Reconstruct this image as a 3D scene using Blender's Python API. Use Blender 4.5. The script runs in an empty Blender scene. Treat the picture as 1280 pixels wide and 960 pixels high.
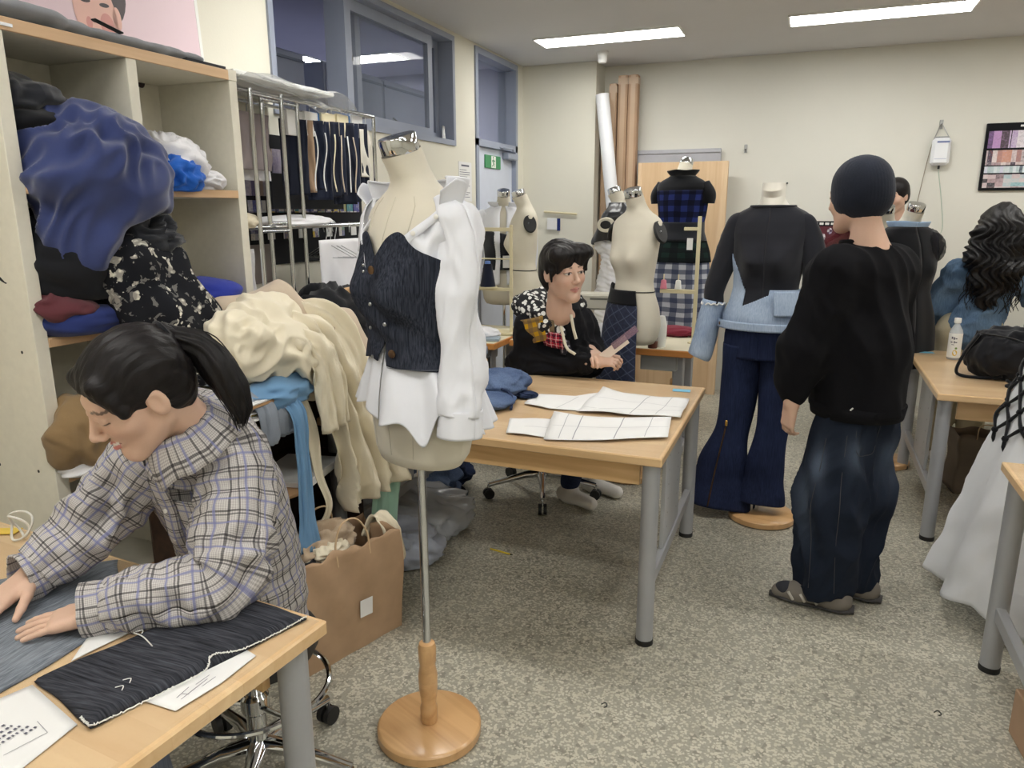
import bpy, math, random
import numpy as np
from mathutils import Vector, Matrix

# ------------------------------------------------------------------ camera, light, exposure
SC = bpy.context.scene
COL = SC.collection
PI = math.pi
CAM_H = 1.55
YAW, PITCH, ROLL, FPX = 0.38018, 0.23198, -0.00198, 915.74
cam = bpy.data.cameras.new('camera')
cam.sensor_width = 36.0
cam.lens = FPX / 1280 * 36.0
cam.clip_start = 0.02
camo = bpy.data.objects.new('camera', cam)
COL.objects.link(camo)
_fw = Vector((-math.sin(YAW) * math.cos(PITCH), math.cos(YAW) * math.cos(PITCH), -math.sin(PITCH)))
_r0 = Vector((math.cos(YAW), math.sin(YAW), 0))
_u0 = _r0.cross(_fw)
_r = _r0 * math.cos(ROLL) + _u0 * math.sin(ROLL)
_u = _u0 * math.cos(ROLL) - _r0 * math.sin(ROLL)
camo.matrix_world = Matrix(((_r.x, _u.x, -_fw.x, 0), (_r.y, _u.y, -_fw.y, 0), (_r.z, _u.z, -_fw.z, CAM_H), (0, 0, 0, 1)))
SC.camera = camo
w = bpy.data.worlds.new('world'); SC.world = w; w.use_nodes = True
w.node_tree.nodes['Background'].inputs[0].default_value = (.8, .85, .9, 1)
w.node_tree.nodes['Background'].inputs[1].default_value = 0.3
vs = SC.view_settings
vs.view_transform = 'Standard'; vs.look = 'None'; vs.gamma = 1.0; vs.use_curve_mapping = False
vs.exposure = 0.48
LAMP_POWER = 15.0      # emission of the ceiling panels

# ------------------------------------------------------------------ materials
def lin(c):
    if max(c) > 1.0: c = [x / 255 for x in c]
    return tuple((x / 12.92 if x <= .04045 else ((x + .055) / 1.055) ** 2.4) for x in c[:3]) + (1,)

class NT:
    def __init__(s, name):
        s.m = bpy.data.materials.new(name); s.m.use_nodes = True
        s.t = s.m.node_tree; s.b = s.t.nodes['Principled BSDF']; s.out = s.t.nodes['Material Output']
    def n(s, typ, ins=None, **kw):
        nd = s.t.nodes.new('ShaderNode' + typ)
        for k, v in kw.items(): setattr(nd, k, v)
        for k, v in (ins or {}).items(): s.set(nd.inputs[k], v)
        return nd
    def set(s, sock, v):
        if isinstance(v, bpy.types.NodeSocket): s.t.links.new(v, sock)
        else: sock.default_value = v
    def co(s, kind='Object', scale=(1, 1, 1), rot=(0, 0, 0)):
        tc = s.n('TexCoord')
        mp = s.n('Mapping', {'Vector': tc.outputs[kind], 'Scale': scale, 'Rotation': rot})
        return mp.outputs[0]
    def ramp(s, fac, stops, interp='LINEAR'):
        r = s.n('ValToRGB', {'Fac': fac}); cr = r.color_ramp; cr.interpolation = interp
        while len(cr.elements) < len(stops): cr.elements.new(0.5)
        for e, (p, c) in zip(cr.elements, stops):
            e.position = p; e.color = c if len(c) == 4 else lin(c)
        return r.outputs[0]
    def mix(s, fac, a, b, mode='MIX'):
        m = s.n('Mix', data_type='RGBA', blend_type=mode)
        s.set(m.inputs[0], fac); s.set(m.inputs[6], a); s.set(m.inputs[7], b)
        return m.outputs[2]
    def math(s, op, a, b=0.0, c=None):
        m = s.n('Math', operation=op); s.set(m.inputs[0], a); s.set(m.inputs[1], b)
        if c is not None: s.set(m.inputs[2], c)
        return m.outputs[0]
    def noise(s, vec, scale, detail=3, rough=.5, dist=0.0):
        return s.n('TexNoise', {'Vector': vec, 'Scale': scale, 'Detail': detail, 'Roughness': rough, 'Distortion': dist}).outputs[0]
    def bump(s, h, strength=.3, dist=.002):
        b = s.n('Bump', {'Height': h, 'Strength': strength, 'Distance': dist}); s.set(s.b.inputs['Normal'], b.outputs[0])
    def fin(s, col=None, rough=None, metal=None, **kw):
        if col is not None: s.set(s.b.inputs['Base Color'], col)
        if rough is not None: s.set(s.b.inputs['Roughness'], rough)
        if metal is not None: s.set(s.b.inputs['Metallic'], metal)
        for k, v in kw.items(): s.set(s.b.inputs[k.replace('_', ' ')], v)
        return s.m

MATS = {}
def plain(name, col, rough=.6, metal=0.0, var=.08, scale=6.0, spec=None, bump=0.0, bscale=200):
    if name in MATS: return MATS[name]
    t = NT(name); v = t.co()
    c = lin(col); n = t.noise(v, scale, 3)
    d = tuple(x * (1 - var) for x in c[:3]) + (1,); l = tuple(min(1, x * (1 + var)) for x in c[:3]) + (1,)
    cc = t.ramp(n, [(.3, d), (.7, l)])
    if bump: t.bump(t.noise(v, bscale, 2), bump, .002)
    m = t.fin(cc, rough, metal)
    if spec is not None: t.b.inputs['Specular IOR Level'].default_value = spec
    MATS[name] = m; return m

def fabric(name, col, rough=.95, var=.12, scale=9.0, weave=700.0, bump=.25, sheen=.15, spec=.15):
    if name in MATS: return MATS[name]
    t = NT(name); v = t.co()
    c = lin(col)
    d = tuple(x * (1 - var) for x in c[:3]) + (1,); l = tuple(min(1, x * (1 + var)) for x in c[:3]) + (1,)
    n = t.noise(v, scale, 4); wv = t.noise(v, weave, 2)
    cc = t.mix(.35, t.ramp(n, [(.3, d), (.7, l)]), t.ramp(wv, [(.35, d), (.65, l)]))
    t.bump(wv, bump, .0015)
    m = t.fin(cc, rough, 0.0); t.b.inputs['Sheen Weight'].default_value = sheen
    t.b.inputs['Specular IOR Level'].default_value = spec
    MATS[name] = m; return m

def denim(name, dark, light, streak=(220, 220, 9), amt=.5, rough=.9, kind='Object', rot=(0, 0, 0), blotch=5.0):
    if name in MATS: return MATS[name]
    t = NT(name); v = t.co(kind, streak, rot); v2 = t.co(kind)
    st = t.noise(v, 1.0, 4, .6); bl = t.noise(v2, blotch, 3)
    f = t.math('ADD', t.math('MULTIPLY', st, amt), t.math('MULTIPLY', bl, 1 - amt))
    c = t.ramp(f, [(.36, dark), (.5, [(a + b) / 2 for a, b in zip(dark, light)]), (.68, light)])
    t.bump(t.noise(v2, 900, 2), .25, .001)
    m = t.fin(c, rough, 0.0); t.b.inputs['Specular IOR Level'].default_value = .15
    MATS[name] = m; return m

def wood(name, light, dark, axis=0, rough=.45, grain=1.0, blocks=None, coat=0.0):
    if name in MATS: return MATS[name]
    t = NT(name); sc = [28.0 * grain] * 3; sc[axis] = 1.6 * grain
    v = t.co('Object', tuple(sc)); v0 = t.co('Object')
    n = t.noise(v, 1.0, 5, .6, .6)
    c = t.ramp(n, [(.3, dark), (.62, light)])
    if blocks:
        br = t.n('TexBrick', {'Vector': t.co('Object', (1, 1, 1), blocks[2] if len(blocks) > 2 else (0, 0, 0)), 'Scale': 1.0, 'Mortar Size': 0.0008, 'Brick Width': blocks[0], 'Row Height': blocks[1],
                              'Color1': (0, 0, 0, 1), 'Color2': (1, 1, 1, 1), 'Mortar': (.1, .1, .1, 1)})
        c = t.mix(.55, c, t.ramp(br.outputs[0], [(0, dark), (1, light)]))
    t.bump(n, .08, .002)
    m = t.fin(c, rough, 0.0)
    t.b.inputs['Coat Weight'].default_value = coat; t.b.inputs['Coat Roughness'].default_value = .12
    MATS[name] = m; return m

def metal(name, col=(200, 202, 205), rough=.15):
    if name in MATS: return MATS[name]
    t = NT(name); n = t.noise(t.co('Object', (60, 60, 4)), 1.0, 3)
    MATS[name] = t.fin(lin(col), t.n('MapRange', {'Value': n, 3: rough * .7, 4: rough * 1.4}).outputs[0], 1.0)
    return MATS[name]

def attr_mat(name, rough=.6, sss=0.0, bump=.1, bscale=300, spec=.4, grain=.06):
    """colour comes from the mesh's own colour attribute 'Col' (what the thing is coloured like), grain is procedural"""
    if name in MATS: return MATS[name]
    t = NT(name); a = t.n('Attribute', attribute_name='Col'); v = t.co()
    n = t.noise(v, bscale, 3)
    c = t.mix(grain, a.outputs[0], t.ramp(n, [(.3, (0, 0, 0, 1)), (.7, (1, 1, 1, 1))]), 'OVERLAY')
    if bump: t.bump(n, bump, .001)
    m = t.fin(c, rough, 0.0)
    if sss:
        t.b.inputs['Subsurface Weight'].default_value = sss
        t.b.inputs['Subsurface Radius'].default_value = (.012, .005, .003)
        t.b.inputs['Subsurface Scale'].default_value = .6
    t.b.inputs['Specular IOR Level'].default_value = spec
    MATS[name] = m; return m

def plaid(name, base, lines, period=.05, kind='UV', weave=.5, rough=.95):
    """lines: list of (offset, width, colour, axis 0/1/2=both) in units of the period"""
    if name in MATS: return MATS[name]
    t = NT(name); tc = t.n('TexCoord'); sp = t.n('SeparateXYZ', {'Vector': tc.outputs[kind]})
    # gentle wander, so that the checks are not ruler straight
    nz = t.noise(tc.outputs[kind], 7.0, 2)
    ax = [t.math('ADD', t.math('DIVIDE', sp.outputs[i], period), t.math('MULTIPLY', nz, .25)) for i in (0, 1)]
    fr = [t.math('FRACT', t.math('ADD', a, 100.0)) for a in ax]
    c = lin(base)
    fine = t.math('GREATER_THAN', t.math('FRACT', t.math('ADD', t.math('MULTIPLY', ax[0], 14.0), 1400.0)), .5)
    fine2 = t.math('GREATER_THAN', t.math('FRACT', t.math('ADD', t.math('MULTIPLY', ax[1], 14.0), 1400.0)), .5)
    hd = t.math('MULTIPLY', t.math('ADD', fine, fine2), .5)
    c2 = tuple(x * (1 - weave) for x in c[:3]) + (1,)
    cur = t.mix(hd, c, c2)
    for off, wd, colr, which in lines:
        for i in ((0, 1) if which == 2 else (which,)):
            d = t.math('ABSOLUTE', t.math('SUBTRACT', fr[i], off))
            f = t.math('LESS_THAN', d, wd / 2)
            cur = t.mix(t.math('MULTIPLY', f, .72), cur, lin(colr))
    wv = t.noise(t.co(), 800, 2)
    t.bump(wv, .25, .001)
    m = t.fin(cur, rough, 0.0); t.b.inputs['Specular IOR Level'].default_value = .15
    MATS[name] = m; return m

def emit(name, col, strength):
    t = NT(name); t.fin(lin(col), .5); t.b.inputs['Emission Color'].default_value = lin(col); t.b.inputs['Emission Strength'].default_value = strength
    return t.m

def glass(name, tint=(230, 238, 240), alpha=.2, rough=.03, spec=.5):
    if name in MATS: return MATS[name]
    t = NT(name); n = t.noise(t.co(), 3, 2)
    t.fin(lin(tint), rough, 0.0)
    t.set(t.b.inputs['Alpha'], t.n('MapRange', {'Value': n, 3: alpha * .9, 4: alpha * 1.1}).outputs[0])
    t.b.inputs['Specular IOR Level'].default_value = spec
    MATS[name] = t.m; return t.m

# ------------------------------------------------------------------ mesh helpers
RNG = np.random.default_rng(7)
def make_noise(seed, n=7, f=1.0):
    r = np.random.default_rng(seed)
    k = r.normal(size=(n, 3)); k /= np.linalg.norm(k, axis=1)[:, None]; k *= (f * 2 * PI) * r.uniform(.5, 1.6, n)[:, None]
    ph = r.uniform(0, 2 * PI, n); a = r.uniform(.5, 1, n); a /= a.sum()
    def fn(p):
        p = np.asarray(p, float)
        return (np.sin(p @ k.T + ph) * a).sum(-1) * 1.6
    return fn

class Geo:
    def __init__(s): s.v = []; s.f = []; s.uv = []; s.n = 0; s.c = []
    def add(s, v, f, uv=None, c=None):
        v = np.asarray(v, float).reshape(-1, 3)
        s.v.append(v); s.f += [tuple(int(i) + s.n for i in q) for q in f]
        s.uv.append(np.zeros((len(v), 2)) if uv is None else np.asarray(uv, float))
        s.c.append(np.ones((len(v), 3)) * .5 if c is None else np.asarray(c, float)); s.n += len(v)
        return s
    def box(s, c, d, rz=0.0, bev=0.0, R=None):
        hx, hy, hz = [x / 2 for x in d]
        if bev <= 0:
            v = [(x, y, z) for x in (-hx, hx) for y in (-hy, hy) for z in (-hz, hz)]
            f = [(0, 1, 3, 2), (4, 6, 7, 5), (0, 4, 5, 1), (2, 3, 7, 6), (0, 2, 6, 4), (1, 5, 7, 3)]
        else:
            b = min(bev, hx * .95, hy * .95, hz * .95); v = []; ix = {}
            for sx in (-1, 1):
                for sy in (-1, 1):
                    for sz in (-1, 1):
                        for a in range(3):
                            q = [sx * (hx - (0 if a == 0 else b)), sy * (hy - (0 if a == 1 else b)), sz * (hz - (0 if a == 2 else b))]
                            ix[(sx, sy, sz, a)] = len(v); v.append(q)
            f = []
            def I(a, *s3): return ix[(s3[0], s3[1], s3[2], a)]
            for q in (-1, 1):
                f.append((I(0, q, -1, -1), I(0, q, 1, -1), I(0, q, 1, 1), I(0, q, -1, 1))[::q])
                f.append((I(1, -1, q, -1), I(1, -1, q, 1), I(1, 1, q, 1), I(1, 1, q, -1))[::q])
                f.append((I(2, -1, -1, q), I(2, 1, -1, q), I(2, 1, 1, q), I(2, -1, 1, q))[::q])
            for sy in (-1, 1):
                for sz in (-1, 1):
                    f.append((I(1, -1, sy, sz), I(1, 1, sy, sz), I(2, 1, sy, sz), I(2, -1, sy, sz))[::sy * sz])
            for sx in (-1, 1):
                for sz in (-1, 1):
                    f.append((I(2, sx, -1, sz), I(2, sx, 1, sz), I(0, sx, 1, sz), I(0, sx, -1, sz))[::sx * sz])
            for sx in (-1, 1):
                for sy in (-1, 1):
                    f.append((I(0, sx, sy, -1), I(0, sx, sy, 1), I(1, sx, sy, 1), I(1, sx, sy, -1))[::sx * sy])
            for sx in (-1, 1):
                for sy in (-1, 1):
                    for sz in (-1, 1):
                        f.append(tuple(ix[(sx, sy, sz, a)] for a in range(3))[::sx * sy * sz])
        v = np.array(v)
        if R is not None: v = v @ np.array(R).T
        elif rz: v = v @ np.array([[math.cos(rz), -math.sin(rz), 0], [math.sin(rz), math.cos(rz), 0], [0, 0, 1]]).T
        return s.add(v + np.array(c), f)
    def b2(s, lo, hi, bev=0.0):
        lo = np.array(lo, float); hi = np.array(hi, float)
        return s.box((lo + hi) / 2, np.abs(hi - lo), 0, bev)
    def lathe(s, prof, c=(0, 0, 0), seg=24, sx=1.0, sy=1.0):
        a = np.linspace(0, 2 * PI, seg, endpoint=False); v = []
        for r, z in prof: v += [(r * math.cos(t) * sx, r * math.sin(t) * sy, z) for t in a]
        f = [(i * seg + j, i * seg + (j + 1) % seg, (i + 1) * seg + (j + 1) % seg, (i + 1) * seg + j) for i in range(len(prof) - 1) for j in range(seg)]
        if prof[0][0] > 1e-5: f.append(tuple(range(seg))[::-1])
        if prof[-1][0] > 1e-5: f.append(tuple((len(prof) - 1) * seg + j for j in range(seg)))
        return s.add(np.array(v) + np.array(c), f)
    def tube(s, path, r, seg=10, r2=None, disp=None, caps=True, up=(0, 0, 1), spl=0):
        P = np.asarray(path, float); R = np.broadcast_to(np.asarray(r, float), (len(P),)).copy()
        R2 = R.copy() if r2 is None else np.broadcast_to(np.asarray(r2, float), (len(P),)).copy()
        if spl: P, (R, R2) = spline(P, spl, [R, R2])
        T = np.gradient(P, axis=0); T /= np.linalg.norm(T, axis=1)[:, None] + 1e-9
        u = np.array(up, float)
        if abs(u @ T[0]) > .95: u = np.array((1.0, 0, 0)) if abs(T[0][0]) < .9 else np.array((0, 1.0, 0))
        th = np.linspace(0, 2 * PI, seg + 1); L = np.concatenate([[0], np.cumsum(np.linalg.norm(np.diff(P, axis=0), axis=1))])
        V = []; UV = []; n = u - (u @ T[0]) * T[0]; n /= np.linalg.norm(n); rm = float(np.mean((R + R2) / 2))
        for i in range(len(P)):
            n = n - (n @ T[i]) * T[i]; n /= np.linalg.norm(n) + 1e-9; b = np.cross(T[i], n)
            dd = np.zeros(seg + 1) if disp is None else disp(th, L[i] / L[-1], L[i])
            V.append(P[i] + np.outer(np.cos(th) * (R[i] + dd), n) + np.outer(np.sin(th) * (R2[i] + dd), b))
            UV.append(np.stack([th * rm, np.full(seg + 1, L[i])], 1))
        V = np.array(V).reshape(-1, 3); UV = np.array(UV).reshape(-1, 2); m = seg + 1
        f = [(i * m + j, i * m + j + 1, (i + 1) * m + j + 1, (i + 1) * m + j) for i in range(len(P) - 1) for j in range(seg)]
        if caps: f += [tuple(range(seg))[::-1], tuple((len(P) - 1) * m + j for j in range(seg))]
        return s.add(V, f, UV)
    def grid(s, fn, nu, nv, uvs=(1, 1)):
        u, v = np.meshgrid(np.linspace(0, 1, nu), np.linspace(0, 1, nv))
        P = np.asarray(fn(u.ravel(), v.ravel()), float)
        f = [(j * nu + i, j * nu + i + 1, (j + 1) * nu + i + 1, (j + 1) * nu + i) for j in range(nv - 1) for i in range(nu - 1)]
        return s.add(P, f, np.stack([u.ravel() * uvs[0], v.ravel() * uvs[1]], 1))
    def prism(s, poly, z0, z1, rz=0, c=(0, 0, 0)):
        n = len(poly); p = np.array(poly, float)
        if rz: p = p @ np.array([[math.cos(rz), -math.sin(rz)], [math.sin(rz), math.cos(rz)]]).T
        v = np.concatenate([np.c_[p, np.full(n, z0)], np.c_[p, np.full(n, z1)]]) + np.array(c)
        return s.add(v, [tuple(range(n))[::-1], tuple(range(n, 2 * n))] + [(i, (i + 1) % n, (i + 1) % n + n, i + n) for i in range(n)])
    def build(s, name, mat, parent=None, smooth=None, solid=0.0, col=False, subsurf=0, loc=None, flip=False):
        me = bpy.data.meshes.new(name)
        V = np.concatenate(s.v)
        me.from_pydata(V.tolist(), [], [q[::-1] for q in s.f] if flip else s.f)
        me.validate()
        UV = np.concatenate(s.uv); C = np.concatenate(s.c)
        li = np.empty(len(me.loops), int); me.loops.foreach_get('vertex_index', li)
        ul = me.uv_layers.new(name='UVMap'); ul.data.foreach_set('uv', UV[li].ravel())
        if col:
            ca = me.color_attributes.new('Col', 'FLOAT_COLOR', 'POINT')
            ca.data.foreach_set('color', np.c_[C, np.ones(len(C))].ravel())
        me.materials.append(mat)
        o = bpy.data.objects.new(name, me); COL.objects.link(o)
        if parent is not None: o.parent = parent
        if loc is not None: o.location = loc
        if smooth is True: me.shade_smooth()
        elif smooth is None:
            me.shade_smooth()
            try: me.set_sharp_from_angle(angle=math.radians(38))
            except Exception: pass
        if solid:
            md = o.modifiers.new('thickness', 'SOLIDIFY'); md.thickness = solid; md.offset = 0
        if subsurf:
            md = o.modifiers.new('sub', 'SUBSURF'); md.levels = subsurf; md.render_levels = subsurf
        return o

def spline(P, n, extra=()):
    P = np.asarray(P, float); m = len(P)
    Q = np.vstack([2 * P[0] - P[1], P, 2 * P[-1] - P[-2]])
    t = np.linspace(0, m - 1, n); i = np.minimum(t.astype(int), m - 2); f = (t - i)[:, None]
    a, b, c, d = Q[i], Q[i + 1], Q[i + 2], Q[i + 3]
    out = .5 * (2 * b + (c - a) * f + (2 * a - 5 * b + 4 * c - d) * f ** 2 + (3 * b - a - 3 * c + d) * f ** 3)
    def sm(e):
        ff = (t - i); ff = ff * ff * (3 - 2 * ff); e = np.asarray(e, float); return e[i] * (1 - ff) + e[i + 1] * ff
    return out, [sm(e) for e in extra]

def thing(name, label, cat, loc=(0, 0, 0), rz=0.0, group=None):
    o = bpy.data.objects.new(name, None); COL.objects.link(o)
    o.empty_display_size = .1
    o.location = loc; o.rotation_euler = (0, 0, rz)
    return tag(o, label, cat, group)
def tag(o, label, cat, group=None):
    o['label'] = label; o['category'] = cat
    if group: o['group'] = group
    return o
def struct(o): o['kind'] = 'structure'; return o
def plabel(o, l): o['label'] = l; return o
def copy_thing(src, loc, rz, label=None, group=None):
    r = src.copy(); COL.objects.link(r); r.location = loc; r.rotation_euler = (0, 0, rz)
    if label: r['label'] = label
    if group: r['group'] = group
    for ch in list(src.children):
        c = ch.copy(); COL.objects.link(c); c.parent = r
        for g in list(ch.children):
            d = g.copy(); COL.objects.link(d); d.parent = c
    return r

# ------------------------------------------------------------------ implicit surfaces (bodies)
def rc(a, b, ra, rb):
    a = np.array(a, np.float32); b = np.array(b, np.float32); ba = b - a; l2 = float(ba @ ba) + 1e-9
    def f(p):
        pa = p - a; t = np.clip(pa @ ba / l2, 0, 1)
        return np.sqrt(((pa - t[:, None] * ba) ** 2).sum(1)) - (ra + (rb - ra) * t)
    return f
def el(c, r, R=None):
    c = np.array(c, np.float32); r = np.array(r, np.float32)
    def f(p):
        q = p - c
        if R is not None: q = q @ np.array(R, np.float32)
        k0 = np.sqrt(((q / r) ** 2).sum(1)); k1 = np.sqrt(((q / r ** 2) ** 2).sum(1)) + 1e-6
        return k0 * (k0 - 1) / k1
    return f
def smin(a, b, k):
    h = np.maximum(k - np.abs(a - b), 0) / k
    return np.minimum(a, b) - h * h * k * .25
def union(fs, k):
    def f(p):
        d = None
        for g in fs:
            kk = k
            if isinstance(g, tuple): g, kk = g
            e = g(p); d = e if d is None else smin(d, e, kk)
        return d
    return f
def cut(f1, f2, k):
    return lambda p: -smin(-f1(p), f2(p), k)
def xform(f, c, R):
    c = np.array(c, np.float32); R = np.array(R, np.float32)
    return lambda p: f((p - c) @ R)
def sdf_mesh(f, lo, hi, h):
    lo = np.array(lo, float); hi = np.array(hi, float); B = 6
    nb = np.ceil((hi - lo) / (h * B)).astype(int) + 1; n = nb * B
    cb = np.stack(np.meshgrid(*[lo[i] + (np.arange(nb[i]) + .5) * B * h - h * .5 for i in range(3)], indexing='ij'), -1).reshape(-1, 3)
    dc = f(cb.astype(np.float32)); act = np.abs(dc) < B * h * 1.35
    D = np.repeat(np.repeat(np.repeat(dc.reshape(nb), B, 0), B, 1), B, 2).astype(np.float32)
    ai = np.argwhere(act.reshape(nb))
    off = np.stack(np.meshgrid(*[np.arange(B)] * 3, indexing='ij'), -1).reshape(-1, 3)
    for k in range(0, len(ai), 1200):
        idx = (ai[k:k + 1200, None, :] * B + off[None]).reshape(-1, 3)
        D[idx[:, 0], idx[:, 1], idx[:, 2]] = f((lo + idx * h).astype(np.float32))
    S = D < 0
    c = np.zeros(tuple(n - 1), np.int8)
    for dx in (0, 1):
        for dy in (0, 1):
            for dz in (0, 1): c += S[dx:n[0] - 1 + dx, dy:n[1] - 1 + dy, dz:n[2] - 1 + dz]
    cell = np.argwhere((c > 0) & (c < 8)); vid = -np.ones(tuple(n - 1), np.int32); vid[tuple(cell.T)] = np.arange(len(cell))
    acc = np.zeros((len(cell), 3)); cnt = np.zeros(len(cell))
    for ax in range(3):
        o1, o2 = [a for a in range(3) if a != ax]
        for i in (0, 1):
            for j in (0, 1):
                q = cell.copy(); q[:, o1] += i; q[:, o2] += j; r = q.copy(); r[:, ax] += 1
                d0 = D[tuple(q.T)]; d1 = D[tuple(r.T)]; mk = (d0 < 0) != (d1 < 0)
                t = d0 / np.where(mk, d0 - d1, 1); pt = q.astype(float); pt[:, ax] += np.where(mk, t, 0)
                acc[mk] += pt[mk]; cnt[mk] += 1
    V = lo + acc / cnt[:, None] * h; F = []
    for ax in range(3):
        o1, o2 = [(1, 2), (2, 0), (0, 1)][ax]
        sl0 = [slice(1, n[i] - 1) for i in range(3)]; sl0[ax] = slice(0, n[ax] - 1); sl1 = list(sl0); sl1[ax] = slice(1, n[ax])
        s0 = S[tuple(sl0)]; s1 = S[tuple(sl1)]
        e = np.argwhere(s0 != s1); sg = s0[tuple(e.T)]
        base = e + np.array([0 if i == ax else 1 for i in range(3)])
        def vi(a, b):
            q = base.copy(); q[:, o1] -= a; q[:, o2] -= b; return vid[tuple(q.T)]
        qd = np.stack([vi(1, 1), vi(0, 1), vi(0, 0), vi(1, 0)], 1)
        qd[~sg] = qd[~sg][:, ::-1]; F.append(qd)
    F = np.concatenate(F); F = F[(F >= 0).all(1)]
    return V, F
def smooth_mesh(V, F, it=2, lam=.5):
    e = np.concatenate([F[:, [0, 1]], F[:, [1, 2]], F[:, [2, 3]], F[:, [3, 0]]])
    e = np.concatenate([e, e[:, ::-1]])
    deg = np.bincount(e[:, 0], minlength=len(V))[:, None]
    for _ in range(it):
        m = np.stack([np.bincount(e[:, 0], weights=V[e[:, 1], i], minlength=len(V)) for i in range(3)], 1) / np.maximum(deg, 1)
        V = V + lam * (m - V)
    return V
def vnormals(V, F):
    a = V[F[:, 2]] - V[F[:, 0]]; b = V[F[:, 3]] - V[F[:, 1]]; n = np.cross(a, b); N = np.zeros_like(V)
    for i in range(4): np.add.at(N, F[:, i], n)
    return N / (np.linalg.norm(N, axis=1)[:, None] + 1e-12)
def sdf_obj(name, f, lo, hi, h, mat, parent=None, smooth=1, colfn=None, disp=None, uvfn=None):
    V, F = sdf_mesh(f, lo, hi, h); V = smooth_mesh(V, F, smooth)
    if disp is not None: V = V + vnormals(V, F) * disp(V)[:, None]
    g = Geo(); g.add(V, F.tolist(), None if uvfn is None else uvfn(V), None if colfn is None else colfn(V))
    return g.build(name, mat, parent, True, col=colfn is not None)
def rotm(yaw=0, pitch=0, roll=0):
    """columns: local x (to the figure's left... right handed), y forward, z up; yaw about z, pitch nods the face down, roll tips sideways"""
    return np.array((Matrix.Rotation(yaw, 3, 'Z') @ Matrix.Rotation(-pitch, 3, 'X') @ Matrix.Rotation(roll, 3, 'Y')))
def frame(d, up):
    d = np.array(d, float); d /= np.linalg.norm(d); up = np.array(up, float); s_ = np.cross(d, up); s_ /= np.linalg.norm(s_); return d, s_, np.cross(s_, d)
# ------------------------------------------------------------------ the room shell
XL, XR, YF, YB, YC, XC, ZC = -2.4, 4.0, -3.0, 6.55, 6.27, -1.75, 2.75

def mat_floor():
    t = NT('terrazzo_vinyl'); v = t.co('Object')
    wv = t.n('TexNoise', {'Vector': v, 'Scale': 45.0, 'Detail': 2.0}).outputs[1]
    vv = t.n('VectorMath', {0: v, 1: t.n('VectorMath', {0: wv, 'Scale': .009}, operation='SCALE').outputs[0]}, operation='ADD').outputs[0]
    chips = None
    for sc, thr, seed in ((104.0, .71, 0), (150.0, .78, 3)):
        vo = t.n('TexVoronoi', {'Vector': t.n('VectorMath', {0: vv, 1: (seed, seed * 2.0, 0)}, operation='ADD').outputs[0], 'Scale': sc, 'Randomness': 1.0}, voronoi_dimensions='2D', feature='F1')
        val = t.n('SeparateColor', {'Color': vo.outputs['Color']}).outputs[0]
        m = t.math('MULTIPLY', t.math('GREATER_THAN', val, thr), t.math('LESS_THAN', vo.outputs['Distance'], .58))
        chips = m if chips is None else t.math('MAXIMUM', chips, m)
    base = t.ramp(t.noise(v, 130, 3, .6), [(.3, (142, 139, 126)), (.7, (168, 165, 152))])
    big = t.noise(v, 1.3, 4, .6)
    base = t.mix(t.math('MULTIPLY', big, .35), base, lin((142, 139, 126)))
    chipc = t.ramp(t.noise(v, 18, 2), [(.3, (186, 181, 162)), (.7, (206, 202, 186))])
    dk = t.n('TexVoronoi', {'Vector': vv, 'Scale': 60.0}, voronoi_dimensions='2D')
    dkm = t.math('LESS_THAN', t.n('SeparateColor', {'Color': dk.outputs['Color']}).outputs[1], .12)
    base = t.mix(t.math('MULTIPLY', dkm, .6), base, lin((116, 113, 102)))
    c = t.mix(t.math('MULTIPLY', chips, .85), base, chipc)
    rg = t.n('MapRange', {'Value': t.noise(v, 5, 4), 3: .30, 4: .46}).outputs[0]
    t.bump(t.noise(v, 90, 2), .04, .002)
    return t.fin(c, rg, 0.0)
M_FLOOR = mat_floor()
def mat_wall(name, col, var=.04):
    t = NT(name); v = t.co(); n = t.noise(v, 2.2, 4); f = t.noise(v, 160, 3)
    c = lin(col); d = tuple(x * (1 - var) for x in c[:3]) + (1,)
    t.bump(f, .12, .003)
    return t.fin(t.ramp(n, [(.3, d), (.7, c)]), .85, 0.0)
M_WALL = mat_wall('cream_wall_paint', (226, 223, 209))
M_WALLB = mat_wall('back_wall_paint', (223, 222, 213))
M_CEIL = mat_wall('ceiling_paint', (214, 214, 216), .03)
M_FRAME = plain('blue_grey_frame_paint', (150, 158, 176), .45, var=.04)
M_DOOR = plain('pale_blue_door_paint', (205, 212, 226), .45, var=.03)
M_PANE = glass('window_pane', (140, 150, 165), .14, .03, .6)
M_BLACK = plain('black_plastic', (22, 22, 24), .5)
M_CHROME = metal('chrome', (215, 217, 220), .08)
M_STEEL = metal('brushed_steel', (178, 180, 182), .28)

g = Geo(); g.b2((XL - .15, YF, -.1), (XR, YB, 0)); struct(g.build('floor', M_FLOOR, smooth=False))
g = Geo(); g.b2((XL - .15, YF - .15, ZC), (XR + .15, YB + .15, ZC + .12)); struct(g.build('ceiling', M_CEIL, smooth=False))
g = Geo(); g.b2((XL, YB, 0), (XR, YB + .15, ZC)); struct(g.build('wall_back', M_WALLB, smooth=False))
g = Geo(); g.b2((XR, YF, 0), (XR + .15, YB + .15, ZC)); struct(g.build('wall_right', M_WALL, smooth=False))
g = Geo(); g.b2((XL, YF - .15, 0), (XR, YF, ZC)); struct(g.build('wall_front', M_WALL, smooth=False))
g = Geo(); g.b2((XL, YC, 0), (XC, YB, ZC)); struct(g.build('wall_column', M_WALL, smooth=False))
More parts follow.
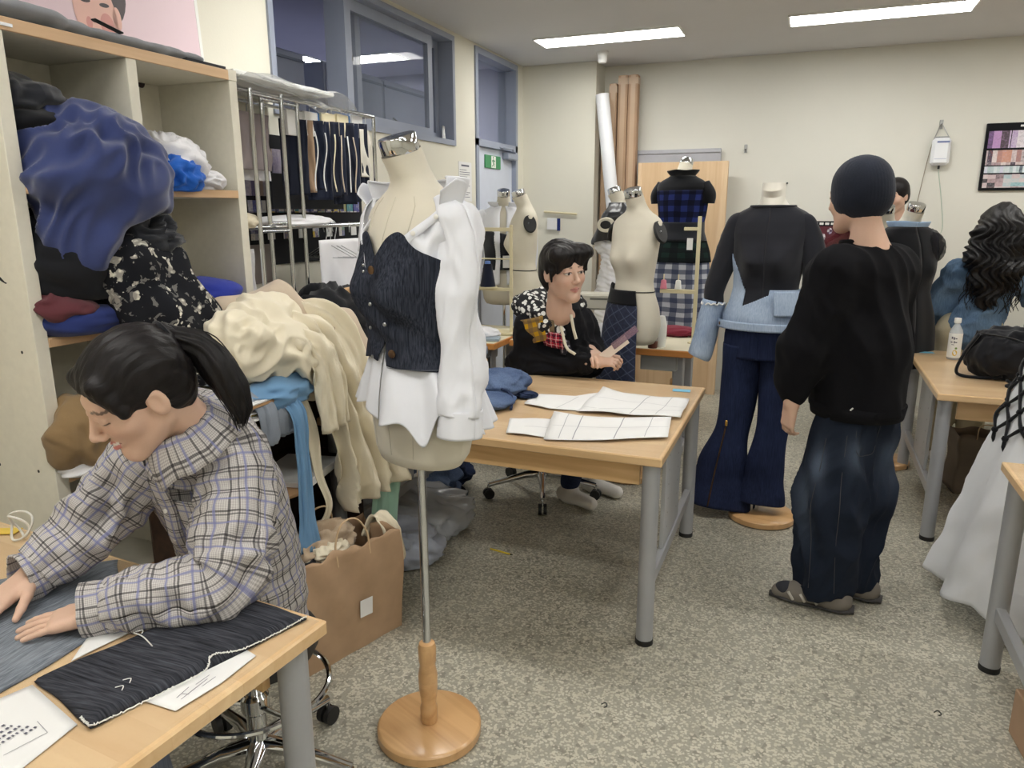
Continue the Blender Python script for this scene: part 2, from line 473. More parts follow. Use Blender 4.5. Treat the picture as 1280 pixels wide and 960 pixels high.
# left wall with a high window and the door opening
WY0, WY1, WZ0, WZ1 = 2.98, 4.92, 2.0, 2.72
DY0, DY1, DZ = 5.27, 6.12, 2.73
g = Geo()
g.b2((XL - .15, YF - .15, 0), (XL, WY0, ZC)); g.b2((XL - .15, WY0, 0), (XL, WY1, WZ0)); g.b2((XL - .15, WY0, WZ1), (XL, WY1, ZC))
g.b2((XL - .15, WY1, 0), (XL, DY0, ZC)); g.b2((XL - .15, DY0, DZ), (XL, DY1, ZC)); g.b2((XL - .15, DY1, 0), (XL, YB + .15, ZC))
struct(g.build('wall_left', M_WALL, smooth=False))
# the pier the shelves stand against
g = Geo(); g.b2((XL, YF, 0), (XL + .015, 2.93, ZC)); struct(g.build('trim_1', M_WALL, smooth=False))

def frame_box(g, y0, y1, z0, z1, x0, x1, t):
    g.b2((x0, y0, z0), (x1, y0 + t, z1)); g.b2((x0, y1 - t, z0), (x1, y1, z1))
    g.b2((x0, y0 + t, z0), (x1, y1 - t, z0 + t)); g.b2((x0, y0 + t, z1 - t), (x1, y1 - t, z1))
w1 = thing('window_1', '', '', (0, 0, 0)); del w1['label']; del w1['category']; struct(w1)
g = Geo(); frame_box(g, WY0, WY1, WZ0, WZ1, XL - .15, XL + .012, .035)
g.b2((XL - .15, 3.64, WZ0 + .03), (XL - .02, 3.70, WZ1 - .03)); g.build('window_frame', M_FRAME, w1, False)
sash = Geo(); frame_box(sash, 3.68, 4.70, WZ0 + .035, WZ1 - .035, XL - .085, XL - .05, .06); sash = sash.build('sash', M_FRAME, w1, False)
g = Geo(); g.b2((XL - .07, 3.73, WZ0 + .09), (XL - .064, 4.65, WZ1 - .09)); g.build('pane', M_PANE, sash, False)
sash2 = Geo(); frame_box(sash2, 3.86, 4.88, WZ0 + .035, WZ1 - .035, XL - .135, XL - .1, .05); sash2 = sash2.build('sash', M_FRAME, w1, False)
g = Geo(); g.b2((XL - .12, 3.90, WZ0 + .08), (XL - .114, 4.84, WZ1 - .08)); g.build('pane', M_PANE, sash2, False)
g = Geo(); g.tube([(XL - .04, 3.70, 2.33), (XL - .025, 3.70, 2.36), (XL - .03, 3.70, 2.41)], .008, 8); g.b2((XL - .05, 3.685, 2.31), (XL - .04, 3.715, 2.43)); g.build('latch', M_STEEL, w1)
g = Geo(); g.tube([(XL - .03, 4.80, WZ0 + .035), (XL - .03, 4.80, WZ0 + .10)], [.018, .012], 10); g.lathe([(.0, .13), (.014, .12), (.014, .1), (.006, .095)], (XL - .03, 4.80, WZ0)); g.build('lock_pin', M_STEEL, w1)

d1 = thing('door_1', '', '', (0, 0, 0)); del d1['label']; del d1['category']; struct(d1)
g = Geo(); frame_box(g, DY0, DY1, 0, DZ, XL - .15, XL + .012, .045); g.b2((XL - .15, DY0, 2.035), (XL + .012, DY1, 2.085)); g.build('door_frame', M_FRAME, d1, False)
lf = Geo(); lf.b2((XL - .07, DY0 + .045, .01), (XL - .025, DY1 - .045, 2.035), .004); lf = lf.build('door_leaf', M_DOOR, d1)
g = Geo(); g.b2((XL - .09, DY0 + .045, 2.085), (XL - .08, DY1 - .045, DZ - .045)); g.build('transom_pane', M_PANE, d1, False)
g = Geo(); g.b2((XL - .025, 5.86, 1.965), (XL + .035, 6.075, 2.02), .008); g.tube([(XL + .03, 5.97, 2.03), (XL + .06, 5.88, 2.045), (XL + .01, 5.72, 2.05)], .008, 6); g.build('door_closer', M_FRAME, d1)
g = Geo(); g.tube([(XL - .02, 5.38, 1.0), (XL + .035, 5.38, 1.0), (XL + .035, 5.50, 1.0)], .011, 8); g.build('door_handle', M_STEEL, d1)
g = Geo(); g.lathe([(.0, 0), (.014, 0), (.014, .05), (0, .05)], (XL - .03, 5.345, 2.0), 10); g.build('hinge', M_STEEL, d1)

# exit sign, stuck on the door
M_EXIT = plain('exit_green', (62, 140, 92), .5, var=.03); M_WHITE = plain('white_print', (235, 236, 232), .6, var=.02)
es = thing('exit_sign', 'small green running-man exit sign on the pale door', 'sign', (XL - .02, 5.645, 1.932))
g = Geo(); g.b2((-.005, -.155, -.05), (.006, .155, .05), .002); g.build('sign_plate', M_EXIT, es)
g = Geo(); g.b2((.0062, -.04, -.045), (.0072, .05, .045)); g.build('sign_field', M_WHITE, es, False)
g = Geo()
def strip(g, pts, wd, x):
    for (a, b), (c, d) in zip(pts[:-1], pts[1:]):
        L = math.hypot(c - a, d - b); nx, ny = -(d - b) / L * wd / 2, (c - a) / L * wd / 2
        g.prism([(a + nx, b + ny), (a - nx, b - ny), (c - nx, d - ny), (c + nx, d + ny)], 0, .001)
q = Geo()
strip(q, [(0, .02), (.005, -.008)], .018, 0); strip(q, [(.002, -.005), (.02, -.018), (.012, -.04)], .008, 0); strip(q, [(.004, -.006), (-.006, -.024), (-.028, -.034)], .008, 0)
strip(q, [(.0, .016), (.02, .006), (.032, .012)], .006, 0); strip(q, [(0, .016), (-.018, .012), (-.024, -.002)], .006, 0)
q.lathe([(0, 0), (.008, 0), (.008, .001), (0, .001)], (-.002, .033, 0), 12)
qv = np.concatenate(q.v); q2 = Geo(); q2.add(np.c_[qv[:, 2] + .0073, qv[:, 0], qv[:, 1]], q.f); q2.build('running_figure', M_EXIT, es, False)

# notice papers beside the door
M_PAPER = plain('white_paper', (228, 228, 227), .8, var=.02)
M_INK = plain('grey_ink', (95, 95, 110), .8)
def notice(name, label, y0, y1, z0, z1, seed):
    t_ = thing(name, label, 'paper', (XL + .001, (y0 + y1) / 2, (z0 + z1) / 2))
    wy, wz = (y1 - y0) / 2, (z1 - z0) / 2
    g = Geo(); g.b2((0, -wy, -wz), (.002, wy, wz)); g.build('sheet', M_PAPER, t_, False)
    r = random.Random(seed); g = Geo(); z = wz - .02
    g.b2((.002, -wy * .6, z - .012), (.0025, wy * .6, z)); z -= .035
    while z > -wz + .02:
        g.b2((.002, -wy * .85, z - .004), (.0025, wy * (r.uniform(.1, .85)), z)); z -= .016
    g.build('text_lines', M_INK, t_, False)
notice('notice_paper', 'white printed notice on the wall beside the pale door', 4.97, 5.19, 1.62, 1.90, 1)
notice('notice_paper', 'small blank-bottomed white notice below the printed one beside the door', 5.02, 5.16, 1.35, 1.55, 2)

# the room next door, seen through the high window and transom
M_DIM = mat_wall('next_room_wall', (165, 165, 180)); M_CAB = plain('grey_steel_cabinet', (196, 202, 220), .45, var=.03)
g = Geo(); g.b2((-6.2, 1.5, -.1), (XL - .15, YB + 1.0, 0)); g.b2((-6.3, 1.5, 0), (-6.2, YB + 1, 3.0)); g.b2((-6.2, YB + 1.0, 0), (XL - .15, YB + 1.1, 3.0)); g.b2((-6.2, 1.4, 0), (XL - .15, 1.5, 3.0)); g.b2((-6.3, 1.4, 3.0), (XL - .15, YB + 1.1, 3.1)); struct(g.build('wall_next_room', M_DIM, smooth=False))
def lamp_panel(label, x0, x1, y0, y1, z, strength, group):
    t_ = thing('ceiling_light', label, 'ceiling light', ((x0 + x1) / 2, (y0 + y1) / 2, z), group=group)
    wx, wy = (x1 - x0) / 2, (y1 - y0) / 2
    g = Geo()
    for a in (((-wx - .012, -wy - .012), (wx + .012, -wy)), ((-wx - .012, wy), (wx + .012, wy + .012)), ((-wx - .012, -wy), (-wx, wy)), ((wx, -wy), (wx + .012, wy))):
        g.b2((*a[0], -.012), (*a[1], 0))
    g.build('frame', MATS['lamp_white'], t_, False)
    g = Geo(); g.b2((-wx, -wy, -.010), (wx, wy, -.002)); g.build('diffuser', MATS['lamp_on%g' % strength], t_, False)
MATS['lamp_white'] = plain('lamp_white', (238, 238, 236), .5, var=.02)
MATS['lamp_on%g' % LAMP_POWER] = emit('lamp_diffuser', (255, 253, 248), LAMP_POWER)
MATS['lamp_on4'] = emit('next_room_diffuser', (245, 248, 255), 30.0)
lamp_panel('lit ceiling panel in the ceiling beside the column', -1.955, -.933, 5.33, 5.60, ZC, LAMP_POWER, None)
lamp_panel('longer lit ceiling panel above the black denim-trimmed top', -.234, .80, 5.33, 5.60, ZC, LAMP_POWER, None)
for yy in (3.0, .55, -1.8):
    for xx in (-1.45, .28, 2.0):
        lamp_panel('lit ceiling panel %s, %s' % ({3.0: 'above the patterned worktable row', .55: 'above the checked shirt worktable row', -1.8: 'near the front wall'}[yy], {-1.45: 'on the window side', .28: 'over the middle aisle', 2.0: 'on the wall side opposite the window'}[xx]), xx - .51, xx + .51, yy - .135, yy + .135, ZC, LAMP_POWER, 'ceiling panels over the worktables')
lamp_panel('lit ceiling panel by the right wall', 1.52, 2.54, 5.33, 5.60, ZC, LAMP_POWER, None)
# smoke detector / sensor on the ceiling
sd = thing('ceiling_sensor', 'small white cylinder sensor hanging under the ceiling by the column', 'sensor', (-1.61, 5.93, ZC))
g = Geo(); g.lathe([(.0, -.085), (.028, -.085), (.034, -.075), (.036, -.03), (.045, -.012), (.045, 0), (0, 0)], (0, 0, 0), 20); g.build('housing', MATS['lamp_white'], sd)
# ------------------------------------------------------------------ cloth helpers
def sabs(x, e=.06): return np.sqrt(x * x + e * e) - e
def blob_geo(r, seed, amp=.16, f=1.1, nu=72, nv=44, flat=.75, power=1.0):
    r = np.array(r, float); n1 = make_noise(seed, 6, f); n2 = make_noise(seed + 50, 6, f * 1.9); w1, w2, w3 = (make_noise(seed + i, 5, f * .8) for i in (11, 12, 13))
    g = Geo()
    def fn(u, v):
        th = u * 2 * PI; ph = v * PI
        d = np.stack([np.sin(ph) * np.cos(th), np.sin(ph) * np.sin(th), np.cos(ph)], 1)
        d = np.sign(d) * np.abs(d) ** power
        q = d + .35 * np.stack([w1(d), w2(d), w3(d)], 1)
        k = 1 + amp * (.8 - 2.0 * sabs(n1(q), .16)) + amp * .32 * (.4 - 1.6 * sabs(n2(q), .16))
        p = d * k[:, None] * r
        p[:, 2] = np.where(p[:, 2] < -flat * r[2], -flat * r[2] + (p[:, 2] + flat * r[2]) * .12, p[:, 2])
        return p
    g.grid(fn, nu, nv, (2 * PI * r[0], PI * r[2])); return g
def heap(name, label, cat, c, r, mat, seed, amp=.16, f=1.1, rz=0, tilt=(0, 0), flat=.75, parent=None, group=None, **kw):
    o = blob_geo(r, seed, amp, f, flat=flat, **kw).build(name, mat, parent, True)
    o.location = c; o.rotation_euler = (tilt[0], tilt[1], rz)
    if parent is None: tag(o, label, cat, group)
    return o
def hang_geo(p0, p1, drop, folds=4, amp=.02, seed=0, nu=48, nv=30, taper=1.0, nrm=None, crease=.0, skew=(0, 0, 0)):
    p0 = np.array(p0, float); p1 = np.array(p1, float); d = p1 - p0
    n = np.cross(d, (0, 0, 1.0)) if nrm is None else np.array(nrm, float); n = n / np.linalg.norm(n)
    nz = make_noise(seed, 6, 2.0); g = Geo(); r = np.random.default_rng(seed); ph = r.uniform(0, 6)
    W = float(np.linalg.norm(d))
    def fn(u, v):
        q = np.stack([u * 2, v * 1.2, np.zeros_like(u)], 1); wob = nz(q)
        uu = .5 + (u - .5) * (1 + (taper - 1) * v)
        off = amp * np.sin(2 * PI * folds * u + ph + 1.2 * wob) * (.25 + .75 * v) + amp * .8 * wob
        L = drop * (1 + .05 * nz(np.stack([u * 3, u * 0, u * 0], 1)) * crease)
        return p0 + uu[:, None] * d + off[:, None] * n - np.outer(v * L, (0, 0, 1)) + np.outer(v, skew)
    g.grid(fn, nu, nv, (W, drop)); return g
def over_geo(path, widths, side, folds=5, amp=.02, seed=0, nu=50, nv=60, fold_grow=1.0, thick=0):
    P, (W, A) = spline(path, nv, [np.broadcast_to(widths, (len(path),)), np.broadcast_to(amp, (len(path),))])
    T = np.gradient(P, axis=0); T /= np.linalg.norm(T, axis=1)[:, None]
    s_ = np.array(side, float); S = s_ - (T @ s_)[:, None] * T; S /= np.linalg.norm(S, axis=1)[:, None]; Nn = np.cross(T, S)
    nz = make_noise(seed, 6, 1.6); r = np.random.default_rng(seed); ph = r.uniform(0, 6); g = Geo()
    def fn(u, v):
        i = np.clip((v * (nv - 1)).round().astype(int), 0, nv - 1)
        q = np.stack([u * 1.8, v * .7, u * 0], 1); wob = nz(q); wob2 = nz(q * 2.3 + 5)
        off = A[i] * (np.sin(2 * PI * folds * u + ph + 1.7 * wob) * .75 - 1.2 * sabs(wob2) + .4)
        wd = W[i] * (1 + .12 * nz(q * .9 + 9))
        return P[i] + ((u - .5) * wd)[:, None] * S[i] + off[:, None] * Nn[i]
    g.grid(fn, nu, nv, (float(np.mean(widths)), 1.0)); return g

# ------------------------------------------------------------------ cabinets of the next room
for i, (ya, yb_) in enumerate(((3.55, 4.33), (4.56, 5.30), (5.32, 6.0))):
    lab = ['pale grey steel cabinet in the next room, in the open half of the window', 'pale grey steel cabinet in the next room behind the window mullion', 'pale grey steel cabinet in the next room behind the closed sash'][i]
    t_ = thing('steel_cabinet', lab, 'cabinet', (-3.42, (ya + yb_) / 2, 0), group='steel cabinets in the next room')
    hw = (yb_ - ya) / 2
    g = Geo(); g.b2((-.25, -hw, 0), (.2, hw, 2.56), .006); g.build('body', M_CAB, t_)
    dr = Geo(); dr.b2((.2, -hw + .01, 2.0), (.216, hw - .01, 2.545), .004); dr = dr.build('door', M_CAB, t_)
    g = Geo(); g.b2((.216, -hw + .01, 2.50), (.23, hw - .01, 2.515)); g.build('label_rail', M_FRAME, dr, False)
    g = Geo(); g.tube([(.22, -hw + .12, 2.12), (.25, -hw + .12, 2.14), (.25, -hw + .12, 2.26), (.22, -hw + .12, 2.28)], .008, 8); g.build('handle', M_STEEL, dr)
lamp_panel('lit ceiling lamp in the next room beyond the steel cabinets', -4.33, -3.8, 6.45, 6.75, 3.0, 4, 'lamps of the next room')
lamp_panel('lit ceiling lamp in the next room beyond the steel cabinets', -5.5, -4.62, 6.25, 6.65, 3.0, 4, 'lamps of the next room')

# ------------------------------------------------------------------ tall cream shelving
M_LAM = plain('cream_laminate', (222, 218, 203), .5, var=.03, scale=40)
M_TRIM = wood('beech_trim', (214, 180, 142), (196, 160, 122), 1, .45, .8)
M_DARKIN = plain('brown_back_board', (70, 55, 44), .6)  # plain dark brown of the low shelf's back panel
SX0, SX1 = -2.345, -2.0
sh = thing('shelving_unit', 'tall cream open shelving unit with beech edged shelves stuffed with cloth', 'shelf', (0, 0, 0))
PT = .036
def part(name, lo, hi, mat, parent, bev=.0015):
    g = Geo(); g.b2(lo, hi, bev); return g.build(name, mat, parent)
part('side_panel', (SX0, 2.25, 0), (SX1, 2.29, 2.012), M_LAM, sh)
part('side_panel', (SX0, 1.39, 0), (SX1, 1.43, 2.012), M_LAM, sh)
part('divider', (SX0, 1.81, 0), (SX1, 1.848, 2.012), M_LAM, sh)
part('side_panel', (SX0, .55, 0), (SX1, .59, 2.012), M_LAM, sh)
part('back_panel', (SX0, .59, 0), (SX0 + .008, 2.25, 2.012), M_LAM, sh)
top = part('top_board', (SX0, .55, 2.012), (SX1 - .004, 2.245, 2.046), M_LAM, sh)
part('edge_trim', (SX1 - .004, .55, 2.012), (SX1 + .004, 2.247, 2.046), M_TRIM, top)
part('side_panel', (SX0, 2.245, 2.012), (SX1 + .002, 2.29, 2.05), M_LAM, sh)
for z0 in (1.598, 1.17, .76, .35):
    for ya, yb_ in ((1.43, 1.81), (1.848, 2.25)):
        s_ = part('shelf_board', (SX0 + .008, ya, z0), (SX1 - .006, yb_, z0 + .028), M_LAM, sh)
        part('edge_trim', (SX1 - .006, ya, z0), (SX1 + .001, yb_, z0 + .028), M_TRIM, s_)
part('shelf_board', (SX0 + .008, .59, .35), (SX1 - .006, 1.39, .378), M_LAM, sh)
g = Geo()
for y, z in ((1.4, 1.155), (1.4, .74)): g.lathe([(0, 0), (.0045, 0), (.0045, .002), (0, .002)], (0, 0, 0), 10)
gg = Geo()
for x, z in ((-2.06, 1.16), (-2.07, .80), (-2.24, .80), (-2.2, 1.16)):
    a = np.linspace(0, 2 * PI, 12, endpoint=False); gg.add(np.c_[x + .005 * np.cos(a), np.full(12, 1.3895), z + .005 * np.sin(a)], [tuple(range(12))])
gg.build('peg_holes', M_BLACK, sh, False)
# stapler-like black clip on the top edge
g = Geo(); g.b2((SX1 + .004, 1.40, 2.022), (SX1 + .007, 1.455, 2.030)); tag(g.build('label_holder', M_STEEL), 'thin metal label holder on the beech top edge of the shelving', 'label holder')

# poster of a model, leaning on the wall above the shelving
def mat_poster():
    t = NT('pink_poster_print'); v = t.co('UV'); n = t.noise(v, 2.0, 3)
    return t.fin(t.ramp(n, [(.3, (222, 196, 206)), (.7, (232, 210, 218))]), .5)
po = thing('poster', 'pink poster with a printed portrait of a dark haired model above the shelving', 'poster', (-2.34, 0, 2.048)); po.rotation_euler = (0, math.radians(-3), 0)
g = Geo(); g.b2((-.006, .6, 0), (.002, 2.49, .62)); g.build('sheet', mat_poster(), po, False)
g = Geo(); g.b2((-.004, 2.49, 0), (.003, 2.505, .62)); g.build('white_edge', M_WHITE, po, False)
def flat_poly(g, pts, x, cy, cz, s=1.0):
    pts = np.array(pts, float) * s; g.add(np.c_[np.full(len(pts), x), pts[:, 0] + cy, pts[:, 1] + cz], [tuple(range(len(pts)))])
def oval(cy, cz, ry, rz_, n=28, rot=0.0):
    a = np.linspace(0, 2 * PI, n, endpoint=False); y, z = ry * np.cos(a), rz_ * np.sin(a)
    return np.c_[cy + y * math.cos(rot) - z * math.sin(rot), cz + y * math.sin(rot) + z * math.cos(rot)]
M_PSKIN = plain('printed_skin', (224, 178, 164), .5, var=.03); M_PHAIR = plain('printed_hair', (52, 34, 38), .5); M_PLIP = plain('printed_lips', (186, 84, 96), .5); M_PSH = plain('printed_blush', (206, 142, 134), .5)
pc = (2.03, .165)
g = Geo(); flat_poly(g, oval(.02, .09, .105, .13), .0030, *pc); flat_poly(g, oval(.098, -.13, .04, .10, rot=.5), .0030, *pc); g.build('printed_hair', M_PHAIR, po, False)
g = Geo(); flat_poly(g, oval(-.01, .0, .085, .135, rot=.15), .0034, *pc); flat_poly(g, oval(.075, -.0, .018, .04), .0034, *pc); flat_poly(g, [(.0, -.09), (.075, -.05), (.085, -.20), (-.02, -.2)], .0034, *pc); g.build('printed_face', M_PSKIN, po, False)
g = Geo(); flat_poly(g, oval(.03, -.03, .028, .04), .0038, *pc); flat_poly(g, oval(-.042, -.035, .012, .02), .0038, *pc); g.build('printed_blush', M_PSH, po, False)
g = Geo()
for sx in (-.046, .028): flat_poly(g, oval(sx, .035, .02, .007, rot=.1), .0042, *pc); flat_poly(g, oval(sx, .066, .024, .005, rot=.15), .0042, *pc)
flat_poly(g, oval(-.022, -.026, .010, .004), .0042, *pc); g.build('printed_eyes', M_PHAIR, po, False)
g = Geo(); flat_poly(g, oval(-.018, -.065, .022, .009), .0042, *pc); g.build('printed_lips', M_PLIP, po, False)

# grey jersey folded along the top board
M_GREY = fabric('grey_jersey', (142, 144, 150)); M_NAVY = fabric('navy_fleece', (54, 64, 108), var=.2, sheen=.4); M_BLK = fabric('black_cloth', (26, 27, 31)); M_BLK2 = fabric('charcoal_cloth', (38, 40, 46), sheen=.3)
nzf = make_noise(3, 6, 1.2)
def fold_roll(name, label, pts, ry, rz_, mat, seed, cat='fabric', amp=.012, seg=18, n=60, group=None, up=(0, 0, 1)):
    nz = make_noise(seed, 6, 9.0); g = Geo()
    P, _ = spline(pts, n)
    def disp(th, t, L): return amp * nz(np.stack([np.cos(th) * .04, np.sin(th) * .04, np.full_like(th, L)], 1)) - amp * sabs(nz(np.stack([np.cos(th) * .05, np.sin(th) * .05, np.full_like(th, L * .8 + 3)], 1)))
    g.tube(P, np.interp(np.linspace(0, 1, n), np.linspace(0, 1, len(ry)), ry) if hasattr(rz_, '__len__') else ry, seg, np.interp(np.linspace(0, 1, n), np.linspace(0, 1, len(rz_)), rz_) if hasattr(rz_, '__len__') else rz_, disp, up=up)
    return tag(g.build(name, mat, None, True), label, cat, group)
gj = fold_roll('folded_fabric', 'grey jersey fabric laid along the top of the shelving under the poster', [(-2.12, 1.0, 2.07), (-2.1, 1.53, 2.080), (-2.1, 1.66, 2.070), (-2.1, 1.95, 2.068), (-2.09, 2.15, 2.066)], [.024, .034, .024, .022, .02], [.10, .11, .1, .09, .08], M_GREY, 4, amp=.006)
g = Geo(); g.box((-2.02, 1.775, 2.094), (.02, .10, .005), 0, .002, R=np.array(Matrix.Rotation(-.2, 3, 'X'))); g.build('dark_strip', M_BLK, None, False); bpy.data.objects['dark_strip']; tag(bpy.data.objects['dark_strip'], 'narrow black strip lying on the grey jersey under the poster', 'strip')
g = Geo(); g.prism([(-2.14, 2.1), (-2.0, 2.06), (-2.0, 2.24), (-2.15, 2.24)], 2.0462, 2.056); tag(g.build('dark_lining', M_BLK2, None, False), 'dark lining flap under the end of the grey jersey', 'fabric')

# cloths stuffed into the bays
heap('folded_cloth', 'black cushion-like folded cloth at the top of the first bay', 'fabric', (-2.17, 1.52, 1.86), (.17, .14, .07), M_BLK2, 21, .1, .7, flat=.7)
heap('folded_cloth', 'black folded cloth under the black cushion-like one', 'fabric', (-2.16, 1.54, 1.80), (.17, .16, .05), M_BLK, 24, .1, .7)
def navy_bundle():
    n1 = make_noise(71, 6, 2.3); n2 = make_noise(72, 6, 4.5); w1 = make_noise(73, 5, 2.0)
    body = union([el((-2.1, 1.615, 1.72), (.22, .175, .135)), el((-1.99, 1.63, 1.67), (.15, .17, .14)), el((-1.96, 1.72, 1.66), (.11, .1, .12)), el((-1.97, 1.58, 1.55), (.08, .13, .14)), rc((-1.95, 1.53, 1.6), (-1.96, 1.57, 1.43), .075, .05), rc((-1.95, 1.70, 1.58), (-1.95, 1.82, 1.615), .075, .04)], .07)
    def disp(V):
        q = V + .05 * np.stack([w1(V), w1(V + 3), w1(V + 7)], 1)
        q = q @ np.array([[1.6, .4, 0], [-.3, 1.5, .9], [0, -1.1, 1.6]])
        return -.060 * sabs(n1(q), .05) - .030 * sabs(n2(q), .06) + .03
    o = sdf_obj('cloth_bundle', body, (-2.36, 1.38, 1.3), (-1.75, 1.95, 1.95), .008, M_NAVY, None, 2, None, disp)
    tag(o, 'big rounded bundle of navy blue cloth bulging out of the first bay', 'fabric')
navy_bundle()
M_WCLOTH = fabric('white_cotton', (226, 226, 230), var=.05); M_BLUE = fabric('bright_blue_cloth', (40, 98, 190)); M_COBALT = fabric('cobalt_cloth', (44, 58, 150)); M_MAROON = fabric('maroon_cloth', (92, 50, 56)); M_DBLUE = fabric('dark_blue_cloth', (42, 54, 108))
M_CREAM = fabric('cream_muslin', (228, 219, 196), var=.05, sheen=.2); M_BEIGE = fabric('beige_muslin', (196, 180, 160), var=.06); M_LBLUE = fabric('light_blue_jersey', (112, 152, 190), var=.08); M_MINT = fabric('mint_chiffon', (178, 218, 200), var=.05); M_KHAKI = fabric('khaki_cloth', (140, 116, 84))
heap('white_cloth', 'crumpled white cotton cloth in the upper second bay', 'fabric', (-2.13, 2.03, 1.70), (.14, .13, .105), M_WCLOTH, 31, .22, 1.0)
heap('white_cloth', 'small tip of white cotton beside the crumpled white cloth', 'fabric', (-2.06, 2.13, 1.655), (.08, .07, .04), M_WCLOTH, 36, .2, .9)
heap('blue_cloth', 'bright blue crumpled cloth in front of the white cotton', 'fabric', (-2.02, 1.97, 1.665), (.07, .09, .062), M_BLUE, 33, .3, .8)
heap('black_cloth', 'black cloth heap behind the floral fabric in the first bay', 'fabric', (-2.12, 1.60, 1.39), (.2, .19, .16), M_BLK, 41, .16, .9)
heap('black_cloth', 'black cloth bulging beside the divider above the floral fabric', 'fabric', (-1.985, 1.76, 1.47), (.12, .12, .085), M_BLK2, 43, .22, .9)
heap('maroon_cloth', 'maroon cloth corner sticking out under the black heap', 'fabric', (-2.03, 1.50, 1.285), (.10, .09, .05), M_MAROON, 45, .2, .7, tilt=(0, .35), rz=.3)
heap('dark_blue_cloth', 'dark blue folded cloth at the bottom of the first bay', 'fabric', (-2.08, 1.56, 1.235), (.16, .14, .05), M_DBLUE, 47, .06, .6, power=.7)
heap('cobalt_cloth', 'smooth cobalt blue folded cloth in the lower second bay', 'fabric', (-2.06, 2.09, 1.255), (.13, .15, .062), M_COBALT, 48, .05, .6)
heap('off_white_cloth', 'off-white cloth behind the cobalt folded cloth', 'fabric', (-2.17, 1.99, 1.262), (.1, .12, .055), M_CREAM, 49, .1, .8)
def mat_floral():
    t = NT('floral_cotton'); v = t.co('Object'); nn = t.n('TexNoise', {'Vector': v, 'Scale': 26.0, 'Detail': 2.0}).outputs[1]
    vv = t.n('VectorMath', {0: v, 1: t.n('VectorMath', {0: nn, 'Scale': .05}, operation='SCALE').outputs[0]}, operation='ADD').outputs[0]
    vo = t.n('TexVoronoi', {'Vector': vv, 'Scale': 19.0, 'Randomness': .9}); vo2 = t.n('TexVoronoi', {'Vector': vv, 'Scale': 55.0})
    fl = t.math('LESS_THAN', t.math('ADD', vo.outputs['Distance'], t.math('MULTIPLY', vo2.outputs['Distance'], .35)), .50)
    pet = t.ramp(vo2.outputs['Distance'], [(.1, (222, 218, 204)), (.45, (150, 146, 138))])
    sc = t.math('GREATER_THAN', t.noise(vv, 40, 3), .60)
    c = t.mix(t.math('MULTIPLY', sc, .45), lin((26, 27, 32)), lin((150, 148, 144))); c = t.mix(fl, c, pet)
    m = t.fin(c, .9); t.b.inputs['Specular IOR Level'].default_value = .15; return m
M_FLOR = mat_floral()
def floral():
    n1 = make_noise(81, 6, 3.2); n2 = make_noise(82, 6, 6.0)
    body = union([el((-1.95, 1.66, 1.40), (.10, .1, .09)), el((-1.93, 1.78, 1.40), (.075, .085, .07)), rc((-1.93, 1.66, 1.36), (-1.86, 1.70, 1.19), .09, .08), rc((-1.92, 1.76, 1.36), (-1.84, 1.84, 1.2), .085, .075), rc((-1.85, 1.70, 1.22), (-1.80, 1.76, 1.06), .08, .06)], .05)
    def disp(V):
        q = V * np.array([1, 1.5, .6]); return -.035 * sabs(n1(q), .06) - .012 * sabs(n2(q), .06) + .012
    tag(sdf_obj('floral_fabric', body, (-2.12, 1.48, .95), (-1.68, 2.0, 1.53), .008, M_FLOR, None, 2, None, disp), 'black fabric with white flower print spilling from the first bay', 'fabric')
floral()

# ------------------------------------------------------------------ dark low shelf in front, with the muslin heap
M_BROWN = wood('dark_brown_board', (70, 50, 38), (44, 31, 25), 1, .5)
ds = thing('low_shelf', 'low dark brown shelf heaped with muslin in front of the shelving', 'shelf', (0, 0, 0))
LX0, LX1, LY0, LY1 = -1.96, -1.66, 1.66, 2.46
for z0 in (.88, .56, .24): part('shelf_board', (LX0, LY0 + .02, z0), (LX1, LY1 - .02, z0 + .022), M_BROWN, ds)
for y in (LY0, LY1 - .02): part('side_panel', (LX0, y, 0), (LX1, y + .02, .902), M_BROWN, ds)
part('back_panel', (LX0 - .008, LY0, .02), (LX0, LY1, .902), M_DARKIN, ds)
part('base_board', (LX0, LY0 + .02, .03), (LX1, LY1 - .02, .05), M_BROWN, ds)

def muslin():
    n1 = make_noise(91, 7, 4.4); n2 = make_noise(92, 7, 8.5); w1 = make_noise(93, 6, 3)
    body = union([el((-1.72, 1.93, 1.10), (.13, .15, .115)), el((-1.70, 1.84, 1.13), (.10, .09, .09)), el((-1.78, 2.06, 1.16), (.12, .16, .10)), el((-1.64, 2.05, 1.06), (.10, .12, .09)), el((-1.63, 2.14, .99), (.08, .09, .09))], .06)
    def disp(V):
        q = V + .045 * np.stack([w1(V), w1(V + 4), w1(V + 8)], 1); return -.055 * sabs(n1(q), .05) - .024 * sabs(n2(q), .06) + .024
    tag(sdf_obj('muslin_heap', body, (-2.0, 1.65, .85), (-1.45, 2.35, 1.35), .007, M_CREAM, None, 1, None, disp), 'crumpled heap of cream muslin piled on the low dark shelf', 'fabric')
muslin()
def beige():
    n1 = make_noise(95, 7, 3.0)
    body = union([rc((-1.88, 2.0, 1.2), (-1.80, 2.2, 1.20), .08, .09), rc((-1.8, 2.2, 1.19), (-1.68, 2.36, 1.08), .09, .10), rc((-1.68, 2.36, 1.08), (-1.62, 2.40, .98), .09, .07)], .05)
    tag(sdf_obj('beige_fabric', body, (-2.0, 1.88, .85), (-1.48, 2.53, 1.34), .008, M_BEIGE, None, 2, None, lambda V: -.03 * sabs(n1(V * np.array([1, 1, .8]))) + .01), 'beige fabric roll draped behind the cream muslin heap', 'fabric')
beige()
